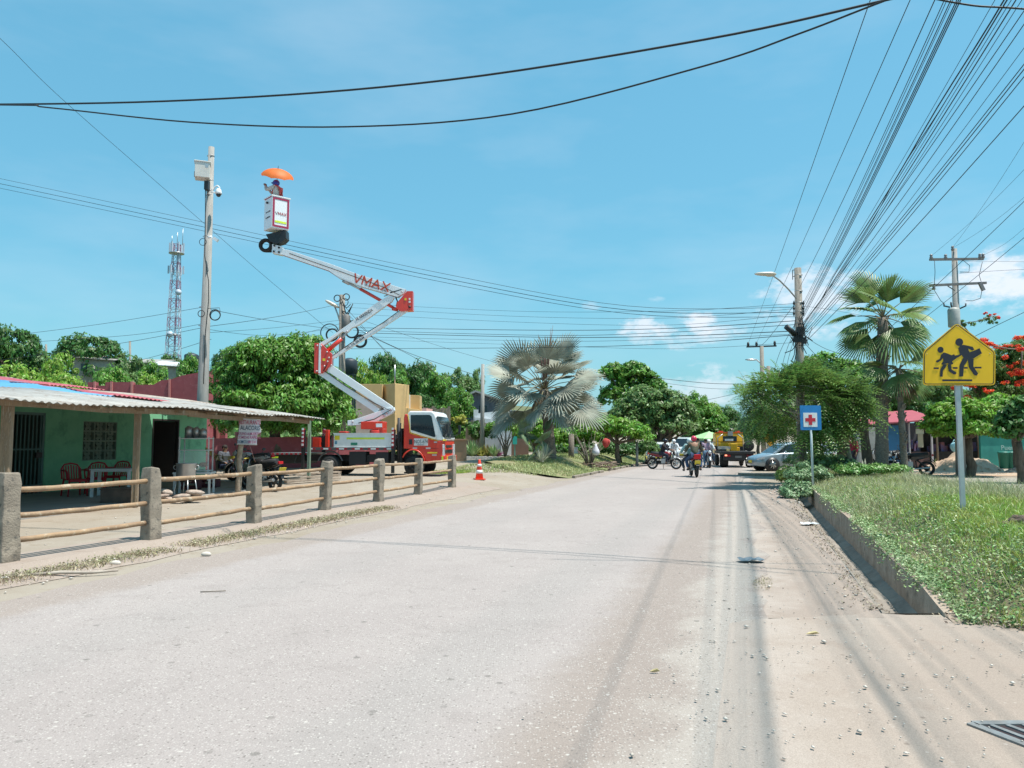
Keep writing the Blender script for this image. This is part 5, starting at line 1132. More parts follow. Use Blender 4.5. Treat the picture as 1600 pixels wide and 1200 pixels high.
# turning bike with two people
p = gp(1040, 733.5); p.z += .008; rz2 = R(-22)
motorcycle('red motorcycle with chrome wheels turning across the road', tuple(p+Vector((-.05, .1, 0))), rz2, (.22, .012, .02), rim_m=chrome)
person('rider in dark clothes and dark helmet on the turning red motorcycle', tuple(p+Vector((-.05, .1, 0))), rz2, RIDE, (.025, .025, .035), (.03, .035, .06), helmet=(.02, .02, .03))
p = gp(1058, 729); rz3 = R(-100); person('rider dressed in white on the motorcycle facing the camera', tuple(p+Vector((0, .8, .008))), rz3, RIDE, (.70, .70, .72), (.55, .56, .60), helmet=(.7, .7, .72))
motorcycle('white motorcycle facing the camera beside the white car', tuple(p+Vector((0, .8, .008))), rz3, (.5, .5, .52))
# walkers and bikes by the yellow truck
p = gp(1103, 731); person('walker with dark cap and pink shirt and light blue jeans beside the yellow truck', (p.x, p.y, .008), R(100), mod(anL=(-.12, .11, .10), knL=(-.0, .11, .5)), (.42, .30, .40), (.16, .28, .42), sc_=.97)
person('walker in dark shirt with arms held forward, left of the pink shirted walker', (p.x-.34, p.y+.35, .008), R(60), mod(elL=(.12, .28, 1.2), haL=(.3, .2, 1.3)), (.05, .05, .07), (.10, .18, .30), sc_=1.0)
p = gp(1113, 731.5); rz4 = R(-100); motorcycle('dark red motorcycle waiting beside the yellow truck, seen from the front', tuple(p+Vector((.0, .7, .008))), rz4, (.25, .03, .04))
person('rider in pale shirt and white helmet on the waiting dark red motorcycle', tuple(p+Vector((.0, .7, .008))), rz4, RIDE, (.52, .58, .60), (.06, .10, .16), helmet=(.72, .73, .72))
p = gp(1124, 727); person('person in white shirt leaning toward the yellow truck bed', (p.x-.2, p.y+.6, .008), R(0), mod(haR=(.55, -.2, 1.25), elR=(.3, -.22, 1.2)), (.62, .64, .66), (.10, .13, .2))
# ---------------------------------------------------------------- cars
def smoothpts(pts, k=4):
    out = []; n = len(pts)
    for i in range(n):
        p0, p1, p2, p3 = (Vector((*pts[(i+j) % n], 0)) for j in (-1, 0, 1, 2))
        for q in range(k):
            t = q/k; v = .5*((2*p1)+(p2-p0)*t+(2*p0-5*p1+4*p2-p3)*t*t+(3*p1-3*p2+p3-p0)*t**3); out.append((v.x, v.y))
    return out
def car(label, cat, loc, rz, col, L_=4.15, Wd=1.74, Hh=1.47, kind='hatch', sc_=1, tail=(.45, .02, .02), rimc=None):
    r = empty('parked_car' if kind != 'pickup' else 'pickup_truck', loc, rz, label, cat, None, sc_); paint = flat('car_%02d%02d%02d' % tuple(int(c*99) for c in col), col, .28, .35 if max(col) < .55 else 0, coat=.8)
    wr = .315; fx, rx = L_*.305, -L_*.315; hw = Wd/2
    # lower body as a loft of stations along x: (x, z_sill, z_belt, half width)
    st = [(-L_/2, .45, .80, .72), (-L_/2+.08, .30, .93, .86), (-L_*.40, .22, .98, .97), (-L_*.2, .20, .96, 1.0), (0, .20, .94, 1.0), (L_*.18, .20, .92, 1.0), (L_*.30, .21, .86, .99), (L_*.40, .22, .78, .95), (L_/2-.10, .25, .68, .84), (L_/2, .36, .58, .66)]
    if kind == 'suv': st = [(x, z0+.06, z1*1.12, w_) for x, z0, z1, w_ in st]
    vs = []; fs = []; K = 9
    for x, z0, z1, w_ in st:
        ww = hw*w_; zm = (z0+z1)/2
        ring = [(ww*.90, z0), (ww, z0+.10), (ww*1.0, zm), (ww*.985, z1-.10), (ww*.93, z1-.01), (ww*.5, z1+.035), (0, z1+.045)]
        ring = ring+[(-a, b) for a, b in ring[-2::-1]]
        K = len(ring)
        for a, b in ring: vs.append((x, a, b))
    for i in range(len(st)-1):
        for j in range(K): fs.append((i*K+j, i*K+(j+1) % K, (i+1)*K+(j+1) % K, (i+1)*K+j))
    fs.append(tuple(range(K))); fs.append(tuple((len(st)-1)*K+j for j in range(K)))
    m = MB(); m.add(vs, fs, 0, True); body = m.build('body', paint, r); bb = body.modifiers.new('b', 'BEVEL'); bb.width = .02; bb.segments = 2; bb.limit_method = 'ANGLE'; bb.angle_limit = R(50)
    # greenhouse
    zb = .92 if kind != 'suv' else 1.04
    if kind == 'hatch': gh = [(-L_*.455, zb-.02), (-L_*.40, Hh*.86), (-L_*.30, Hh*.97), (-L_*.12, Hh), (L_*.04, Hh*.985), (L_*.13, Hh*.92), (L_*.30, zb-.06)]
    else: gh = [(-L_*.48, zb-.02), (-L_*.46, Hh*.93), (-L_*.40, Hh), (0, Hh*1.0), (L_*.12, Hh*.97), (L_*.26, zb-.06)]
    vs = []; n = len(gh); zt = Hh
    for s in (1, -1):
        for x, z in gh:
            q = max(0, (z-zb)/(Hh-zb)); vs.append((x, s*hw*(.93-.19*q), z))
    m = MB(); m.add(vs, [tuple(range(n)), tuple(range(2*n-1, n-1, -1))]+[(i, i+1, n+i+1, n+i) for i in range(n-1)], 0); m.build('roof', paint, r, bev=.035)
    # side glass
    def gy(z): q = max(0, (z-zb)/(Hh-zb)); return hw*(.93-.19*q)+.006
    xs0, xs1 = gh[0][0]+.16, gh[-1][0]-.25; ztop = Hh-.10
    mid = -.02*L_
    for s in (1, -1):
        for poly in ([(mid+.03, zb+.02), (xs1, zb-.0), (L_*.10, ztop-.05), (mid+.03, ztop)], [(-L_*.30, zb+.04), (mid-.03, zb+.02), (mid-.03, ztop), (-L_*.27, ztop-.02)], [(-L_*.40, zb+.08), (-L_*.31, zb+.05), (-L_*.285, ztop-.04), (-L_*.35, ztop-.1)]):
            m = MB(); m.prism([(x, s*gy(z), z) for x, z in poly], (0, -s*.012, 0)); m.build('window', glass_d, r)
    a, b = gh[-1], gh[-2]; m = MB(); da = Vector((a[0]-b[0], 0, a[1]-b[1])); nrm = Vector((-da.z, 0, da.x)).normalized(); nrm = nrm if nrm.x > 0 else -nrm
    P0 = Vector((b[0], 0, b[1]))+da*.08+nrm*.008; P1 = Vector((b[0], 0, b[1]))+da*.88+nrm*.008
    m.prism([P0+Vector((0, hw*.70, 0)), P0-Vector((0, hw*.70, 0)), P1-Vector((0, hw*.80, 0)), P1+Vector((0, hw*.80, 0))], nrm*-.012); m.build('windshield', glass_d, r)
    a, b = gh[0], gh[1]; da = Vector((b[0]-a[0], 0, b[1]-a[1])); nrm = Vector((-da.z, 0, da.x)).normalized(); nrm = nrm if nrm.x < 0 else -nrm
    P0 = Vector((a[0], 0, a[1]))+da*.2+nrm*.008; P1 = Vector((a[0], 0, a[1]))+da*.92+nrm*.008
    m = MB(); m.prism([P0+Vector((0, hw*.78, 0)), P0-Vector((0, hw*.78, 0)), P1-Vector((0, hw*.68, 0)), P1+Vector((0, hw*.68, 0))], nrm*-.012); m.build('rear_window', glass_d, r)
    for x in (fx, rx):
        for s in (1, -1):
            m = MB(); m.lathe([(wr+.055, s*(hw-.16)), (wr+.055, s*(hw+.004))], c=(x, 0, wr+.0), n=26, axis='Y'); m.build('wheel_well', blackm, r)
            tire(wr, .20, 0, par=r, x=x, y=s*(hw-.09), side=s, rim=rimc or steel, spokes=7)
    for s in (1, -1):
        m = MB(); m.prism([(L_/2-.03, s*hw*.60, .56), (L_/2-.09, s*hw*.84, .60), (L_*.40, s*hw*.955, .72), (L_*.40, s*hw*.955, .64), (L_/2-.12, s*hw*.82, .53)], (.012, s*.012, .012)); m.build('headlight', flat('lens_clear', (.7, .72, .75), .1), r)
        m = MB(); m.box((-L_/2+.05, s*hw*.68, .80), (.08, hw*.36, .14)); m.build('tail_light', flat('tail_red', tail, .25), r, bev=.02)
        m = MB(); m.box((L_*.15, s*(hw+.07), zb+.04), (.12, .15, .11)); m.build('mirror', paint, r, bev=.03)
        m = MB(); 
        for x in (L_*.16, -.02*L_, -.30*L_): m.box((x, s*hw*1.001, .60), (.008, .006, .55))
        m.build('door_seam', blackm, body)
    m = MB(); m.box((L_/2-.03, 0, .42), (.06, Wd*.6, .14)); m.box((L_/2-.05, 0, .62), (.04, Wd*.35, .05)); m.build('grille', blackm, r, bev=.01)
    for sx in (1, -1): m = MB(); m.box((sx*(L_/2-.005+.02), 0, .55 if sx < 0 else .47), (.02, .40, .13)); m.build('plate', flat('plate_yellow', (.72, .55, .05)), r)
    return r
p = gp(1207, 736.5)
car('silver blue hatchback facing left into the road behind the pole', 'car', (p.x+1.22, p.y+.95, .01), R(184), (.26, .33, .38), rimc=chrome)
p = at(1300, 700, 46); car('white car with red tail light behind the shrubs beside the silver hatchback', 'car', (p.x, 46, .0), R(172), (.70, .72, .73))
p = gp(1062, 727.5); car('white car facing the camera behind the white dressed rider', 'car', (p.x-.5, p.y+4.0, .01), R(-102), (.66, .70, .69), sc_=1.0)
p = at(1066, 690, 62); car('white pickup style vehicle with dark windscreen in the traffic queue', 'car', (p.x, 62, .01), R(-106), (.62, .68, .70), kind='suv', Hh=1.85, L_=4.6, Wd=1.9)
p = at(1096, 690, 66); car('white and red vehicle under the green umbrella in the traffic queue', 'car', (p.x, 66, .01), R(-106), (.68, .68, .70), kind='suv', Hh=1.95, L_=4.6, Wd=1.9)
# ---------------------------------------------------------------- yellow flatbed truck
ga, gb_ = gp(1132, 731), gp(1176, 731); yc = (ga+gb_)/2; yrz = R(90)-math.atan(RS)+R(10)
yt = empty('flatbed_truck', (yc.x, yc.y, .01), yrz, 'yellow cab flatbed truck seen from behind with a spare wheel', 'truck')
yel = mat('truck_yellow', (.78, .42, .01), (.70, .36, .01), 3, .4, coat=.3)
yw = 1.80
for x, dual in ((.55, .42), (3.5, .2)):
    for s in (-1, 1): tire(.36, dual, 0, par=yt, x=x, y=s*(yw/2-.17), side=s, rim=dk)
m = MB(); m.bx(.0, 4.4, -.45, -.33, .60, .80); m.bx(.0, 4.4, .33, .45, .60, .80); m.bx(.0, .12, -.8, .8, .52, .78); m.bx(.4, 1.2, -.4, .4, .35, .6); m.build('chassis', blackm, yt)
m = MB(); m.bx(-.15, 2.9, -.95, .95, .80, .93); m.bx(2.8, 2.9, -.9, .9, .9, 1.2); fb = m.build('flatbed', flat('bed_black', (.03, .028, .03), .6), yt, bev=.01)
m = MB(); m.bx(-.02, .06, -.85, .85, .42, .80); m.build('rear_skirt', flat('bed_black', (.03, .028, .03), .6), yt)
for s in (-1, 1):
    m = MB(); m.box((-.05, s*.62, .68), (.06, .34, .11)); m.build('tail_light', flat('tail_red', (.55, .015, .02), .3) if s > 0 else flat('tail_dim', (.18, .02, .03), .3), yt)
m = MB(); m.box((-.06, .70, .70), (.07, .12, .08)); m.build('brake_light', flat('brake_glow', (1, .35, .2), emit=1.2), yt)
m = MB(); m.box((-.04, 0, .62), (.03, .36, .12)); m.build('plate', flat('plate_grey', (.2, .2, .2)), yt)
m = MB(); m.bx(3.0, 4.5, -.86, .86, .75, 1.45); m.prism([(3.0, -.86, 1.45), (4.5, -.86, 1.45), (4.15, -.80, 2.02), (3.08, -.80, 2.02)], (0, 1.68, 0)); yc_ = m.build('cab', yel, yt, bev=.06)
m = MB(); m.bx(2.985, 3.0, -.42, .42, 1.50, 1.83); m.build('rear_window', glass_d, yc_, bev=.05); m = MB(); m.bx(2.97, 2.985, -.2, .3, 1.53, 1.66); m.build('papers', flat('refl_white', (.75, .75, .75)), yc_)
m = MB(); m.bx(3.05, 3.6, -.8, .8, 2.02, 2.07); m.build('roof_rack', orange_p, yc_); m = MB(); m.bx(2.95, 3.15, -.18, .12, 1.85, 2.13); m.build('work_lamp', steel, yc_)
for s in (-1, 1): m = MB(); m.box((3.2, s*.5, 2.11), (.12, .26, .09)); m.build('beacon', flat('beacon_red', (.6, .1, .05)), yc_)
m = MB(); m.bx(1.5, 2.6, -.2, .2, .93, 1.38); m.bx(1.6, 2.2, -.35, .35, .93, 1.15); m.build('winch', yel, yt, bev=.03)
m = MB(); m.tube([(2.8, -.75, .93), (2.8, -.75, 1.7), (2.8, -.45, 1.95)], .03, 6); m.tube([(2.8, .75, .93), (2.8, .75, 1.7), (2.8, .45, 1.95)], .03, 6); m.box((1.2, .62, 1.12), (1.6, .5, .16)); m.build('rack', steel, yt)
tw_ = tire(.30, .20, 0, par=yt, x=.10, y=-.62, zc=1.24, side=-1, rim=dk, name='spare_wheel'); tw_.rotation_euler = (0, 0, R(-78))
m = MB(); m.box((.2, .55, 1.0), (.3, .16, .12)); m.build('lamp', flat('warm_lamp', (.75, .55, .25)), yt)
# green umbrella of a street vendor
p = at(1108, 690, 58); u2 = empty('market_umbrella', (p.x, 58, 0), .3, 'pale green square vendor umbrella beyond the traffic', 'umbrella')
zt = zat(674, 58); zb_ = zat(685, 58); m = MB(); c4 = [(-1.2, -1.2, zb_), (1.2, -1.2, zb_), (1.2, 1.2, zb_), (-1.2, 1.2, zb_), (0, 0, zt)]
m.add(c4, [(0, 1, 4), (1, 2, 4), (2, 3, 4), (3, 0, 4)]); m.add([(a*1.01, b*1.01, c) for a, b, c in c4[:4]]+[(a*1.01, b*1.01, c-.16) for a, b, c in c4[:4]], [(0, 1, 5, 4), (1, 2, 6, 5), (2, 3, 7, 6), (3, 0, 4, 7)]); m.build('canopy', flat('umbrella_green', (.35, .62, .28), .7), u2); m = MB(); m.tube([(0, 0, 0), (0, 0, zt)], .03, 6); m.build('pole', steel, u2)
# traffic cone
p = gp(749, 749.5); cn = empty('traffic_cone', tuple(p), .3, 'orange traffic cone with white bands beside the fence end', 'cone')
m = MB(); m.box((0, 0, .02), (.36, .36, .04)); m.lathe([(.14, .04), (.045, .68), (.035, .70)], n=20); m.build('body', flat('cone_orange', (.85, .07, .03), .5), cn)
for z0, z1 in ((.22, .34), (.46, .55)): m = MB(); m.lathe([(.14-.095*(z0-.04)/.64+.004, z0), (.14-.095*(z1-.04)/.64+.004, z1)], n=20); m.build('white_band', flat('refl_white', (.75, .75, .75)), cn)
# ---------------------------------------------------------------- signs
def sgn(c, w_, hh, corner, shape, matf, back, par, name='panel', rz=0): pass
spos = at(1500, 690, 10.3); sg = empty('school_crossing_sign', (spos.x, 10.3, bedz(spos.x-RS*10.3, 10.3)-.1), 0, 'yellow pentagon school crossing sign with two walking figures on a grey post', 'sign')
sz = Vector(sg.location)
def sp_(px, py, off=0): return at(px, py, 10.26-off)-sz
m = MB(); m.box((0, .0, (zat(500, 10.3)-sz.z)/2-.05), (.062, .035, zat(530, 10.3)-sz.z)); m.build('post', mat('galvanised', (.50, .53, .54), (.42, .45, .46), 6, .5, .4), sg)
def rounded(pts, r_):
    out = []; n = len(pts)
    for i in range(n):
        a, b, c = (Vector((*pts[(i+k) % n], 0)) for k in (-1, 0, 1)); u = (a-b).normalized(); v = (c-b).normalized()
        for q in range(5): t = q/4; p1 = b+u*r_*(1-t); p2 = b+v*r_*t; pp1 = b+u*r_; pp2 = b+v*r_; w0 = (1-t)**2; w1 = 2*t*(1-t); w2 = t*t; x = pp1*w0+b*w1+pp2*w2; out.append((x.x, x.y))
    return out
def plate(pts, off, th, mt, par, name, r_=0):
    P_ = rounded(pts, r_) if r_ else pts; m = MB(); m.prism([sp_(a, b, off) for a, b in P_], (0, th, 0)); return m.build(name, mt, par)
sy = mat('sign_yellow', (.90, .52, .006), (.86, .48, .006), 3, .45); navy = flat('sign_black', (.018, .018, .03), .5)
pan = plate([(1495.5, 504.5), (1555.5, 549), (1555, 602), (1442, 602), (1442.5, 549)], .0, .006, sy, sg, 'panel', 6)
def ring(o_, i_, off, mt, name):
    m = MB(); A_ = [sp_(a, b, off) for a, b in rounded(o_, 5)]; B_ = [sp_(a, b, off) for a, b in rounded(i_, 4)]; n = len(A_)
    m.add(A_+B_, [(i, (i+1) % n, n+(i+1) % n, n+i) for i in range(n)]); return m.build(name, mt, pan)
ring([(1495.5, 506.2), (1554, 550), (1553.5, 600.6), (1443.5, 600.6), (1444, 550)], [(1495.5, 507.8), (1552.8, 550.7), (1552.3, 599.4), (1444.7, 599.4), (1445.2, 550.7)], .003, navy, 'border')
def s2(x, y): return (1400+x/5.455, 480+y/5.455)
def disc(cx, cy, r_): return [(cx+r_*math.cos(t*math.pi/10), cy+r_*math.sin(t*math.pi/10)) for t in range(20)]
figs = [[s2(*q) for q in disc(540, 298, 33)], [s2(*q) for q in disc(380, 363, 26)],
    [s2(*q) for q in [(575, 320), (655, 338), (668, 362), (650, 370), (612, 350), (628, 385), (662, 372), (712, 350), (733, 392), (660, 438), (600, 440), (575, 430), (560, 408), (525, 430), (517, 415), (545, 400), (532, 350), (548, 328)]],
    [s2(*q) for q in [(575, 430), (612, 440), (608, 460), (580, 500), (572, 590), (540, 592), (543, 490), (565, 445)]],
    [s2(*q) for q in [(612, 438), (662, 440), (660, 505), (700, 565), (690, 583), (668, 580), (622, 512)]],
    [s2(*q) for q in [(408, 385), (440, 395), (475, 410), (495, 400), (503, 412), (528, 408), (520, 432), (478, 462), (490, 482), (470, 490), (440, 478), (390, 490), (388, 480), (405, 460), (402, 430), (385, 452), (355, 472), (340, 466), (345, 455), (375, 440), (385, 405)]],
    [s2(*q) for q in [(405, 485), (435, 487), (425, 510), (400, 540), (398, 592), (375, 592), (378, 530)]],
    [s2(*q) for q in [(440, 485), (468, 487), (475, 530), (517, 558), (508, 574), (490, 572), (450, 545)]],
    [s2(*q) for q in [(395, 615), (650, 615), (650, 631), (395, 631)]],
    [s2(*q) for q in [(322, 513), (365, 513), (365, 527), (322, 527)]], [s2(*q) for q in [(484, 511), (525, 511), (525, 525), (484, 525)]], [s2(*q) for q in [(582, 510), (610, 510), (610, 524), (582, 524)]], [s2(*q) for q in [(670, 508), (729, 508), (729, 522), (670, 522)]]]
m = MB()
for k, f_ in enumerate(figs): m.prism([sp_(a, b, .0042+.0002*k) for a, b in f_], (0, .002, 0))
m.build('symbol', navy, pan)
m = MB()
for a, b in ((1496.5, 510), (1448, 553.5), (1546.5, 552.5), (1497.5, 595.5)): m.lathe([(.006, 0), (.005, -.004)], c=sp_(a, b, .0), n=8, axis='Y')
m.build('bolt', steel, pan)
hp = at(1269, 690, 21.4); hs_ = empty('hospital_sign', (hp.x, 21.4, .2), R(6), 'blue hospital sign with a red cross on a thin pale post', 'sign'); hz = .2
z0, z1 = zat(672, 21.4)-hz, zat(633.5, 21.4)-hz; cx = at(1267.5, 690, 21.4).x-hp.x
m = MB(); m.tube([(0, .02, -.1), (-.02, .02, z1-.05)], .032, 8); m.build('post', mat('pale_post', (.55, .62, .64), (.48, .54, .56), 4), hs_)
m = MB(); m.prism([(cx+a*(.615/2-.03)+.03*math.cos(t)*1, -.02, (z0+z1)/2+b*((z1-z0)/2-.03)+.03*math.sin(t)) for (a, b, t0) in ((1, 1, 0), (-1, 1, 1.57), (-1, -1, 3.14), (1, -1, 4.71)) for t in (t0, t0+.5, t0+1.07, t0+1.57)], (0, .025, 0)); pn = m.build('panel', flat('sign_blue', (.015, .20, .50), .45), hs_)
zc_ = zat(656, 21.4)-hz; m = MB(); m.bx(cx-.02-.205, cx-.02+.205, -.026, -.021, zc_-.2, zc_+.2); m.build('white_square', flat('refl_white', (.75, .75, .75)), pn)
m = MB(); m.bx(cx-.02-.15, cx-.02+.15, -.032, -.027, zc_-.05, zc_+.05); m.bx(cx-.02-.05, cx-.02+.05, -.0325, -.0275, zc_-.145, zc_+.145); m.build('red_cross', flat('cross_red', (.55, .02, .04)), pn)
dp = at(1203.5, 690, 52); ds = empty('pedestrian_sign', (dp.x, 52, 0), 0, 'orange diamond pedestrian warning sign on two posts beyond the silver car', 'sign')
m = MB(); m.box((-.12, 0, 1.0), (.07, .05, 2.2)); m.box((.18, 0, 1.0), (.07, .05, 2.0)); m.build('post', flat('post_cream', (.55, .5, .4)), ds)
zz = zat(686, 52); m = MB(); m.prism([(-.52, -.05, zz), (0, -.05, zz+.52), (.52, -.05, zz), (0, -.05, zz-.52)], (0, .02, 0)); dpn = m.build('panel', flat('sign_orange', (.65, .28, .01)), ds, bev=.01)
m = MB(); m.ball((.02, -.06, zz+.27), (.06, .01, .06), 10); m.prism([(-.05, -.056, zz+.18), (.09, -.056, zz+.18), (.26, -.056, zz+.02), (.2, -.056, zz), (.08, -.056, zz+.06), (.22, -.056, zz-.26), (.14, -.056, zz-.28), (.02, -.056, zz-.06), (-.12, -.056, zz-.24), (-.2, -.056, zz-.2), (-.06, -.056, zz+.02), (-.2, -.056, zz+.04), (-.22, -.056, zz-.02), (-.1, -.056, zz+.1)], (0, .003, 0)); m.build('symbol', black_t, dpn)
# ---------------------------------------------------------------- right side: kiosk, dirt, walls
kp = at(1398, 690, 40); ks = empty('kiosk', (kp.x, 40, 0), R(8), 'blue market kiosk with a pink red sloping roof behind the palms', 'kiosk')
kroof = flat('kiosk_roof', (.34, .07, .095), .8)
m = MB(); m.prism([(-.9, -.9, 2.42), (1.95, -.9, 2.62), (1.95, 1.2, 3.15), (-.75, 1.2, 3.0)], (0, 0, .07)); m.build('roof', kroof, ks); m = MB(); m.prism([(-2.0, -.3, 2.35), (-.8, -.3, 2.40), (-.8, 1.6, 2.8), (-2.0, 1.6, 2.75)], (0, 0, .06)); m.build('roof', kroof, ks)
m = MB(); m.bx(-.7, .3, -.15, .0, .1, 2.35); m.build('blue_panel', flat('kiosk_blue', (.03, .18, .38), .6), ks); m = MB(); m.bx(.3, 1.9, .6, .7, .1, 2.5); m.bx(-.7, -.6, 0, 1.5, 0, 2.6); m.bx(-.7, 1.9, 1.5, 1.6, 0, 2.8); m.build('wall', flat('kiosk_dark', (.07, .07, .09)), ks)
m = MB(); m.bx(.3, 1.9, -.1, .7, .0, .95); m.build('counter', flat('counter_brown', (.14, .07, .06)), ks)
m = MB(); m.bx(1.6, 1.68, -.7, -.62, 0, 2.45); m.bx(.34, .4, -.7, -.62, 0, 2.45); m.build('post', flat('post_pale', (.5, .45, .45)), ks); m = MB(); m.bx(.7, 1.15, -.75, -.72, 1.9, 2.15); m.build('notice', flat('notice', (.45, .42, .3)), ks)
m = MB(); m.bx(1.2, 1.5, -.2, -.18, 1.2, 1.9); m.build('notice', flat('notice', (.45, .42, .3)), ks)
m = MB()
for k in range(9): m.box((.45+.16*k, .45, 1.2+.08*(k % 3)), (.11, .2, .4+.1*(k % 2)))
m.build('goods', mat('goods', (.3, .1, .08), (.08, .12, .3), 3), ks)
fp = at(1352, 690, 38.5); m = MB(); m.box((0, 0, 1.05), (1.0, .7, 2.1)); o = m.build('steel_locker', flat('locker', (.40, .40, .38)), bev=.02); o.location = (fp.x, 38.5, .1); tag(o, 'pale grey metal locker cabinet standing left of the kiosk', 'cabinet')
m = MB(); m.bx(-.03, .03, -.36, -.352, .1, 2.0); m.bx(-.14, -.08, -.37, -.352, 1.0, 1.2); m.build('door_seam', blackm, o)
fp = at(1333, 690, 37); person('person in a dark red shirt standing left of the locker behind the agave', (fp.x, 37, .05), R(200), STAND, (.32, .02, .05), (.03, .03, .05))
bp2 = at(1491, 690, 33); bb_ = MB(); zz = zat(698, 33); bb_.ball((0, 0, 0), (.20, .10, .20), 10); bb_.ball((.04, 0, -.08), (.2, .09, .16), 9); bb_.tube([(-.1, 0, .12), (0, 0, .30), (.1, 0, .12)], .02, 6); o = bb_.build('hanging_bag', flat('bag_blue', (.30, .58, .66), .6)); o.location = (bp2.x, 33, zz); tag(o, 'light blue bag hanging under the clipped hedge tree', 'bag')
# dirt pile
def ctr0(px, Y): q = at(px, 690, Y); return (q.x, Y, h(q.x, Y))
def mound(name, label, cat, c, rx, ry, hh, m_, seed, chunk=0, n=26):
    rng = random.Random(seed); vs = []; fs = []; ph = [rng.uniform(0, 6) for _ in range(8)]
    for i in range(n+1):
        for j in range(n+1):
            u, v = i/n*2-1, j/n*2-1; d = math.hypot(u, v); z = hh*max(0, 1-d)**.8*(1+.35*math.sin(u*6+ph[0])*math.sin(v*7+ph[1]))+.05*hh*math.sin(u*23+ph[2])*math.sin(v*19+ph[3])
            vs.append((u*rx, v*ry, max(-.05, z-.03)))
    for i in range(n):
        for j in range(n): a = i*(n+1)+j; fs.append((a, a+n+1, a+n+2, a+1))
    m = MB(); m.add(vs, fs, 0, True)
    for k in range(chunk): a = rng.uniform(0, 6.28); r_ = rng.uniform(.1, 1.05); m.ball((math.cos(a)*rx*r_, math.sin(a)*ry*r_, max(.02, hh*(1-r_)*.85)), (rng.uniform(.04, .13), rng.uniform(.04, .1), rng.uniform(.03, .08)), 6, rot=Matrix.Rotation(rng.uniform(0, 3), 3, 'X'))
    o = m.build(name, m_); o.location = c; return tag(o, label, cat)
c = gp(1522, 737); mound('dirt_pile', 'pile of orange brown earth and rubble beside the parked motorcycles', 'dirt pile', (c.x, c.y+1.0, c.z), 1.9, 1.4, .85, redearth, 4, 50)
c = gp(1585, 739); mound('rubble_heap', 'small dark rubble heap at the right edge past the earth pile', 'rubble', (c.x, c.y, c.z), .6, .3, .22, ditch_m, 5, 12)
c = gp(1462, 735); mound('rubble_heap', 'low stony rubble at the foot of the earth pile', 'rubble', (c.x, c.y, c.z), 1.0, .5, .16, redearth, 6, 16)
c = gp(1583, 895); c.z = bedz(c.x-RS*c.y, c.y)-.03; mound('soil_clod', 'dark soil mound in the grass at the right edge', 'soil', (c.x+.12, c.y, c.z), .36, .26, .17, mat('clod', (.16, .12, .09), (.09, .065, .05), 12, .95, bump=1), 8, 26)
gwp = at(1575, 690, 40); m = MB(); m.box((0, 0, .85), (6.6, .15, 1.7)); m.box((0, -.02, 1.73), (6.7, .22, .06)); o = m.build('green_wall', mat('teal_wall', (.05, .30, .24), (.04, .24, .2), 2)); o.location = (gwp.x+1.8, 40, .12); tag(o, 'teal green wall with pale lettering at the right edge', 'wall')
flw = flat('pale_letters', (.45, .6, .55)); text('Puerto', .36, flw, o, (-1.75, -.085, 1.05), (1, 0, 0), (0, 0, 1)); text('Rialde', .36, flw, o, (-1.0, -.085, .62), (1, 0, 0), (0, 0, 1)) if False else None
m = MB(); m.prism([(-.95, -.09, .3), (-.7, -.09, .5), (-.6, -.09, 1.2), (-.85, -.09, 1.45), (-.95, -.09, 1.3), (-.75, -.09, 1.1), (-.85, -.09, .6)], (0, .01, 0)); m.build('painted_mark', black_t, o)
for k, px in enumerate((1567, 1578)):
    q = at(px, 690, 38.8); m = MB(); m.lathe([(.2, 0), (.26, .8), (.28, .8), (.28, .85), (.2, .9)], n=16); o = m.build('waste_bin', flat('bin_teal', (.02, .16, .12), .5)); o.location = (q.x, 38.8, .1); tag(o, ['dark teal waste bin before the teal wall, left one', 'dark teal waste bin before the teal wall, right one'][k], 'bin')
qa, qb = gp(1545, 724), gp(1640, 724); m = MB(); m.beam(qa+Vector((0, 0, .08)), qb+Vector((1, 0, .08)), .5, .26); tag(m.build('lane_kerb', mat('white_kerb', (.6, .59, .56), (.45, .43, .4), 3)), 'pale low kerb in front of the teal wall', 'kerb')
q = gp(1593, 735); bc = empty('bicycle', (q.x+.45, q.y, q.z), R(8), 'bicycle standing at the right edge of the photo before the pale kerb', 'bicycle')
for x in (-.5, .5):
    m = MB(); m.torus((0, 0, 0), .31, .018, axis='Y', n=28, k=6); wb = m.build('wheel', black_rub, bc); wb.location = (x, 0, .33); m = MB()
    for k in range(14): a = k*.4488; m.tube([(0, 0, 0), (.3*math.cos(a), 0, .3*math.sin(a))], .003, 3)
    m.build('spokes', steel, wb)
m = MB(); m.tube([(-.5, 0, .33), (-.12, 0, .30), (.36, 0, .78), (-.2, 0, .76), (-.12, 0, .30)], .016, 6); m.tube([(-.5, 0, .33), (-.2, 0, .76)], .014, 6); m.tube([(.5, 0, .33), (.36, 0, .78), (.33, 0, .92)], .016, 6); m.build('frame', flat('bike_frame', (.35, .1, .08)), bc)
m = MB(); m.box((-.22, 0, .85), (.24, .12, .05)); m.build('saddle', blackm, bc, bev=.02); m = MB(); m.tube([(.30, -.25, .95), (.36, 0, .93), (.30, .25, .95)], .012, 6); m.build('handlebar', blackm, bc)
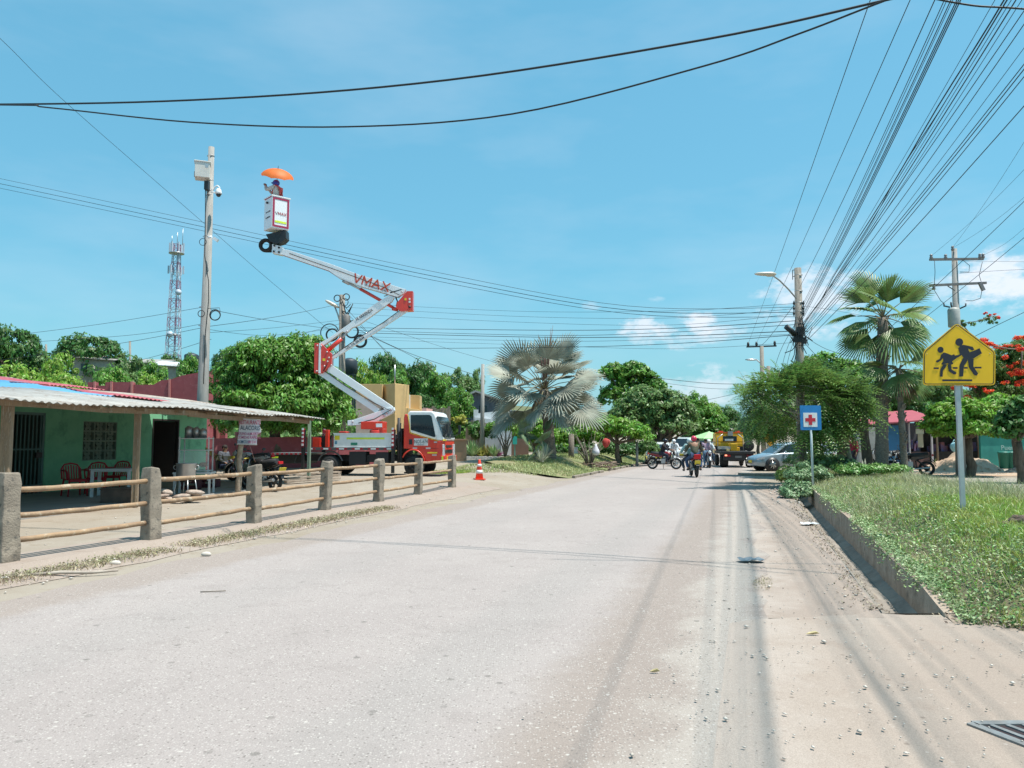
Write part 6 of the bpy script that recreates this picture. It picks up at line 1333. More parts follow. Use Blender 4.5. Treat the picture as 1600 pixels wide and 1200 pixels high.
# stones lining
sh = empty('backdrop_shed', ctr0(1500, 41.5), R(4), 'dark shed added as a backdrop for the shade behind the clipped trees', 'shed'); shm = mat('backdrop_dark', (.075, .06, .05), (.04, .032, .03), 3, .9)  # added dark backdrop, built as a shed, to fill the gap with shade
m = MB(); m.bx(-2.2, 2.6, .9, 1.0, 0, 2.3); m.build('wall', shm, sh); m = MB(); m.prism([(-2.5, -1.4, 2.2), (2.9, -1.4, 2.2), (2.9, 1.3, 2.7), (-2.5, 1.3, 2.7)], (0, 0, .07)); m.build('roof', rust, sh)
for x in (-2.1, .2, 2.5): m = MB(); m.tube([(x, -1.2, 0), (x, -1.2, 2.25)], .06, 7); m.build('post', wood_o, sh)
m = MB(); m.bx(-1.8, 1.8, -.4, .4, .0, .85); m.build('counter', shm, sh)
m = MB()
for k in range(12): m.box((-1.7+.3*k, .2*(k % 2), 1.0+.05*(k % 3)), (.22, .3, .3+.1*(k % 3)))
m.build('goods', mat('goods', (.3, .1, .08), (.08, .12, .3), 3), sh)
# ---------------------------------------------------------------- left background houses
def ctr(px, Y): q = at(px, 690, Y); return (q.x, Y, h(q.x, Y))
mar = mat('maroon_wall', (.30, .075, .085), (.25, .06, .07), 2, .85, c3=(.34, .11, .12), s3=3); mar_l = flat('maroon_light', (.55, .20, .18))
Yh = 38
hb_ = empty('maroon_building', ctr(230, Yh), 0, 'maroon building with a stepped parapet and pink pilasters behind the restaurant roof', 'building'); hl = Vector(hb_.location)
def hp_(px, py, Y=Yh, o=None): return at(px, py, Y)-(o or hl)
m = MB(); ol = [(137, 597), (149, 597), (149, 602.5), (164, 602.5), (165, 597), (207, 597), (207, 601), (240, 601), (251, 594.5), (266, 593), (285, 586.5), (340, 577), (352, 576), (352, 690), (137, 690)]
m.prism([hp_(*q) for q in ol], (0, .3, 0)); m.build('wall', mar, hb_)
for a, b, t in ((146, 149, 596), (172, 175.5, 596), (204, 207.5, 596), (263, 266, 592), (303, 307, 592), (338, 342, 576)): m = MB(); m.prism([hp_(a, t, Yh-.06), hp_(b, t, Yh-.06), hp_(b, 690, Yh-.06), hp_(a, 690, Yh-.06)], (0, .05, 0)); m.build('pilaster', mar_l, hb_)
m = MB(); m.prism([hp_(288, 590, Yh-1.4), hp_(318, 582, Yh-1.4), hp_(318, 690, Yh-1.4), hp_(288, 690, Yh-1.4)], (0, 1.2, 0)); m.build('side_block', mar, hb_)
YA = 32.5; q0, q1 = at(318, 690, YA), at(606, 690, 36); m = MB(); d = (q1-q0); d.z = 0; m.beam(Vector((q0.x, q0.y, .75)), Vector((q1.x, q1.y, .95)), .2, 1.75); lw = m.build('low_wall', mar); tag(lw, 'low dark red wall behind the tree and the truck', 'wall')
# ochre building behind the cab
och = mat('ochre_wall', (.60, .41, .19), (.54, .36, .165), 1.5, .85); och_p = mat('pale_stone', (.52, .42, .36), (.42, .32, .27), 3, .85)
Yo = 41; ob_ = empty('ochre_building', ctr(617, Yo), 0, 'ochre yellow building with a raised corner block behind the truck boom', 'building'); ol_ = Vector(ob_.location)
def op(px, py, Y): return at(px, py, Y)-ol_
def quadbox(name, pts, mt, par, back=(0, 3, 0)): m = MB(); m.prism(pts, back); return m.build(name, mt, par, bev=.01)
quadbox('corner_block', [op(617, 599, Yo), op(633, 602, Yo+.6), op(633, 700, Yo+.6), op(617, 700, Yo)], och, ob_, (-1.0, 3, 0))
quadbox('corner_block', [op(596, 601, Yo+2.0), op(617.3, 599, Yo+.02), op(617.3, 646, Yo+.02), op(596, 646, Yo+2.0)], och, ob_, (.6, 1.2, 0))
quadbox('parapet', [op(633, 637, Yo+.7), op(655, 640, Yo+1.2), op(655, 700, Yo+1.2), op(633, 700, Yo+.7)], och, ob_)
quadbox('parapet', [op(640, 617, Yo+3), op(656, 618, Yo+3), op(656, 640, Yo+3), op(640, 640, Yo+3)], och, ob_, (0, 1, 0)); quadbox('white_strip', [op(634, 617, Yo+2.8), op(640.5, 617, Yo+2.8), op(640.5, 640, Yo+2.8), op(634, 640, Yo+2.8)], white_p, ob_, (0, .2, 0))
quadbox('stair_parapet', [op(556, 600, Yo+1.2), op(597, 600, Yo+1.2), op(597, 628, Yo+1.2), op(556, 618, Yo+1.2)], och, ob_, (0, 1, 0)); quadbox('stone_panel', [op(556, 618, Yo+1.0), op(596, 628, Yo+1.0), op(596, 700, Yo+1.0), op(556, 700, Yo+1.0)], och_p, ob_, (0, 1, 0))
quadbox('lower_wall', [op(596, 646, Yo+.8), op(617, 646, Yo-.1), op(617, 705, Yo-.1), op(596, 705, Yo+.8)], och, ob_, (.3, 1, 0))
m = MB(); m.prism([op(581, 662, Yo+.9), op(592, 662, Yo+.9), op(592, 700, Yo+.9), op(581, 700, Yo+.9)], (0, .08, 0)); m.build('door', flat('door_red', (.22, .02, .03)), ob_)
m = MB(); m.prism([op(621, 660, Yo+.1), op(627, 661, Yo+.3), op(627, 700, Yo+.3), op(621, 700, Yo+.1)], (0, -.03, 0)); m.build('window', glass_d, ob_)
m = MB(); m.tube([op(617, 600, Yo+.5), op(617, 570, Yo+.5)], .04, 6); m.build('antenna', steel, ob_)
# plank fence and brown wall
plank = mat('grey_planks', (.30, .26, .21), (.18, .15, .12), 3, .9, stretch=(8, 8, .6), c3=(.38, .33, .28), s3=5)
def plankfence(name, label, px0, px1, pyt, Y, seed, nb=None):
    a, b = at(px0, 690, Y), at(px1, 690, Y); rng = random.Random(seed); n = nb or int((b.x-a.x)/.16); zt = zat(pyt, Y); zg_ = h(a.x, Y); m = MB()
    for i in range(n): x = a.x+(b.x-a.x)*(i+.5)/n; hh = zt-zg_+rng.uniform(-.1, .08); m.box((x, Y+rng.uniform(-.02, .02), zg_+hh/2-.05), ((b.x-a.x)/n*.93, .04, hh+.1), rot=Matrix.Rotation(rng.uniform(-.02, .02), 3, 'Y'))
    m.box(((a.x+b.x)/2, Y+.05, zt-.4), (b.x-a.x, .05, .1)); return tag(m.build(name, plank), label, 'fence')
plankfence('plank_fence', 'tall grey plank fence beside the thin pole left of the silver palm', 727, 758, 657, 44, 1)
plankfence('plank_fence', 'weathered brown plank fence behind the truck cab roof', 652, 704, 637, 46, 2)
m = MB(); q = at(697, 690, 38.5); q2 = at(729, 690, 38.5); m.box(((q.x+q2.x)/2, 38.5, .95), (q2.x-q.x, .2, 1.25)); m.box(((q.x+q2.x)/2, 38.48, 1.6), (q2.x-q.x+.1, .28, .08)); tag(m.build('brown_wall', mat('tan_wall', (.36, .22, .13), (.31, .19, .11), 2)), 'low plain tan wall right of the truck cab', 'wall')
# grey timber house and white house
gh_ = empty('timber_house', ctr(742, 56), 0, 'dark grey timber house with a gabled tin roof behind the plank fence', 'house'); gl = Vector(gh_.location)
def g_(px, py, Y=56): return at(px, py, Y)-gl
m = MB(); m.prism([g_(721, 622), g_(742, 613), g_(782, 626), g_(782, 700), g_(721, 700)], (0, 6, 0)); m.build('wall', mat('slate_boards', (.14, .15, .17), (.07, .075, .09), 3, stretch=(5, 5, .5)), gh_)
m = MB(); m.prism([g_(716, 622, 55.6), g_(743, 609.5, 55.6), g_(786, 625, 55.6), g_(786, 627.5, 55.6), g_(743, 612.5, 55.6), g_(717, 625, 55.6)], (0, 7, 0)); m.build('roof', zinc, gh_)
m = MB()
for px in (729, 736, 749, 757): m.prism([g_(px, 634, 55.95), g_(px+4, 634, 55.95), g_(px+4, 645, 55.95), g_(px, 645, 55.95)], (0, .04, 0))
m.build('window', glass_d, gh_)
wh = empty('white_house', ctr(775, 50), 0, 'white house with a grey gate behind the clipped tree', 'house'); wl_ = Vector(wh.location)
def w__(px, py, Y=50): return at(px, py, Y)-wl_
wm = mat('whitewash', (.66, .67, .68), (.56, .58, .60), 1.5)
m = MB(); m.prism([w__(745, 646), w__(800, 640), w__(800, 702), w__(745, 702)], (0, 4, 0)); m.build('wall', wm, wh)
m = MB(); m.prism([w__(742, 652, 49.3), w__(768, 655, 49.3), w__(768, 662, 49.3), w__(742, 658, 49.3)], (0, .8, 0)); m.build('awning', wm, wh)
m = MB(); m.prism([w__(757, 683, 48.8), w__(783, 683, 48.8), w__(783, 708, 48.8), w__(757, 708, 48.8)], (0, .1, 0)); m.build('gate', flat('gate_grey', (.38, .40, .42)), wh); m = MB(); m.prism([w__(783, 683, 48.7), w__(799, 683, 48.7), w__(799, 711, 48.7), w__(783, 711, 48.7)], (0, .2, 0)); m.build('gate_pillar', wm, wh)
m = MB(); m.prism([w__(799, 684, 48.7), w__(826, 686, 48.7), w__(826, 712, 48.7), w__(799, 712, 48.7)], (0, .1, 0)); m.build('wood_gate', flat('gate_brown', (.20, .12, .09)), wh)
m = MB(); m.prism([w__(740, 640, 49.5), w__(747, 640, 49.5), w__(745, 700, 49.5), w__(740, 700, 49.5)], (0, .3, 0)); m.build('pier', wm, wh)
q = at(804.5, 690, 48.2); m = MB(); m.box((0, 0, 0), (.28, .2, .5)); m.box((0, .1, -1.0), (.05, .05, 1.6)); o = m.build('mailbox', flat('teal_box', (.03, .42, .36))); o.location = (q.x, 48.2, zat(688, 48.2)); tag(o, 'teal box on a post beside the clipped tree', 'box')
# small hill houses and tanks
def hut(px, py, Y, w_, label, mt, rm=None):
    q = at(px, py, Y); g0 = h(q.x, Y); r_ = empty('small_house', (q.x, Y, g0), random.Random(px).uniform(-.3, .3), label, 'house'); zt = q.z-g0
    m = MB(); m.box((0, 0, zt/2-.3), (w_, 4, zt-.2)); m.build('wall', mt, r_); m = MB(); m.prism([(-w_/2-.4, -2.5, zt-.5), (w_/2+.4, -2.5, zt-.7), (w_/2+.4, 2.5, zt+.2), (-w_/2-.4, 2.5, zt+.4)], (0, 0, .08)); m.build('roof', rm or zinc, r_)
    m = MB(); m.box((-w_*.2, -2.01, zt-1.6), (.9, .04, .9)); m.build('window', glass_d, r_)
hut(152, 557, 96, 4.5, 'small hillside house with a pale tin roof left of the tower', och_p); hut(232, 563, 100, 4, 'small hillside house with a low tin roof just left of the tower foot', och_p); hut(268, 567, 92, 3, 'small hillside house with a white roof under the tower', och_p, white_p); hut(38, 562, 90, 3, 'small hillside house at the far left among trees', och_p)
for px, py, Y, s_, lb in ((299, 562, 88, .8, 'black water tank on the hillside right of the tower'), (546, 572, 70, .75, 'dark water tank behind the mango tree and the boom')):
    q = at(px, py, Y); m = MB(); m.lathe([(s_*.8, -s_), (s_, -s_*.9), (s_, s_*.6), (s_*.9, s_*.75), (s_*.3, s_)], n=18); [m.box((sx*s_*.6, sy*s_*.6, -s_-1.7), (.12, .12, 3.4)) for sx in (-1, 1) for sy in (-1, 1)]; m.box((0, 0, -s_-.06), (s_*1.5, s_*1.5, .1)); o = m.build('water_tank', flat('tank_black', (.03, .04, .05), .5)); o.location = (q.x, Y, q.z); tag(o, lb, 'water tank')
# ---------------------------------------------------------------- telecom tower
Yt = 150; q = at(270, 566, Yt); tw2 = empty('telecom_tower', (q.x, Yt, h(q.x, Yt)), R(12), 'tall red and white lattice telecom tower on the hill', 'tower'); tz = zat(382, Yt)-h(q.x, Yt)
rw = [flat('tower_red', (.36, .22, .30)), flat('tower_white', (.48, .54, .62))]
n = 17
for i in range(n):
    z0, z1 = tz*i/n, tz*(i+1)/n; wa, wb_ = 1.5*(1-.6*i/n), 1.5*(1-.6*(i+1)/n); m = MB(); c4 = [(-1, -1), (1, -1), (1, 1), (-1, 1)]
    for k in range(4):
        a, b = c4[k], c4[(k+1) % 4]; m.beam((a[0]*wa, a[1]*wa, z0), (a[0]*wb_, a[1]*wb_, z1), .12, .12); m.beam((a[0]*wa, a[1]*wa, z0), (b[0]*wb_, b[1]*wb_, z1), .06, .06); m.beam((b[0]*wa, b[1]*wa, z0), (a[0]*wb_, a[1]*wb_, z1), .06, .06); m.beam((a[0]*wb_, a[1]*wb_, z1), (b[0]*wb_, b[1]*wb_, z1), .1, .1)
    if i % 2 == 0: m.beam((.3, -.2, z0), (.3, -.2, z1), .35, .12)
    else: m.beam((.3, -.2, z0), (.3, -.2, z1), .35, .12)
    m.build('lattice_section', rw[i % 2], tw2)
for k in range(6):
    for q_ in ((1.3, tz-.8, 2.2), (1.4, tz-5.2, 1.6)): a = k*1.047; m = MB(); m.box((q_[0]*math.cos(a), q_[0]*math.sin(a), q_[1]), (.3, .2, q_[2]), rz=a); m.build('panel_antenna', flat('tower_white', (.62, .64, .68)), tw2)
m = MB()
for k in range(3): m.tube([(k-1, .3, tz), (k-1, .3, tz+1.8+.8*k)], .06, 5)
m.build('mast', steel, tw2)
for x, z in ((.9, tz-10), (-.4, tz*.42)): m = MB(); m.lathe([(.1, .2), (.55, .1), (.6, -.2)], c=(x, -1.2, z), n=14, axis='Y'); m.build('dish_antenna', flat('tower_white', (.62, .64, .68)), tw2)
m = MB(); m.lathe([(1.35, 0), (1.35, .12)], c=(0, 0, tz*.42), n=12); m.lathe([(1.5, 0), (1.5, .12)], c=(0, 0, tz-1.9), n=12); m.build('platform', steel, tw2)
# ---------------------------------------------------------------- poles on the right and far
def up_pole(label, px_top, py_top, px_b, Y, r0, r1, mt, name='utility_pole', z0=None, n=12):
    a = at(px_top, py_top, Y); b = at(px_b, 690, Y); z0 = h(b.x, Y)-.3 if z0 is None else z0
    r_ = empty(name, (b.x, Y, 0), 0, label, 'utility pole'); m = MB(); m.tube([(b.x-(b.x), 0, z0), (a.x-b.x, 0, a.z)], [r0, r1], n); m.build('shaft', mt, r_); return r_, Vector((b.x, Y, 0))
wpole = mat('weathered_pole', (.30, .27, .23), (.17, .15, .13), 5, .9, stretch=(6, 6, .5), bump=.4, c3=(.4, .37, .33), s3=8)
YR = 25.5
prr, o_ = up_pole('weathered pole with a street lamp rising through the feathery tree on the right', 1246.5, 419, 1252, YR, .165, .115, wpole)
def q_(px, py, dy=0): return at(px, py, YR+dy)-o_
m = MB(); m.tube([q_(1251.5, 733), q_(1252, 716)], [.185, .18], 12); m.tube([q_(1252, 752), q_(1251.8, 735)], [.19, .185], 12); m.build('painted_band', flat('band_tan', (.36, .24, .14)), prr)
m = MB(); m.tube([q_(1244, 466, -.15), q_(1232, 452, -.6), q_(1218, 438, -1.2), q_(1207, 430, -1.6)], .026, 7); la = m.build('lamp_arm', steel, prr)
m = MB(); m.ball(q_(1196, 428, -1.8), (.36, .14, .06), 12); m.ball(q_(1203, 428.5, -1.75), (.2, .12, .08), 10); m.build('lamp_head', flat('lamp_cream', (.62, .56, .48), .4), la)
m = MB()
for y in (430, 455, 473, 487, 505, 520, 528): m.torus(q_(1247.5+(y-430)*.014, y), .128, .012, axis='Z', n=14, k=5)
m.build('band', steel, prr)
m = MB()
for sx in (-1, 1):
    for y in (474, 482, 490): m.ball(q_(1248+sx*7.5, y, -.1), (.04, .04, .055), 7)
    m.beam(q_(1248+sx*7.5, 470, -.1), q_(1248+sx*7.5, 494, -.1), .03, .02)
m.beam(q_(1238.5, 422), q_(1238.5, 437), .02, .02); m.beam(q_(1238.5, 422), q_(1246, 422), .02, .02); m.beam(q_(1238.5, 432), q_(1246, 432), .02, .02); m.build('insulator_rack', blackm, prr)
m = MB(); m.tube([q_(1228, 510, -.3), q_(1243, 523, -.2)], .09, 9); m.box(q_(1250, 518, -.2), (.2, .16, .3)); m.box(q_(1247, 530, -.2), (.3, .1, .2)); m.box(q_(1256, 532, -.1), (.14, .1, .22))
rng = random.Random(5)
for k in range(16):
    a = Vector(q_(1248+rng.uniform(-6, 6), rng.uniform(495, 545), -.2)); e_ = Vector(q_(1248+rng.choice([-1, 1])*rng.uniform(10, 24), rng.uniform(505, 565), rng.uniform(-.4, .4))); mid = (a+e_)/2+Vector((0, 0, -rng.uniform(.1, .35)))
    m.tube([a, a.lerp(mid, .6), mid, e_.lerp(mid, .4), e_], .014, 4)
m.build('splice_boxes', cable_m, prr)
# transformer pole behind the school sign
YT = 30
pt_, o2 = up_pole('concrete pole with two crossarms and a transformer behind the school sign', 1491, 389, 1499, YT, .19, .10, pole_conc)
def t_(px, py, dy=0): return at(px, py, YT+dy)-o2
m = MB(); m.beam(t_(1452.5, 405.5, -.15), t_(1536.5, 404.5, -.15), .08, .09); m.beam(t_(1452.5, 446, -.15), t_(1541, 442, -.15), .08, .09); m.beam(t_(1481, 447, -.15), t_(1492, 454, -.1), .03, .03); m.build('crossarm', mat('arm_wood', (.14, .13, .13), (.22, .21, .2), 5), pt_)
for px, py in ((1455, 401), (1477.5, 401), (1531, 400), (1536, 400), (1488.5, 388), (1459, 449)): m = MB(); m.lathe([(.05, -.1), (.07, -.02), (.04, 0), (.065, .05), (.03, .1)], c=t_(px, py, -.15), n=8); m.build('insulator', flat('porcelain', (.22, .2, .2), .3), pt_)
m = MB(); m.box(t_(1534, 448, -.2), (.12, .1, .34), rot=Matrix.Rotation(-.4, 3, 'Y')); m.build('fuse_cutout', flat('porcelain', (.22, .2, .2), .3), pt_)
m = MB(); c = t_(1490.5, 496, -.35); m.lathe([(.21, -.38), (.22, -.34), (.22, .30), (.19, .36), (.05, .40)], c=c, n=20); m.build('transformer', mat('transformer_grey', (.42, .42, .39), (.33, .33, .31), 5, .5), pt_)
m = MB(); 
for px0, py0, px1, py1 in ((1475, 474, 1484, 480), (1509, 474, 1500, 482), (1486, 472, 1487, 480)): m.tube([t_(px0, py0, -.4), t_(px0, py0+4, -.4), t_(px1, py1, -.35)], .03, 6)
m.build('bushing', blackm, pt_)
for pts in ([(1535, 409), (1530, 430), (1533, 440)], [(1534, 455), (1532, 466), (1520, 470), (1509, 470)], [(1460, 405), (1461, 425), (1460, 445)], [(1503, 405), (1515, 415), (1514, 425), (1500, 425)], [(1459, 452), (1470, 470), (1475, 474)]): m = MB(); m.tube([t_(a, b, -.2) for a, b in pts], .012, 4); m.build('jumper_wire', cable_m, pt_)
# distant poles
p1, o3 = up_pole('distant pole with a wide crossarm left of the street lamp pole', 1190, 541, 1193, 55, .2, .14, wpole)
def d1(px, py, dy=0): return at(px, py, 55+dy)-o3
m = MB(); m.beam(d1(1166.5, 542), d1(1213, 540.5), .12, .1); m.build('crossarm', blackm, p1)
for px, py in ((1169, 538), (1182, 537.5), (1210.5, 536)): m = MB(); m.lathe([(.08, -.16), (.1, 0), (.06, .16)], c=d1(px, py), n=8); m.build('insulator', blackm, p1)
p1b, o4 = up_pole('shorter distant pole with a small lamp arm beside the crossarm pole', 1200.5, 572, 1202, 58, .18, .14, wpole)
m = MB(); f4 = lambda a, b: at(a, b, 58)-o4; m.tube([f4(1199, 578), f4(1190, 569), f4(1182, 562), f4(1172, 562)], .05, 6); m.ball(f4(1174, 562), (.5, .15, .08), 8); m.build('lamp_arm', steel, p1b)
up_pole('thin grey pole in front of the timber house', 754.5, 569, 753, 42, .13, .09, pole_conc); up_pole('far concrete pole standing out of the trees beyond the road', 1068, 619, 1068, 85, .3, .26, pole_conc)
up_pole('short trunk like pole under the right side of the silver palm', 893, 678, 892, 41, .17, .14, gbark); up_pole('tiny pole on the hill left of the tower', 203, 533, 203, 105, .18, .14, wpole); up_pole('tiny pole on the far left hill', 72, 538, 72, 100, .16, .12, wpole)
up_pole('slim pale post in the hedge beyond the verge', 995, 690, 995, 46, .09, .08, pole_conc)
# pole in the middle left, behind the boom
YM = 45
pm, o5 = up_pole('dark cable laden pole behind the truck boom', 534.5, 461, 535, YM, .24, .17, wpole)
def m_(px, py, dy=0): return at(px, py, YM+dy)-o5
m = MB(); m.tube([m_(532, 505), m_(528, 492), m_(523, 479)], .05, 6); la = m.build('lamp_arm', steel, pm); m = MB(); m.ball(m_(519, 475), (.5, .2, .11), 10, rot=Matrix.Rotation(.5, 3, 'Y')); m.build('lamp_head', flat('lamp_cream', (.62, .56, .48), .4), la)
m = MB(); m.lathe([(.22, -.42), (.24, -.38), (.24, .36), (.14, .44)], c=m_(541, 503, -.3), n=16); m.build('transformer', flat('old_grey', (.16, .15, .14)), pm)
m = MB()
for px, py, rp_, th in ((550, 518, 9.5, .055), (563, 533, 9, .075), (519, 523, 9, .05), (527, 466, 5, .03), (541, 464, 5, .03), (538, 472, 6, .02), (515, 520, 14, .03)): m.torus(m_(px, py, -.4), rp_*YM/F, th, axis='Y', n=24, k=7)
rng = random.Random(9)
for k in range(10): a = Vector(m_(535, rng.uniform(465, 510), -.2)); b = Vector(m_(535+rng.uniform(8, 28), rng.uniform(470, 520), -.3)); m.tube([a, (a+b)/2+Vector((0, 0, -.3)), b], .03, 4)
m.build('cable_coil', cable_m, pm)
# ---------------------------------------------------------------- wires
def cat_(pts, k=7):
    out = []; P_ = [pts[0]]+pts+[pts[-1]]
    for i in range(1, len(P_)-2):
        p0, p1_, p2_, p3 = P_[i-1:i+3]
        for q in range(k): t = q/k; out.append(.5*((2*p1_)+(p2_-p0)*t+(2*p0-5*p1_+4*p2_-p3)*t*t+(3*p1_-3*p2_+p3-p0)*t**3))
    out.append(pts[-1]); return out
ORD = ['first', 'second', 'third', 'fourth', 'fifth', 'sixth', 'seventh', 'eighth', 'ninth', 'tenth', 'eleventh', 'twelfth', 'thirteenth', 'fourteenth', 'fifteenth', 'sixteenth', 'seventeenth', 'eighteenth', 'nineteenth', 'twentieth', 'next', 'last']
cnt = {}
def wire(label, pts, r=.014, group=None, k=7):
    if '#' in label: cnt[label] = cnt.get(label, -1)+1; label = label.replace('#', ORD[cnt[label]])
    r *= .66
    m = MB(); m.tube(cat_([Vector(p) for p in pts], k), r, 5, caps=False); return tag(m.build('overhead_wire', cable_m), label, 'wire', group)
def pw(label, px, Y0, Y1, r=.014, group=None):
    x0, x1 = px[0][0], px[-1][0]
    return wire(label, [at(a, b, Y0+(Y1-Y0)*(a-x0)/(x1-x0)) for a, b in px], r, group)
pw('upper thick cable sagging across the top of the sky', [(-500, 160), (0, 163), (350, 154), (700, 125), (1100, 62), (1385, 0), (1700, -75)], 15.2, 7.9, .026)
pw('lower thick cable sagging across the top of the sky', [(-500, 160), (0, 164), (75, 168), (300, 191), (540, 198), (800, 178), (1100, 103), (1250, 52), (1385, 0), (1600, -80)], 15.2, 8.0, .02)
pw('cable crossing the top right corner', [(1200, -60), (1480, 2), (1600, 14), (1900, 40)], 9, 8.5, .018)
pw('diagonal wire from the top left corner down past the tall pole', [(-200, -120), (0, 60), (105, 162), (320, 350), (400, 420), (470, 479), (520, 520)], 18, 44, .013)
gA = 'long wires from the left edge to the right pole'
for dy, r_, lb in ((0, .012, 'topmost'), (8, .016, 'middle'), (15, .013, 'lowest')): pw('%s of three wires from the left edge behind the tall pole to the lamp pole' % lb, [(-250, 228+dy), (0, 279+dy), (340, 352+dy*.9), (700, 429+dy*.9), (980, 478+dy*.8), (1246, 480+dy*1.0)], 38, 25.5, r_, gA)
gB = 'wires strung across the road between the two far poles'
for k, (pts, r_) in enumerate([([(538, 473), (800, 486), (1040, 486), (1246, 474)], .009), ([(538, 480), (800, 494), (1040, 497), (1246, 482)], .009), ([(540, 490), (800, 503), (1040, 508), (1246, 490)], .009), ([(552, 512), (850, 516), (1050, 513), (1246, 501)], .018), ([(552, 516), (850, 524), (1050, 519), (1246, 507)], .014), ([(560, 520), (850, 527), (1050, 525), (1246, 517)], .02), ([(560, 526), (850, 533), (1050, 530), (1246, 522)], .01), ([(545, 545), (850, 543), (1050, 537), (1246, 523)], .016), ([(560, 530), (850, 540), (1050, 545), (1246, 535)], .008)]):
    pw('# cable from the top strung over the road to the lamp pole', pts, YM, YR, r_*1.1, gB)
gC = 'cables fanning from the right pole over the camera'
def fan(ys, ex, ey, r=.016, z2=7.0, wob_=0, x0=1248, Y0=YR, lb='# cable from the left of those fanning up from the lamp pole', grp=gC, ext=-7.0):
    A_ = at(x0, ys, Y0); d = ray(ex, ey); B_ = Vector((0, 0, CAMZ))+d*((z2-CAMZ)/d.z); t1 = (ext-A_.y)/(B_.y-A_.y); pts = []; rng = random.Random(ex+ys)
    for i in range(17): t = i/16*t1; p = A_+(B_-A_)*t; p.z -= .35*math.sin(math.pi*min(1, t/1.35))*.5; p += Vector((rng.uniform(-1, 1), 0, rng.uniform(-1, 1)))*wob_; pts.append(p)
    return wire(lb, pts, r*.7, grp, 3)
for ys, ex, ey, r_ in [(452, 1453, 0, .014), (488, 1468, 0, .012), (492, 1472, 0, .01), (497, 1478, 0, .014), (503, 1487, 0, .016), (506, 1490, 0, .016), (510, 1493, 0, .016), (499, 1481, 0, .009), (515, 1545, 0, .009), (520, 1563, 0, .014), (523, 1570, 0, .010), (525, 1577, 0, .018), (527, 1586, 0, .010), (514, 1597, 5, .014), (528, 1600, 22, .014), (530, 1600, 86, .016), (532, 1600, 60, .010), (534, 1600, 94, .018), (538, 1600, 106, .016), (545, 1600, 153, .018)]: fan(ys, ex, ey, r_)
fan(518, 1557, 0, .022, wob_=.035, lb='thick kinked cable bundle winding up to the top right of the photo', grp=None); fan(521, 1561, 0, .015, wob_=.03, lb='thinner cable twisted beside the thick kinked bundle', grp=None)
fan(537, 1355, 0, .015, 8.2, x0=1169, Y0=55, lb='leftmost cable from the distant crossarm up to the top right', grp=None, ext=-7); fan(536, 1416, 0, .015, 8.2, x0=1182, Y0=55, lb='second cable from the distant crossarm up to the top right', grp=None, ext=-7)
gD = 'lines running from the transformer pole to the upper right'
for x0, y0, ex, ey, r_ in ((1489, 386, 1600, 214, .010), (1455, 400, 1600, 258, .010), (1491, 386, 1600, 302, .010), (1536, 399, 1600, 352, .010)): fan(y0, ex, ey, r_, 9.3, x0=x0, Y0=YT-.15, lb='# thin line from the left off the transformer pole crossarm toward the right edge', grp=gD, ext=2)
for ys, ex, ey in ((600, 1600, 306), (612, 1600, 364)): fan(ys, ex, ey, .016, 7.2, x0=1290, Y0=29, lb='# dark cable from the top passing behind the tall palm to the right edge', grp='cables behind the tall palm', ext=3)
pw('short line from the transformer pole to the right edge, upper', [(1500, 408), (1600, 409), (1750, 412)], 30, 30, .008); pw('short line from the transformer pole to the right edge, lower', [(1499, 427), (1600, 421), (1750, 418)], 30, 30, .010); pw('dark cable rising right of the school sign to the right edge', [(1440, 570), (1530, 522), (1600, 488), (1700, 440)], 33, 30, .018)
gE = 'wires between the tall pole and the cable laden pole'
for pts, r_ in (([(318, 511), (400, 500), (470, 488), (535, 474)], .016), ([(324, 482), (345, 487), (430, 502), (533, 516)], .016), ([(320, 514), (420, 524), (534, 512)], .012), ([(322, 520), (430, 512), (534, 500)], .012), ([(330, 560), (430, 533), (534, 505)], .014)): pw('# cable between the tall concrete pole and the cable laden pole, from the top', pts, 30, 45, r_, gE)
gF = 'wires fanning left from the tall pole over the hill'
for pts, r_ in (([(-200, 548), (0, 526), (160, 506), (317, 480)], .013), ([(-200, 556), (0, 538), (200, 524), (317, 506)], .012), ([(-100, 576), (165, 540), (317, 512)], .014), ([(100, 590), (230, 560), (330, 530)], .014)): pw('# wire from the top running left off the tall concrete pole over the hill', pts, 42, 30, r_, gF)
gG = 'service drops from the cable laden pole'
for pts, r_ in (([(538, 478), (580, 525), (625, 575)], .018), ([(538, 486), (600, 545), (650, 596)], .018), ([(560, 515), (640, 552), (740, 585)], .02), ([(565, 500), (700, 545), (800, 573)], .012), ([(575, 524), (650, 560), (700, 600)], .018)): pw('# cable from the left dropping to the right off the cable laden pole', pts, 45, 44, r_, gG)
gH = 'wires between the right pole and the distant poles'
for pts, r_ in (([(1246, 500), (1215, 560), (1196, 640)], .014), ([(1246, 508), (1225, 560), (1212, 630)], .014), ([(1246, 515), (1232, 560), (1222, 610)], .014), ([(1246, 470), (1195, 535), (1182, 538)], .014)): pw('# cable dropping from the lamp pole toward the distant poles, from the left', pts, 25.5, 40, r_, gH)
for pts, r_, lb in (([(1020, 590), (1110, 599), (1190, 600)], .03, 'upper'), ([(1020, 596), (1110, 607), (1190, 607)], .018, 'lower')): pw('%s far wire over the end of the road' % lb, pts, 60, 58, r_)
pw('far wire sloping up to the distant pole over the road end', [(1100, 626), (1150, 615), (1200, 602)], 70, 56, .025)
gI = 'cables leaving the right pole to the right'
for pts, r_ in (([(1250, 520), (1290, 545), (1340, 560)], .012), ([(1250, 528), (1280, 560), (1305, 580)], .014), ([(1250, 478), (1310, 486), (1440, 512)], .008)): pw('# thin cable leaving the lamp pole toward the tall palm', pts, 25.5, 32, r_, gI)

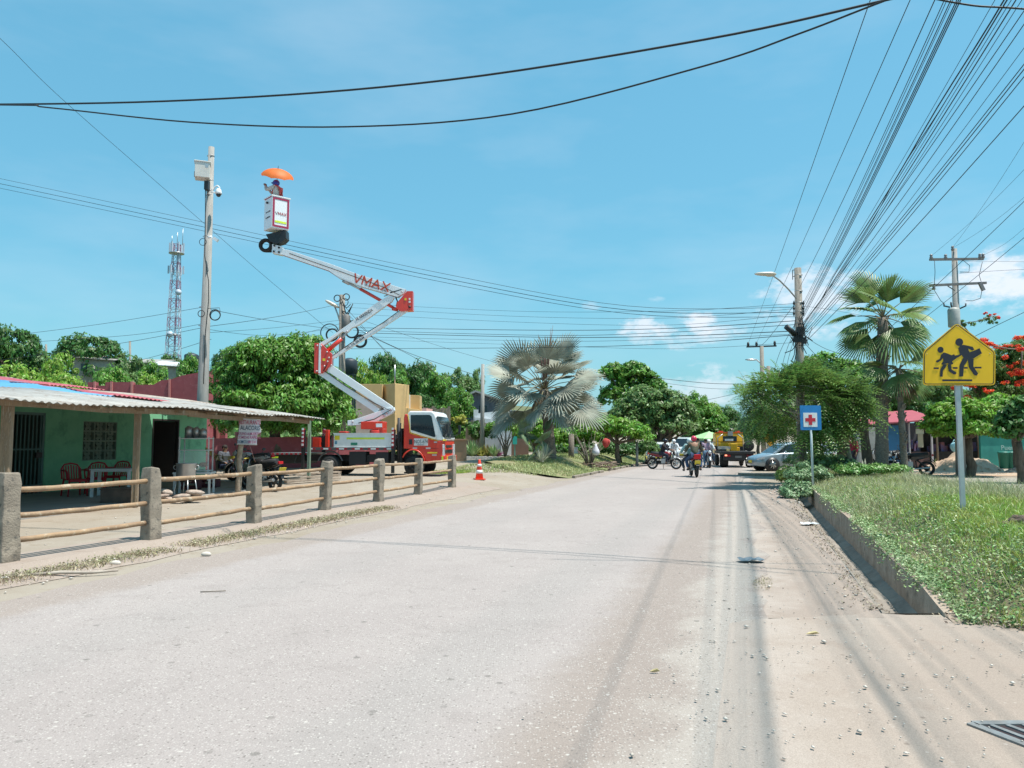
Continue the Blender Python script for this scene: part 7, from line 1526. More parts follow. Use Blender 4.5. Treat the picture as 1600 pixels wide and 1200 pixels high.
# ---------------------------------------------------------------- trees
def T(name, label, Y, bpx, blobs, m_, ls=None, cover=2.4, rcf=.22, tr=.2, trunk_f=.5, seed=1, cat='tree', asp=.45, droop=.35, dy=0, bm=None, group=None, base=None, fill=.25, depth=1.0):
    g0 = gx(bpx, Y) if base is None else base; ls = ls or max(.12, Y*.0052); E = []; area = 0
    for bl in blobs:
        px, py, rx, ry = bl[:4]; oy = bl[4] if len(bl) > 4 else 0; c = at(px, py, Y+oy); k = (Y+oy)/F
        E.append((c.x-g0.x, oy, c.z-g0.z, rx*k, rx*k*.85*depth, ry*k)); area += 12.6*((rx*k)**2*.6+(rx*k*ry*k)*.4)
    nl = int(min(60000, cover*area/(ls*ls*asp*.5))); mn = min(e_[5] for e_ in E); rc = max(.22, rcf*np.mean([e_[3] for e_ in E])); ncl = int(max(10, area/(rc*rc*3.0)))
    th = min(e_[2] for e_ in E)*trunk_f+.1
    return tree(name, label, cat, tuple(g0), E, max(.5, th), tr, ncl, rc, nl, ls, m_, seed, asp, droop, bm, group, fill=fill)
T('mango_tree', 'large leafy green tree behind the canopy and the truck boom', 34.0, 432, [(432, 590, 68, 58), (372, 612, 42, 50), (500, 620, 42, 48), (440, 640, 95, 38), (470, 560, 45, 35), (395, 560, 36, 26), (350, 650, 26, 26), (525, 650, 24, 22), (400, 666, 60, 20), (475, 668, 60, 20)], LG, ls=.23, cover=2.4, rcf=.26, tr=.24, seed=3, asp=.34, droop=.8, trunk_f=1.2)
rng_ = np.random.default_rng(77); n_ = 60000; y_ = rng_.uniform(52, 128, n_); x_ = rng_.uniform(-.75, .05, n_)*y_; k_ = (x_-RS*y_ < -20) & (x_-RS*y_ > -150); x_, y_ = x_[k_], y_[k_]; n_ = len(x_)
bump_ = 1.4+1.3*np.sin(x_*.9+np.sin(y_*.5)*2)*np.cos(y_*.8); P_ = np.stack([x_, y_, H(x_, y_)+bump_*rng_.random(n_)**.5], 1); nv_ = unit(rng_.normal(size=(n_, 3))+np.array([0, -.5, .8])); t_2 = rng_.normal(size=(n_, 3)); t_2 = unit(t_2-nv_*(t_2*nv_).sum(1, keepdims=True)); V_, Q_ = leaf_quads(P_, t_2, np.cross(nv_, t_2), np.full(n_, .8), np.full(n_, .42)); tag(npmesh('hillside_scrub', V_, Q_, LO), 'dense green scrub covering the hillside between the trees', 'scrub', None, 'stuff')
# hillside trees: four kinds, then copies
def proto(name, label, m_, E, th, tr, ls, nl, seed, asp=.5, rc=.9, ncl=60): return tree(name, label, 'tree', (0, 0, -100), E, th, tr, ncl, rc, nl, ls, m_, seed, asp)
KD = proto('tree', 'x', LD, [(0, 0, 6.2, 3.6, 3.6, 1.7), (-1.8, .4, 5.4, 2.4, 2.4, 1.5), (2.0, -.3, 5.3, 2.4, 2.4, 1.5), (0, 0, 4.2, 3.4, 3.2, 1.6)], 3.5, .3, .42, 9000, 11, rc=.8, ncl=90)
KB = proto('tree', 'x', LB, [(0, 0, 5.6, 3.0, 3.0, 2.1), (-1.8, 0, 4.0, 2.2, 2.2, 1.8), (1.7, .3, 4.2, 2.3, 2.2, 1.9), (0, 0, 2.6, 2.8, 2.6, 1.6)], 2.5, .25, .40, 9000, 12, rc=.75, ncl=80)
KO = proto('tree', 'x', LO, [(0, 0, 6.0, 2.5, 2.5, 2.0), (-2.0, .5, 4.6, 2.2, 2.2, 1.9), (2.1, -.2, 4.4, 2.1, 2.1, 1.8), (.3, 0, 3.0, 3.0, 2.8, 1.9)], 2.8, .26, .38, 9000, 13, rc=.7, ncl=90)
KG = proto('tree', 'x', LG, [(0, 0, 6.4, 2.2, 2.2, 1.7), (-1.2, .3, 5.0, 2.3, 2.2, 1.8), (1.6, -.3, 4.4, 2.4, 2.2, 2.0), (0, 0, 2.6, 2.7, 2.6, 1.8)], 2.5, .28, .40, 9000, 14, rc=.75, ncl=85)
GH_ = 'trees on the hill and behind the houses'
used = {}
def ht(K, px, pyt, Y, wpx, label):
    g0 = gx(px, Y); zt = zat(pyt, Y); H_ = 7.9 if K is not KB else 7.7; sz_ = max(.15, (zt-g0.z)/H_); sx_ = wpx*Y/F/7.4
    rz = random.Random(px*7+pyt).uniform(0, 6.28); lab_ = label
    if K.name not in used: used[K.name] = 1; K.location = tuple(g0); K.rotation_euler = (0, 0, rz); K.scale = (sx_, sx_, sz_); K['label'] = lab_; K['group'] = GH_; return K
    return dup(K, tuple(g0), rz, lab_, (sx_, sx_, sz_), GH_)
for a in [(KD, 12, 519, 72, 80, 'dark broad tree at the left edge of the hill skyline'), (KO, 62, 548, 82, 70, 'olive tree in the dip right of the leftmost dark tree'), (KD, 135, 530, 96, 92, 'wide dark domed tree on the skyline left of the tower'), (KB, 88, 557, 66, 62, 'bright tree below the dark domed hill tree'), (KO, 178, 566, 70, 72, 'olive tree left of the tiny hill pole'), (KG, 235, 572, 72, 66, 'green tree below the small houses left of the tower'), (KB, 22, 574, 56, 90, 'yellow green tree above the grey roof edge at the far left'), (KG, 293, 562, 84, 50, 'green tree right of the tower foot'), (KB, 100, 588, 52, 80, 'yellow green tree above the lifted red roof sheet'), (KG, 170, 580, 54, 76, 'green tree above the left end of the maroon parapet'), (KB, 232, 590, 53, 56, 'bright tree showing just above the maroon parapet'), (KO, 285, 580, 60, 52, 'olive tree beside the tall concrete pole'), (KD, 362, 545, 96, 60, 'dark tree far behind the left side of the mango tree'), (KO, 205, 552, 92, 46, 'small olive tree around the tiny hill pole'), (KD, 262, 558, 104, 44, 'small dark tree at the tower base'),
          (KD, 603, 559, 92, 62, 'dark umbrella shaped tree on the skyline right of the boom knuckle'), (KB, 555, 567, 74, 66, 'bright tree beside the dark water tank'), (KD, 655, 571, 96, 60, 'dark round tree on the skyline above the ochre building'), (KG, 622, 582, 78, 56, 'green tree directly above the ochre corner block'), (KB, 590, 588, 64, 44, 'bright tree between the boom arms'), (KO, 712, 573, 66, 70, 'olive tree on the skyline left of the thin grey pole'), (KG, 682, 588, 56, 70, 'green tree above the brown plank fence'), (KG, 716, 612, 50, 62, 'leafy green tree left of the timber house'), (KO, 742, 572, 72, 40, 'small olive tree at the left of the silver palm fronds'), (KD, 660, 620, 53, 40, 'dark tree behind the ochre parapet'),
          (KD, 1128, 637, 120, 56, 'dark tree at the vanishing end of the road, right'), (KG, 1088, 618, 96, 56, 'green tree with a pale top at the end of the road'), (KO, 1155, 655, 100, 52, 'olive tree closing the road end behind the yellow truck'), (KD, 1185, 648, 70, 56, 'dark tree over the far roadside right of the yellow truck'), (KD, 905, 645, 75, 80, 'dark tree on the slope behind the silver palm, right'), (KG, 860, 655, 68, 60, 'green tree on the slope behind the silver palm trunk'), (KO, 950, 648, 82, 70, 'olive tree low behind the clipped roadside tree'), (KB, 815, 655, 64, 50, 'bright tree low behind the left fronds of the silver palm'), (KB, 1112, 632, 110, 40, 'bright tree at the far end of the road')]: ht(*a)
T('tree', 'tall tree with a bright tufted top right of the silver palm', 62, 985, [(962, 590, 26, 24), (992, 592, 30, 24), (1018, 610, 24, 22), (975, 625, 38, 30), (990, 575, 14, 9)], LG, ls=.34, cover=2.3, seed=21, tr=.35)
T('tree', 'wide grey green tree overhanging the left side of the road', 54, 1030, [(1035, 642, 42, 34), (1010, 628, 30, 24), (1062, 655, 26, 26), (985, 655, 34, 30), (1040, 670, 45, 24), (1070, 672, 24, 18)], LO, ls=.28, cover=2.6, seed=22, tr=.3)
T('tree', 'green tree behind the standing people at the left roadside', 70, 1090, [(1085, 655, 34, 30), (1110, 668, 26, 26), (1066, 645, 22, 18), (1100, 690, 34, 16)], LG, ls=.36, cover=2.4, seed=23, tr=.3)
T('hedge_tree', 'yellow green clipped roadside tree right of the silver palm', 45.5, 965, [(955, 670, 30, 18), (985, 676, 30, 16), (935, 668, 22, 16), (1003, 685, 16, 10)], LH, ls=.20, cover=2.6, seed=24, tr=.14, trunk_f=.75)
T('hedge_tree', 'yellow green clipped tree behind the silver palm trunk', 47, 893, [(905, 682, 26, 20), (880, 690, 24, 20), (925, 690, 18, 16)], LH, ls=.20, cover=2.4, seed=25, tr=.12, trunk_f=.75)
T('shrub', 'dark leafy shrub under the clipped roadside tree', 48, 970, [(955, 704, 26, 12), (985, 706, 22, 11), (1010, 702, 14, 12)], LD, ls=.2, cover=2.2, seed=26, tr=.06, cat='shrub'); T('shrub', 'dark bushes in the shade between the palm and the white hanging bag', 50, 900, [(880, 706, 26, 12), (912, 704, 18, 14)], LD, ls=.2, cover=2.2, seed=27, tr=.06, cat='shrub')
T('shrub', 'pale leafy shrub beside the left roadside behind the turning motorcycle', 47, 1015, [(1013, 703, 13, 16), (1022, 708, 9, 10)], LO, ls=.18, cover=1.8, seed=28, tr=.05, cat='shrub')
cl = T('clipped_tree', 'small umbrella clipped tree with forked stems before the white gate', 43, 789, [(790, 668, 25, 11), (775, 670, 13, 8), (808, 669, 16, 9)], LH, ls=.15, cover=3.0, seed=29, tr=.03, trunk_f=.35)
m = MB(); g0 = Vector(cl.location)
for px in (772, 781, 790, 798, 807): m.tube([(0, 0, .0), ((at(790, 690, 43).x-g0.x)+(px-790)*.010, 0, .7), (at(px, 690, 43).x-g0.x, .1*(px % 3-1), zat(672, 43)-g0.z)], [.055, .045, .03], 6)
m.build('forked_stems', gbark, cl)
T('tree', 'bright leafy bush tree behind the small green palm', 46, 835, [(832, 676, 22, 20), (850, 685, 20, 20)], LH, ls=.2, cover=2.2, seed=30, tr=.1)
# right side background
T('tree', 'dense green tree behind the street lamp pole, left of the tall palm', 34, 1315, [(1318, 600, 44, 34), (1290, 580, 32, 26), (1340, 640, 44, 34), (1300, 650, 44, 38), (1350, 590, 26, 26)], LG, ls=.22, cover=2.0, seed=31, tr=.22)
T('tree', 'grey green tree between the tall palm and the school sign', 44, 1445, [(1440, 610, 40, 30), (1475, 630, 44, 26), (1420, 640, 34, 30), (1510, 640, 40, 26)], LO, ls=.26, cover=2.0, seed=32, tr=.22)
T('tree', 'dark green tree behind the red flowering tree at the right edge', 50, 1600, [(1590, 590, 60, 40), (1640, 600, 60, 50), (1560, 630, 50, 34)], LD, ls=.3, cover=2.0, seed=33, tr=.25)
fl_b = [(1575, 565, 34, 24), (1545, 590, 40, 22), (1600, 590, 40, 34), (1510, 600, 34, 20), (1620, 550, 40, 26), (1570, 620, 46, 22), (1650, 600, 50, 40)]
ft = T('flame_tree', 'flame tree with clusters of red flowers at the right edge', 34, 1590, fl_b, LF, ls=.16, cover=1.5, seed=34, tr=.2, asp=.3)
g0 = Vector(ft.location); E = []
for (px, py, rr) in [(1540, 540, 9), (1558, 545, 10), (1535, 533, 6), (1580, 542, 9), (1595, 530, 8), (1598, 570, 12), (1590, 585, 12), (1605, 600, 13), (1545, 583, 8), (1570, 560, 6), (1515, 603, 8), (1540, 613, 9), (1530, 598, 6), (1575, 575, 7), (1492, 608, 5), (1520, 628, 5), (1600, 548, 10), (1570, 600, 6), (1508, 622, 5)]:
    c = at(px, py, 32.6+random.Random(px).uniform(-.6, .6)); k = 33/F; E.append((c.x-g0.x, c.y-g0.y, c.z-g0.z, rr*k*1.25, rr*k, rr*k*.6))
foliage('flowers', E, 170, .10, 7000, .085, mat('flame_flower', (.75, .04, .02), (.80, .11, .02), 8, .6, trans=.3, island=.2), ft, 5, .6, 0)
m = MB(); bz = [at(1560, 560, 33)-g0, at(1530, 525, 33)-g0, at(1500, 512, 33)-g0, at(1556, 492, 33)-g0]; m.tube([at(1545, 590, 33)-g0, at(1530, 540, 33)-g0, at(1505, 508, 33)-g0], [.05, .04, .02], 6); m.tube([at(1500, 506, 32.8)-g0, at(1525, 502, 32.8)-g0, at(1552, 494, 32.8)-g0], .018, 5); m.tube([at(1542, 538, 32.5)-g0, at(1575, 545, 32.5)-g0, at(1600, 546, 32.5)-g0], .03, 5); m.tube([at(1597, 540, 32.5)-g0, at(1596, 580, 32.5)-g0], .03, 5); m.build('branch', gbark, ft)
k = 33/F; foliage('leaf_spray', [((at(px, py, 32.8)-g0).x, (at(px, py, 32.8)-g0).y, (at(px, py, 32.8)-g0).z, 9*k, 6*k, 4*k) for px, py in ((1505, 506), (1515, 508), (1530, 501), (1545, 497), (1552, 505))], 18, .09, 700, .13, LF, ft, 6, .3, .5); foliage('flowers', [((at(px, py, 32.7)-g0).x, (at(px, py, 32.7)-g0).y, (at(px, py, 32.7)-g0).z, 4*k, 3*k, 2*k) for px, py in ((1540, 490), (1550, 493), (1555, 492), (1558, 497))], 8, .06, 260, .08, MATS['flame_flower'], ft, 7, .6, 0)
T('hedge_tree', 'dense clipped bright green tree behind the sign post', 30, 1512, [(1500, 650, 46, 24), (1540, 655, 42, 26), (1470, 668, 26, 22), (1520, 675, 60, 18), (1560, 640, 26, 20)], LH, ls=.17, cover=2.8, seed=35, tr=.16, trunk_f=.8)
T('hedge_tree', 'darker broad leaved tree at the right edge before the teal wall', 25, 1592, [(1588, 668, 26, 26), (1610, 650, 34, 34), (1570, 680, 16, 12)], LD, ls=.2, cover=2.8, seed=36, tr=.1, trunk_f=.8, asp=.5)
T('tree', 'dark leafy tree over the kiosk behind the palms', 43, 1400, [(1390, 625, 40, 22), (1370, 640, 36, 20), (1425, 640, 30, 18)], LD, ls=.26, cover=2.2, seed=37, tr=.2)
# feathery tree around the right pole
def feather(name, label, Y, bpx, blobs, m_, nf, seed, fl=.6, nlf=9, base=None, tr=.09, ll=.15):
    g0 = gx(bpx, Y) if base is None else base; rng = np.random.default_rng(seed); E = []
    for bl in blobs: px, py, rx, ry = bl[:4]; oy = bl[4] if len(bl) > 4 else 0; c = at(px, py, Y+oy); k = (Y+oy)/F; E.append((c.x-g0.x, oy, c.z-g0.z, rx*k, rx*k*.7, ry*k))
    root = empty(name, tuple(g0), 0, label, 'tree'); P, t, b = clumps(E, int(nf/14), .35, nf, rng, .1, .35)
    cen = np.mean(np.array(E)[:, :3], 0); out = unit(P-cen+rng.normal(size=P.shape)*.6); ax = unit(out+np.array([0, 0, -.15])+rng.normal(size=P.shape)*.3); nv = unit(np.cross(ax, rng.normal(size=P.shape))); sd_ = np.cross(ax, np.array([0, 0, 1.0])); sd_ = unit(sd_)
    Vs = []
    Pl = []; Tl = []; Bl = []; Ln = []
    for i in range(nlf):
        q = (i+1)/nlf; c = P+ax*fl*q+np.array([0, 0, -.28])*fl*q*q
        for s in (-1, 1):
            tv = unit(sd_*s+ax*.55+np.array([0, 0, -.25])); Pl.append(c+tv*ll*.5*(1-.5*q*q)); Tl.append(tv); Bl.append(unit(np.cross(tv, np.cross(sd_, ax)))); Ln.append(np.full(nf, ll*(1-.5*q*q)))
    Pl = np.concatenate(Pl); Tl = np.concatenate(Tl); Bl = np.concatenate(Bl); Ln = np.concatenate(Ln); V, Q = leaf_quads(Pl, Tl, Bl, Ln, Ln*.24+.006)
    t_m = MB(); th = 1.0; t_m.tube([(0, 0, -.3), (-.1, 0, .5), (-.2, 0, 1.1)], [tr*1.3, tr, tr*.8], 8); limbs(t_m, (-.2, 0, 1.1), [(e_[0]+rng.normal()*.3, e_[1]+rng.normal()*.3, e_[2]+e_[5]*.5) for e_ in E for _ in range(2)], tr*.6, rng)
    for i in range(26):
        e_ = E[rng.integers(len(E))]; a = Vector((e_[0]+rng.normal()*e_[3]*.3, e_[1]-e_[4]*.5, e_[2]+rng.normal()*e_[5]*.4)); d = Vector((rng.normal(), -.3, rng.normal()-.4)).normalized()*rng.uniform(.5, 1.3); t_m.tube([a, a+d*.5+Vector((0, 0, .06)), a+d], [.014, .010, .004], 4)
    t_m.build('trunk', mat('pale_twig', (.34, .30, .22), (.22, .19, .14), 6), root); npmesh('crown', V, Q, m_, root); return root
gb0 = Vector((*gx(1333, 27.2).xy, .3))
feather('feathery_tree', 'feathery leaved tree with bare hanging twigs around the lamp pole and hospital sign', 24.4, 1333, [(1258, 610, 46, 28, .3), (1215, 622, 34, 24), (1295, 625, 40, 34), (1232, 650, 36, 26, 2.4), (1300, 665, 36, 30), (1205, 645, 26, 18), (1320, 640, 26, 34), (1185, 618, 20, 5), (1275, 682, 26, 16)], LF, 1500, 41, ll=.2, nlf=8, fl=.8, base=Vector((*gx(1333, 24.4).xy, .3)))
T('tree', 'leafy tree behind the lamp pole, above the feathery tree', 31, 1268, [(1262, 588, 34, 28), (1240, 600, 26, 22), (1285, 590, 30, 26), (1262, 640, 50, 34)], LF, ls=.19, cover=1.7, seed=44, tr=.14)
feather('feathery_tree', 'thin feathery branch tree beyond the street lamp pole over the roadside', 33, 1215, [(1190, 650, 26, 28), (1210, 670, 30, 22), (1170, 618, 18, 6)], LF, 800, 42, fl=.6, ll=.2, nlf=8, base=Vector((*gx(1290, 33).xy, .1)))
# palms
def leafset(n, rng, elv, pet, rad, arc, dr, azs=None):
    out = []
    for i in range(n): az = i*2.39996+rng.uniform(-.2, .2); e_ = elv[0]+(elv[1]-elv[0])*((i+.5)/n); out.append((az, e_, rng.uniform(*pet), rng.uniform(*rad), rng.uniform(*arc), rng.uniform(*dr)))
    return out
rngp = random.Random(12)
sp0 = gx(861, 38.0); sp0.z += .12
fan_palm('silver_fan_palm', 'large silver grey fan palm with tall flower stalks on the grassy verge', tuple(sp0), 3.5, .30, leafset(32, rngp, (1.15, -.7), (1.3, 2.15), (1.25, 1.7), (2.7, 3.8), (.0, .12)), PS, 51, fus=.42, nseg=26, lean=(-.35, 0), skirt=9)
m = MB()
for px, py in ((841, 522), (849, 530), (853, 524), (861, 512), (864, 508)): tp = at(px, py, 38)-sp0; b0_ = Vector((-.30, 0, 3.4)); m.tube([b0_, b0_.lerp(tp, .5), tp], [.06, .045, .006], 6)
m.build('flower_stalks', mat('stalk_brown', (.16, .09, .07), (.10, .06, .05), 4), bpy.data.objects['silver_fan_palm'])
gp0 = Vector((*gx(1376, 30).xy, .1))
fan_palm('fan_palm', 'tall green fan palm rising above the trees on the right', tuple(gp0), 6.35, .25, leafset(20, random.Random(4), (1.4, -1.0), (.6, 1.05), (1.25, 1.6), (1.7, 2.5), (.05, .36)), PG, 52, nseg=22, fus=.34, lean=(.28, 0), trunk_mat=gbark)
gp1 = Vector((*gx(1412, 29.2).xy, .1))
fan_palm('fan_palm', 'slimmer shorter fan palm with a thin trunk right of the tall one', tuple(gp1), 4.2, .13, leafset(12, random.Random(6), (.7, -1.0), (.4, .8), (.8, 1.1), (1.8, 2.4), (.2, .5)), PG, 53, nseg=22, fus=.36, lean=(-.1, 0), skirt=6)
m = MB(); g9 = gx(1370, 31); m.tube([(0, 0, -.2), (-.05, 0, .6), (-.15, 0, 1.6), (-.1, 0, 2.6), (.15, 0, 3.4)], [.30, .22, .17, .13, .09], 9); m.tube([(-.15, 0, 1.6), (-.5, .1, 2.6), (-.6, .1, 3.4)], [.12, .09, .05], 7); o = m.build('forked_tree', bark); o.location = (g9.x-.35, 31, .1); tag(o, 'dark forked trunk leaning beside the tall palm trunk', 'tree')
sg0 = gx(838, 36.2); sg0.z += .1
fan_palm('small_fan_palm', 'small blue green fan palm at the foot of the silver palm', tuple(sg0), .35, .09, [(3.0, 1.15, 1.2, .85, 3.4, .02), (0.2, 1.2, 1.3, .7, 2.6, .05), (2.2, .9, 1.0, .8, 3.0, .1), (4.0, .8, .8, .7, 3.0, .15), (5.2, .9, .9, .8, 3, .1), (1.2, .7, .8, .7, 2.8, .2), (4.6, .35, .6, .7, 3, .2), (.8, .3, .5, .6, 3, .2)], mat('palm_bluegreen', (.12, .19, .11), (.16, .23, .12), 2, .5, trans=.15, island=.2), 54, nseg=26)
def blades(name, label, cat, loc, n, L_, W_, mt, seed, up=(.3, 1.3), group=None, curve=.25):
    rng = np.random.default_rng(seed); V = []; Fc = []
    for i in range(n):
        a = rng.uniform(0, 6.283); e_ = rng.uniform(*up); d = Vector((math.cos(a)*math.cos(e_), math.sin(a)*math.cos(e_), math.sin(e_))); sd_ = Vector((-math.sin(a), math.cos(a), 0)); ln = L_*rng.uniform(.65, 1.1); b = len(V)
        for q, w_ in ((0, .6), (.35, 1), (.7, .7), (1, .04)):
            p = d*ln*q+Vector((math.cos(a), math.sin(a), 0))*.03; p.z -= curve*ln*q*q*math.cos(e_); V += [p-sd_*W_*w_/2, p+Vector((0, 0, -W_*.12*w_)), p+sd_*W_*w_/2]
        for k in range(3): c = b+k*3; Fc += [(c, c+1, c+4, c+3), (c+1, c+2, c+5, c+4)]
    o = npmesh(name, np.array([tuple(v) for v in V]), np.array(Fc), mt); o.location = loc; return tag(o, label, cat, group)
yuc = leafm('yucca_leaf', (.20, .27, .13), (.32, .36, .20), .25, .1)
g0 = at(1350, 690, 24.6); blades('agave_plant', 'spiky pale striped agave rosette at the far end of the grass bed', 'agave', (g0.x, 24.6, .38), 70, .72, .075, yuc, 3, (.1, 1.35))
g0 = gx(845, 35.2); blades('yucca', 'spiky yellow green yucca in front of the small fan palm', 'yucca', (g0.x, 35.2, h(g0.x, 35.2)+.2), 60, .75, .05, yuc, 4, (.2, 1.4)); g0 = gx(852, 36.0); blades('yucca', 'taller spiky yucca behind the first, against the palm trunk', 'yucca', (g0.x, 36, h(g0.x, 36)+.35), 50, .9, .05, yuc, 5, (.3, 1.4))
san = leafm('sansevieria_leaf', (.09, .16, .06), (.17, .22, .10), .25, .05)
for px, n, L_, mt, lb, s_ in ((738, 46, .95, san, 'upright sword leaved plants at the left end of the flower bed', 6), (752, 40, .55, leafm('croton_leaf', (.30, .20, .05), (.16, .18, .05)), 'yellow and green croton in the middle of the flower bed', 7), (762, 40, .75, leafm('croton_orange', (.30, .15, .05), (.12, .18, .05)), 'orange tinged croton in the flower bed', 8), (772, 44, .70, san, 'second clump of sword leaved plants in the flower bed', 9), (778, 50, .42, leafm('purple_leaf', (.22, .07, .15), (.16, .05, .12)), 'purple leaved plant at the right end of the flower bed', 10), (748, 36, .45, leafm('pink_leaf', (.32, .13, .10), (.18, .10, .06)), 'pinkish low croton before the sword leaved plants', 11)):
    g0 = gx(px, 41.5); blades('bed_plant', lb, 'plant', (g0.x, 41.5+.2*(s_ % 3), h(g0.x, 41.5)+.12), n*2, L_, .085, mt, s_, (.6, 1.5), None, .1)
g0 = gx(757, 41.3); m = MB(); zz = h(g0.x, 41)
for i in range(7): m.box((g0.x-.85+i*.29, 41.0, zz+.06), (.27, .14, .2), rz=.02*(i % 3))
tag(m.build('planter_kerb', mat('white_kerb', (.6, .59, .56), (.45, .43, .4), 3), bev=.01), 'whitewashed block kerb in front of the flower bed', 'kerb')
g0 = at(717, 690, 43); o = foliage('flowering_bush', [(0, 0, 0, .42, .4, .35)], 14, .14, 700, .16, leafm('yellow_flower', (.70, .36, .03), (.45, .30, .04)), None, 3, .4, .2); o.location = (g0.x, 43, zat(658, 43)); tag(o, 'orange yellow flowering bush behind the tan wall', 'bush')
o = foliage('bush', [(0, 0, 0, 1.1, .6, .7), (1.0, 0, -.3, .8, .5, .6)], 30, .2, 3000, .2, LD, None, 4, .4, .2); o.location = (g0.x+.3, 43.6, zat(672, 43)); tag(o, 'dark leafy bush below the orange flowers', 'bush')
# dead bush with hanging bags
g0 = gx(921, 39.5); db = empty('bare_bush', tuple(g0), 0, 'bare twiggy bush over cut branches on the verge, hung with a white bag', 'bush'); m = MB(); rng = random.Random(8)
for i in range(26):
    a = rng.uniform(0, 6.28); e_ = Vector((math.cos(a)*rng.uniform(.2, 1.1), math.sin(a)*.5, rng.uniform(.9, 2.0))); m.tube([(0, 0, 0), e_*.45+Vector((0, 0, .15)), e_], [.035, .02, .006], 5); m.tube([e_*.5+Vector((0, 0, .12)), e_*.8+Vector((rng.uniform(-.3, .3), 0, .3))], [.012, .004], 4)
m.build('branches', gbark, db); m = MB()
for i in range(46): a = rng.uniform(0, 6.28); c = Vector((rng.uniform(-.9, 1.2), rng.uniform(-.6, .3), rng.uniform(.05, .35))); d = Vector((math.cos(a), math.sin(a)*.5, rng.uniform(-.25, .25)))*rng.uniform(.25, .6); m.tube([c-d, c+d], rng.uniform(.012, .035), 5)
m.build('cut_branches', mat('cut_wood', (.30, .22, .17), (.16, .11, .08), 5), db)
q = at(931, 704, 38.9); m = MB(); m.lathe([(.03, .34), (.07, .22), (.17, .02), (.20, -.12), (.14, -.22), (.03, -.25)], c=q, n=12); tag(m.build('plastic_bag', flat('bag_white', (.6, .6, .68), .6)), 'white plastic bag hanging from the bare bush', 'bag')
q = at(946.5, 692, 40); m = MB(); m.ball(q, (.2, .12, .26), 9); m.ball(q+Vector((.12, 0, .05)), (.12, .1, .16), 8); tag(m.build('red_cloth', flat('cloth_red', (.45, .05, .04), .8)), 'red cloth hanging in the shade right of the bare bush', 'cloth')
q = at(898, 690, 46); m = MB(); m.box((q.x, 46, .7), (.35, .3, .9)); m.box((q.x+.6, 46, .62), (1.1, .3, .08)); m.box((q.x+1.0, 46, .3), (.08, .08, .6)); m.box((q.x+.3, 46, .3), (.08, .08, .6)); tag(m.build('bench', wm), 'pale concrete bench in the shade behind the trunk like pole', 'bench')

# ---------------------------------------------------------------- grass, ground cover, stones
def tri_blades(name, label, n, fpos, fz, hr, wr_, m_, seed, bend=.35, cat='grass'):
    rng = np.random.default_rng(seed); s, y = fpos(rng, n); n = len(s); x = s+RS*y; z = np.array([fz(a, b) for a, b in zip(s, y)]); hh = rng.uniform(hr[0], hr[1], n); ww = rng.uniform(wr_[0], wr_[1], n)*(1+y*.05); a = rng.uniform(0, 6.283, n); b2 = rng.normal(size=(n, 2))*bend
    V = np.empty((n, 5, 3)); dx, dy = np.cos(a)*ww/2, np.sin(a)*ww/2
    for i, (q, w_) in enumerate(((0, 1), (0, -1), (.55, .8), (.55, -.8))): V[:, i, 0] = x+dx*w_+b2[:, 0]*hh*q*q; V[:, i, 1] = y+dy*w_+b2[:, 1]*hh*q*q; V[:, i, 2] = z-.02+hh*q
    V[:, 4, 0] = x+b2[:, 0]*hh; V[:, 4, 1] = y+b2[:, 1]*hh; V[:, 4, 2] = z-.02+hh*(1-.25*np.hypot(b2[:, 0], b2[:, 1]))
    i0 = np.arange(n)[:, None]*5; Fq = np.concatenate([i0+np.array([[0, 1, 3]]), i0+np.array([[0, 3, 2]]), i0+np.array([[2, 3, 4]])]); o = npmesh(name, V.reshape(-1, 3), Fq, m_); return tag(o, label, cat, None, 'stuff')
def bedpos(w):
    def f(rng, n):
        y = 5.4+(31-5.4)*rng.random(n)**1.7; s = 1.78+(np.array([SR(v) for v in y])+.3-1.78)*rng.random(n); k = rng.random(n) < w(s, y); return s[k], y[k]
    return f
edge = lambda s, y: (y > 5.55+np.maximum(0, 3.2-s)*.55)
def pat(s, y, f, k=0): return .5+.5*np.sin(s*f+k+np.sin(y*f*.7+k))*np.cos(y*f*.8+k*2)
GR = leafm('grass_green', (.13, .22, .035), (.20, .28, .05), .3, .3, 2); GT = leafm('grass_dry', (.34, .27, .13), (.26, .24, .10), .3, .2, 2); GC = leafm('creeper_leaf', (.12, .17, .07), (.17, .21, .10), .35, .15, 3); GC2 = leafm('creeper_green', (.055, .13, .025), (.10, .17, .04), .35, .2, 3)
tri_blades('grass', 'green grass blades filling the raised bed', 130000, bedpos(lambda s, y: edge(s, y)*np.clip((s-1.98)/1.0, .12, 1)*np.where(y > 15, .55, 1)*(.35+.65*pat(s, y, 1.3))), bedz, (.06, .19), (.004, .009), GR, 1, .5)
tri_blades('dry_grass', 'straw coloured seeding grass on the far and left part of the raised bed', 70000, bedpos(lambda s, y: edge(s, y)*np.where(y > 12, .95, .10)*np.clip(1.35-(s-2)/3.5, .15, 1)*(.3+.7*pat(s, y, 1.1, 2))), bedz, (.12, .26), (.003, .006), GT, 2, .45)
def seedpos(rng, n): y = rng.uniform(6, 22, n); s = np.array([SR(v) for v in y])+rng.uniform(-1.0, .35, n); return s, y
tri_blades('tall_seed_grass', 'tall thin seeding stalks along the lane side of the raised bed', 9000, seedpos, bedz, (.22, .42), (.003, .005), GT, 3, .35)
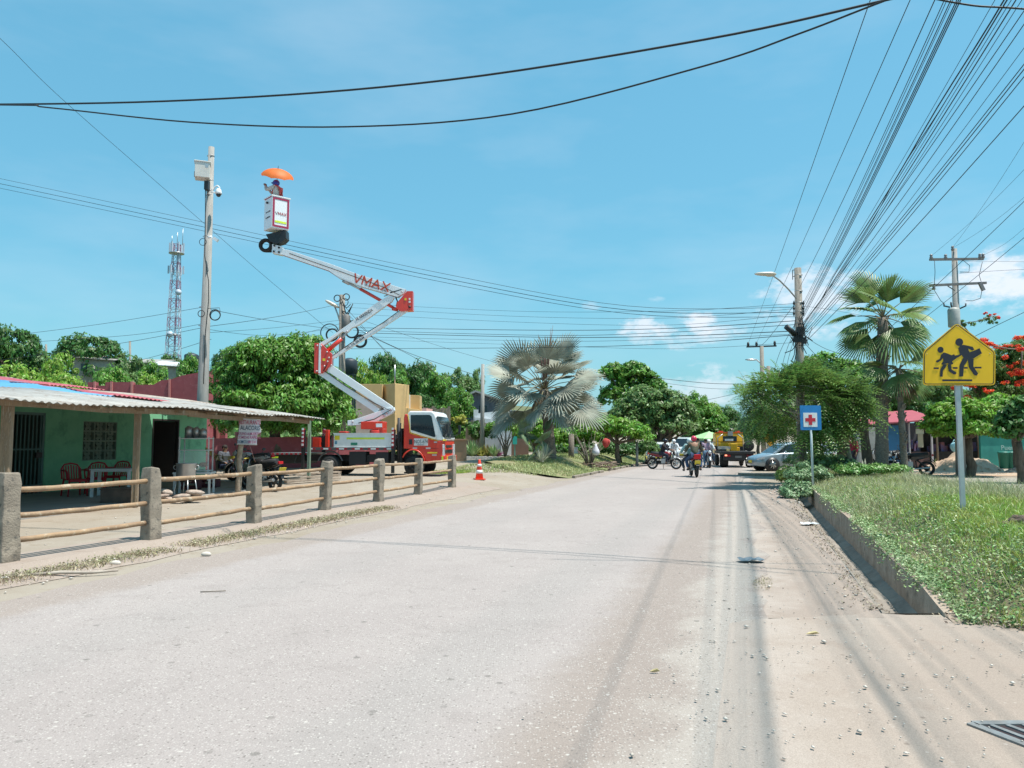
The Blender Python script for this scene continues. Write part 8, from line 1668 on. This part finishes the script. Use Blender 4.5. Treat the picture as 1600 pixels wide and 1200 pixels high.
def cover(name, label, n, fpos, fz, hh, ls, m_, seed, sx=None):
    rng = np.random.default_rng(seed); s, y = fpos(rng, n); n = len(s); P = np.stack([s+RS*y, y, np.array([fz(a, b) for a, b in zip(s, y)])+rng.random(n)*hh], 1); nv = unit(rng.normal(size=(n, 3))*.6+np.array([0, 0, 1])); t = rng.normal(size=(n, 3)); t = unit(t-nv*(t*nv).sum(1, keepdims=True)); ln = ls*rng.uniform(.6, 1.3, n)*(1+y*.02); V, Q = leaf_quads(P, t, np.cross(nv, t), ln, ln*.5); return tag(npmesh(name, V, Q, m_), label, 'ground cover', None, 'stuff')
def wallz(s, y): return bedz(s, y) if s > 1.80 else (topz(y)+.01 if s > 1.62 else topz(y)-.25*(1.62-s)/.12)
cover('creeper', 'small leaved grey green creeper over the near edge of the raised bed', 60000, bedpos(lambda s, y: (edge(s, y))*np.where(y < 18, 1, .2)*np.clip(1.7-(s-1.78)/1.0+np.clip(8.2-y, 0, 2)*.9, 0, 1)*(.45+.55*pat(s, y, 2.1, 5))), bedz, .09, .035, GC, 4)
cover('creeper_green', 'darker green creeper leaves mixed through the raised bed', 36000, bedpos(lambda s, y: (edge(s, y))*np.clip(.9-(s-1.78)/2.6+np.clip(7.6-y, 0, 2)*.9, .08, 1)*(.3+.7*pat(s, y, 1.7, 9))), bedz, .11, .032, GC2, 5)
def spill(rng, n): y = 6.3+15*rng.random(n)**1.3; s = 1.55+rng.random(n)**.5*.32; k = pat(s*.1, y, 3.3, 4)*pat(s*.1, y, 1.3, 1)+.35*rng.random(n)*(s-1.55)/.3 > .14; return s[k], y[k]
cover('creeper_spill', 'creeper spilling over the top of the retaining wall', 20000, spill, lambda s, y: wallz(s, y)-.02, .07, .034, GC, 6)
def lip(rng, n): y = 6.8+15*rng.random(n)**1.2; s = 1.06+rng.normal(size=n)*.11; k = pat(s*.1, y, 2.7, 1) > .12; return s[k], y[k]
LT = mat('leaf_litter_brown', (.24, .18, .125), (.34, .28, .21), 9, .9, island=.4)
cover('leaf_litter', 'brown leaf litter and twigs along the lip of the drain', 1500, lip, lambda s, y: .016 if s < 1.1 else .012-.9*(s-1.12), .012, .028, LT, 21)
def cor(rng, n): t = rng.random(n); return 1.7+t*1.5+rng.normal(size=n)*.10, 6.55-t*1.0+rng.normal(size=n)*.10
cover('leaf_litter', 'brown leaf litter at the near corner of the grass bed', 900, cor, lambda s, y: .022, .03, .035, LT, 22)
# low shrubs at the end of the bed
def bsh(px, py, Y, rx, ry, label, mt, seed, dz=0, nl=2600, ls=.09): 
    c = at(px, py, Y); o = foliage('low_shrub', [(0, 0, 0, rx, rx*.7, ry), (rx*.6, .3, -.05, rx*.6, rx*.5, ry*.8), (-rx*.6, -.2, -.05, rx*.6, rx*.5, ry*.7)], 60, .13, nl*2, ls, mt, None, seed, .4, .1); o.location = (c.x, Y, c.z); return tag(o, label, 'shrub')
GB = leafm('shrub_bluegreen', (.075, .13, .055), (.12, .175, .085), .3, .15)
bsh(1250, 770, 20.3, .42, .33, 'blue green low shrub spilling over the end of the retaining wall', GB, 1); bsh(1262, 745, 22.5, .6, .4, 'blue green low shrub at the foot of the hospital sign', GB, 2); bsh(1300, 728, 24.5, .8, .36, 'blue green low hedge between the hospital sign and the agave', GB, 3, nl=3400); bsh(1235, 745, 24.0, .40, .35, 'grassy green shrub left of the lamp pole base', leafm('shrub_yellowgreen', (.12, .18, .04), (.18, .24, .06)), 4); bsh(1270, 722, 27.5, .9, .38, 'blue green shrub behind the lamp pole base', GB, 5, nl=3400); bsh(1385, 734, 26.0, .8, .13, 'low green ground plants behind the agave near the thin palm', GC2, 6, nl=3600); bsh(1345, 735, 23.5, .9, .18, 'low green plants before the agave', GC2, 7)
# weeds
def kpos(rng, n): y = rng.uniform(6.2, 17, n); s = -7.95+rng.normal(size=n)*.13-np.maximum(0, y-10)*.02; k = pat(s*0, y, 2.3, 3)+pat(s*0, y, .9, 1) > .25; return s[k], y[k]
gz = lambda s, y: h(s+RS*y, y)+.045
tri_blades('weeds', 'sparse dry weeds along the foot of the bamboo fence', 7000, kpos, gz, (.02, .085), (.004, .009), leafm('weed_dry', (.15, .13, .075), (.20, .155, .10), .3, .1), 7, .8)
cover('weed_leaves', 'small grey green weed leaves along the foot of the bamboo fence', 6000, kpos, gz, .05, .026, leafm('weed_green', (.12, .115, .06), (.16, .14, .085), .3, .1), 8)
def vpos(rng, n): y = rng.uniform(31.3, 62, n); s = -7.6-5.4*rng.random(n); k = pat(s, y, .9, 3) > .25; return s[k], y[k]
tri_blades('verge_grass', 'short green grass on the verge around the silver palm', 42000, vpos, lambda s, y: vz(s+RS*y, y, s), (.05, .16), (.006, .010), leafm('verge_green', (.15, .19, .07), (.22, .23, .10), .3, .2), 9, .5)
def rpos(c0, rs_, ry_):
    def f(rng, n): a = rng.uniform(0, 6.28, n); r_ = rng.random(n)**.6; return c0[0]+np.cos(a)*r_*rs_, c0[1]+np.sin(a)*r_*ry_
    return f
p = gp(1192, 912); tri_blades('weed_tuft', 'small green weed tuft on the right road edge', 420, rpos((p.x-RS*p.y-.0, p.y), .10, .42), lambda s, y: .01, (.015, .05), (.003, .006), MATS['weed_dry'], 10, 1.3); p = gp(690, 740); tri_blades('weed_patch', 'green weed patch under the truck cab', 2500, rpos((p.x-RS*p.y, p.y+.5), .9, .9), lambda s, y: h(s+RS*y, y)+.02, (.05, .14), (.006, .012), GR, 11, .6)
# pebbles and litter
def pebbles(name, label, pts, rr, m_, seed):
    rng = random.Random(seed); V = []; Fc = []; base_v = [(1, 0, 0), (-1, 0, 0), (0, 1, 0), (0, -1, 0), (0, 0, .7), (0, 0, -.7)]; bf = [(0, 2, 4), (2, 1, 4), (1, 3, 4), (3, 0, 4), (2, 0, 5), (1, 2, 5), (3, 1, 5), (0, 3, 5)]
    for (x, y, z) in pts:
        r_ = rng.uniform(*rr)*(1.0 if rng.random() > .12 else 1.7); a = rng.uniform(0, 6.28); sx_, sy_, sz_ = rng.uniform(.7, 1.4), rng.uniform(.6, 1), rng.uniform(.45, .8); b = len(V)
        for v in base_v: vx, vy = v[0]*sx_*r_*rng.uniform(.8, 1.2), v[1]*sy_*r_*rng.uniform(.8, 1.2); V.append((x+vx*math.cos(a)-vy*math.sin(a), y+vx*math.sin(a)+vy*math.cos(a), z+v[2]*sz_*r_+r_*.2))
        Fc += [tuple(b+i for i in f_) for f_ in bf]
    return tag(npmesh(name, np.array(V), np.array(Fc), m_), label, 'gravel', None, 'stuff')
rng = random.Random(31); pts = []
for i in range(1100): s = rng.gauss(.35, .55); y = 2.2+rng.random()**1.5*16; (pts.append((s+RS*y, y, .02 if y < 6.3 else .012)) if s < 1.05 or y < 6.2 else None)
for i in range(420): y = rng.uniform(2.4, 5.9); x = rng.uniform(1.0, 4.6); pts.append((x, y, .02))
for i in range(200): y = rng.uniform(7, 19); s = rng.uniform(.92, 1.1); pts.append((s+RS*y, y, .018))
stone_l = mat('pebble_pale', (.62, .57, .51), (.42, .37, .32), 4, .9); stone_d = mat('pebble_dark', (.20, .17, .145), (.30, .25, .2), 4, .9)
pebbles('gravel', 'pale loose pebbles scattered on the concrete road edge', pts[::2], (.004, .014), stone_l, 1); pebbles('dark_gravel', 'small dark stones scattered on the concrete road edge', pts[1::4], (.003, .008), stone_d, 2)
pts = []
for i in range(350): y = rng.uniform(5, 22); s = -7.4-rng.random()*.9; pts.append((s+RS*y, y, .012 if s > -7.8 else .05))
for i in range(300): y = rng.uniform(9, 30); s = -9.6-rng.random()*6; pts.append((s+RS*y, y, h(s+RS*y, y)+.005))
for i in range(160): q = gp(rng.uniform(705, 870), rng.uniform(728, 790)); pts.append(tuple(q))
pebbles('roadside_gravel', 'loose stones along the fence foot and the dirt yard', pts, (.006, .02), stone_l, 3)
pts = []
for i in range(230): q = gp(rng.uniform(1430, 1600), rng.uniform(736, 760)); pts.append(tuple(q))
for i in range(120): y = rng.uniform(18, 26); s = rng.uniform(.5, 1.2); pts.append((s+RS*y, y, .02))
pebbles('far_gravel', 'stones and rubble on the orange earth by the parked motorcycles', pts, (.015, .05), stone_l, 4)
def litter(name, label, cat, px, py, m_, mk):
    p = gp(px, py); m = MB(); mk(m); o = m.build(name, m_); o.location = (p.x, p.y, p.z+.02); return tag(o, label, cat)
lf = mat('dry_leaf', (.52, .44, .24), (.40, .33, .17), 8)
def leafmk(L_): return lambda m: m.add([(-L_, 0, 0), (-L_*.3, L_*.3, .012), (L_*.5, L_*.25, .02), (L_, 0, .004), (L_*.4, -L_*.28, .018), (-L_*.3, -L_*.25, .01), (0, 0, -.004)], [(0, 5, 6), (6, 1, 0), (1, 6, 2), (2, 6, 3), (3, 6, 4), (4, 6, 5)])
litter('dry_leaf', 'dry yellowish leaf on the concrete right of the road edge', 'leaf', 1270, 995, lf, leafmk(.055)); litter('dry_leaf', 'dry yellowish leaf on the asphalt near the bottom', 'leaf', 1023, 1055, lf, leafmk(.035)); litter('dry_leaf', 'orange fallen leaf at the edge of the grass bed corner', 'leaf', 1483, 962, flat('orange_leaf', (.6, .33, .05)), leafmk(.05))
def rag(m):
    rng = random.Random(2); n = 9; vs = [((i-4)*.045, (j-4)*.03, .015+.03*abs(math.sin(i*1.9+j))*rng.random()) for i in range(n) for j in range(n)]; m.add(vs, [(i*n+j, i*n+j+1, (i+1)*n+j+1, (i+1)*n+j) for i in range(n-1) for j in range(n-1) if (i-4)**2+(j-4)**2 < 15])
litter('plastic_rag', 'crumpled dark blue grey plastic rag on the road edge', 'rag', 1172, 880, flat('rag_grey', (.12, .16, .19), .5), rag); litter('plastic_bag', 'crumpled white plastic bag beside the drain', 'bag', 1264, 822, flat('bag_pale', (.62, .66, .68), .5), rag); litter('stick', 'pale stick lying between the weeds and the asphalt at bottom left', 'stick', 110, 902, mat('stick', (.42, .36, .3), (.3, .24, .2), 8), lambda m: (m.tube([(-.42, -.13, .02), (-.1, -.02, .035), (.2, .06, .02), (.45, .15, .03)], [.02, .022, .018, .012], 7), m.tube([(-.42, -.1, .02), (-.5, -.2, .02)], .02, 6)))
litter('rusty_scrap', 'rusty ridged metal scrap in the weeds below the stall post', 'scrap', 214, 872, mat('rust_scrap', (.22, .12, .08), (.12, .08, .06), 12), lambda m: [m.box((i*.035-.14, 0, .02), (.02, .05, .04), rz=.3) for i in range(9)]); litter('rusty_scrap', 'thin dark stick on the asphalt left of the road centre', 'stick', 332, 928, stone_d, lambda m: m.tube([(-.12, 0, 0), (.12, .03, .004)], .006, 5))
for px, py, lb in ((5, 910, 'pale stone at the left edge beside the first fence post'), (180, 884, 'pale stone in the weeds left of the stall post'), (322, 870, 'flat pale stone at the road edge below the second rails')): litter('stone', lb, 'stone', px, py, stone_l, lambda m: m.ball((0, 0, .01), (.07, .05, .035), 8))
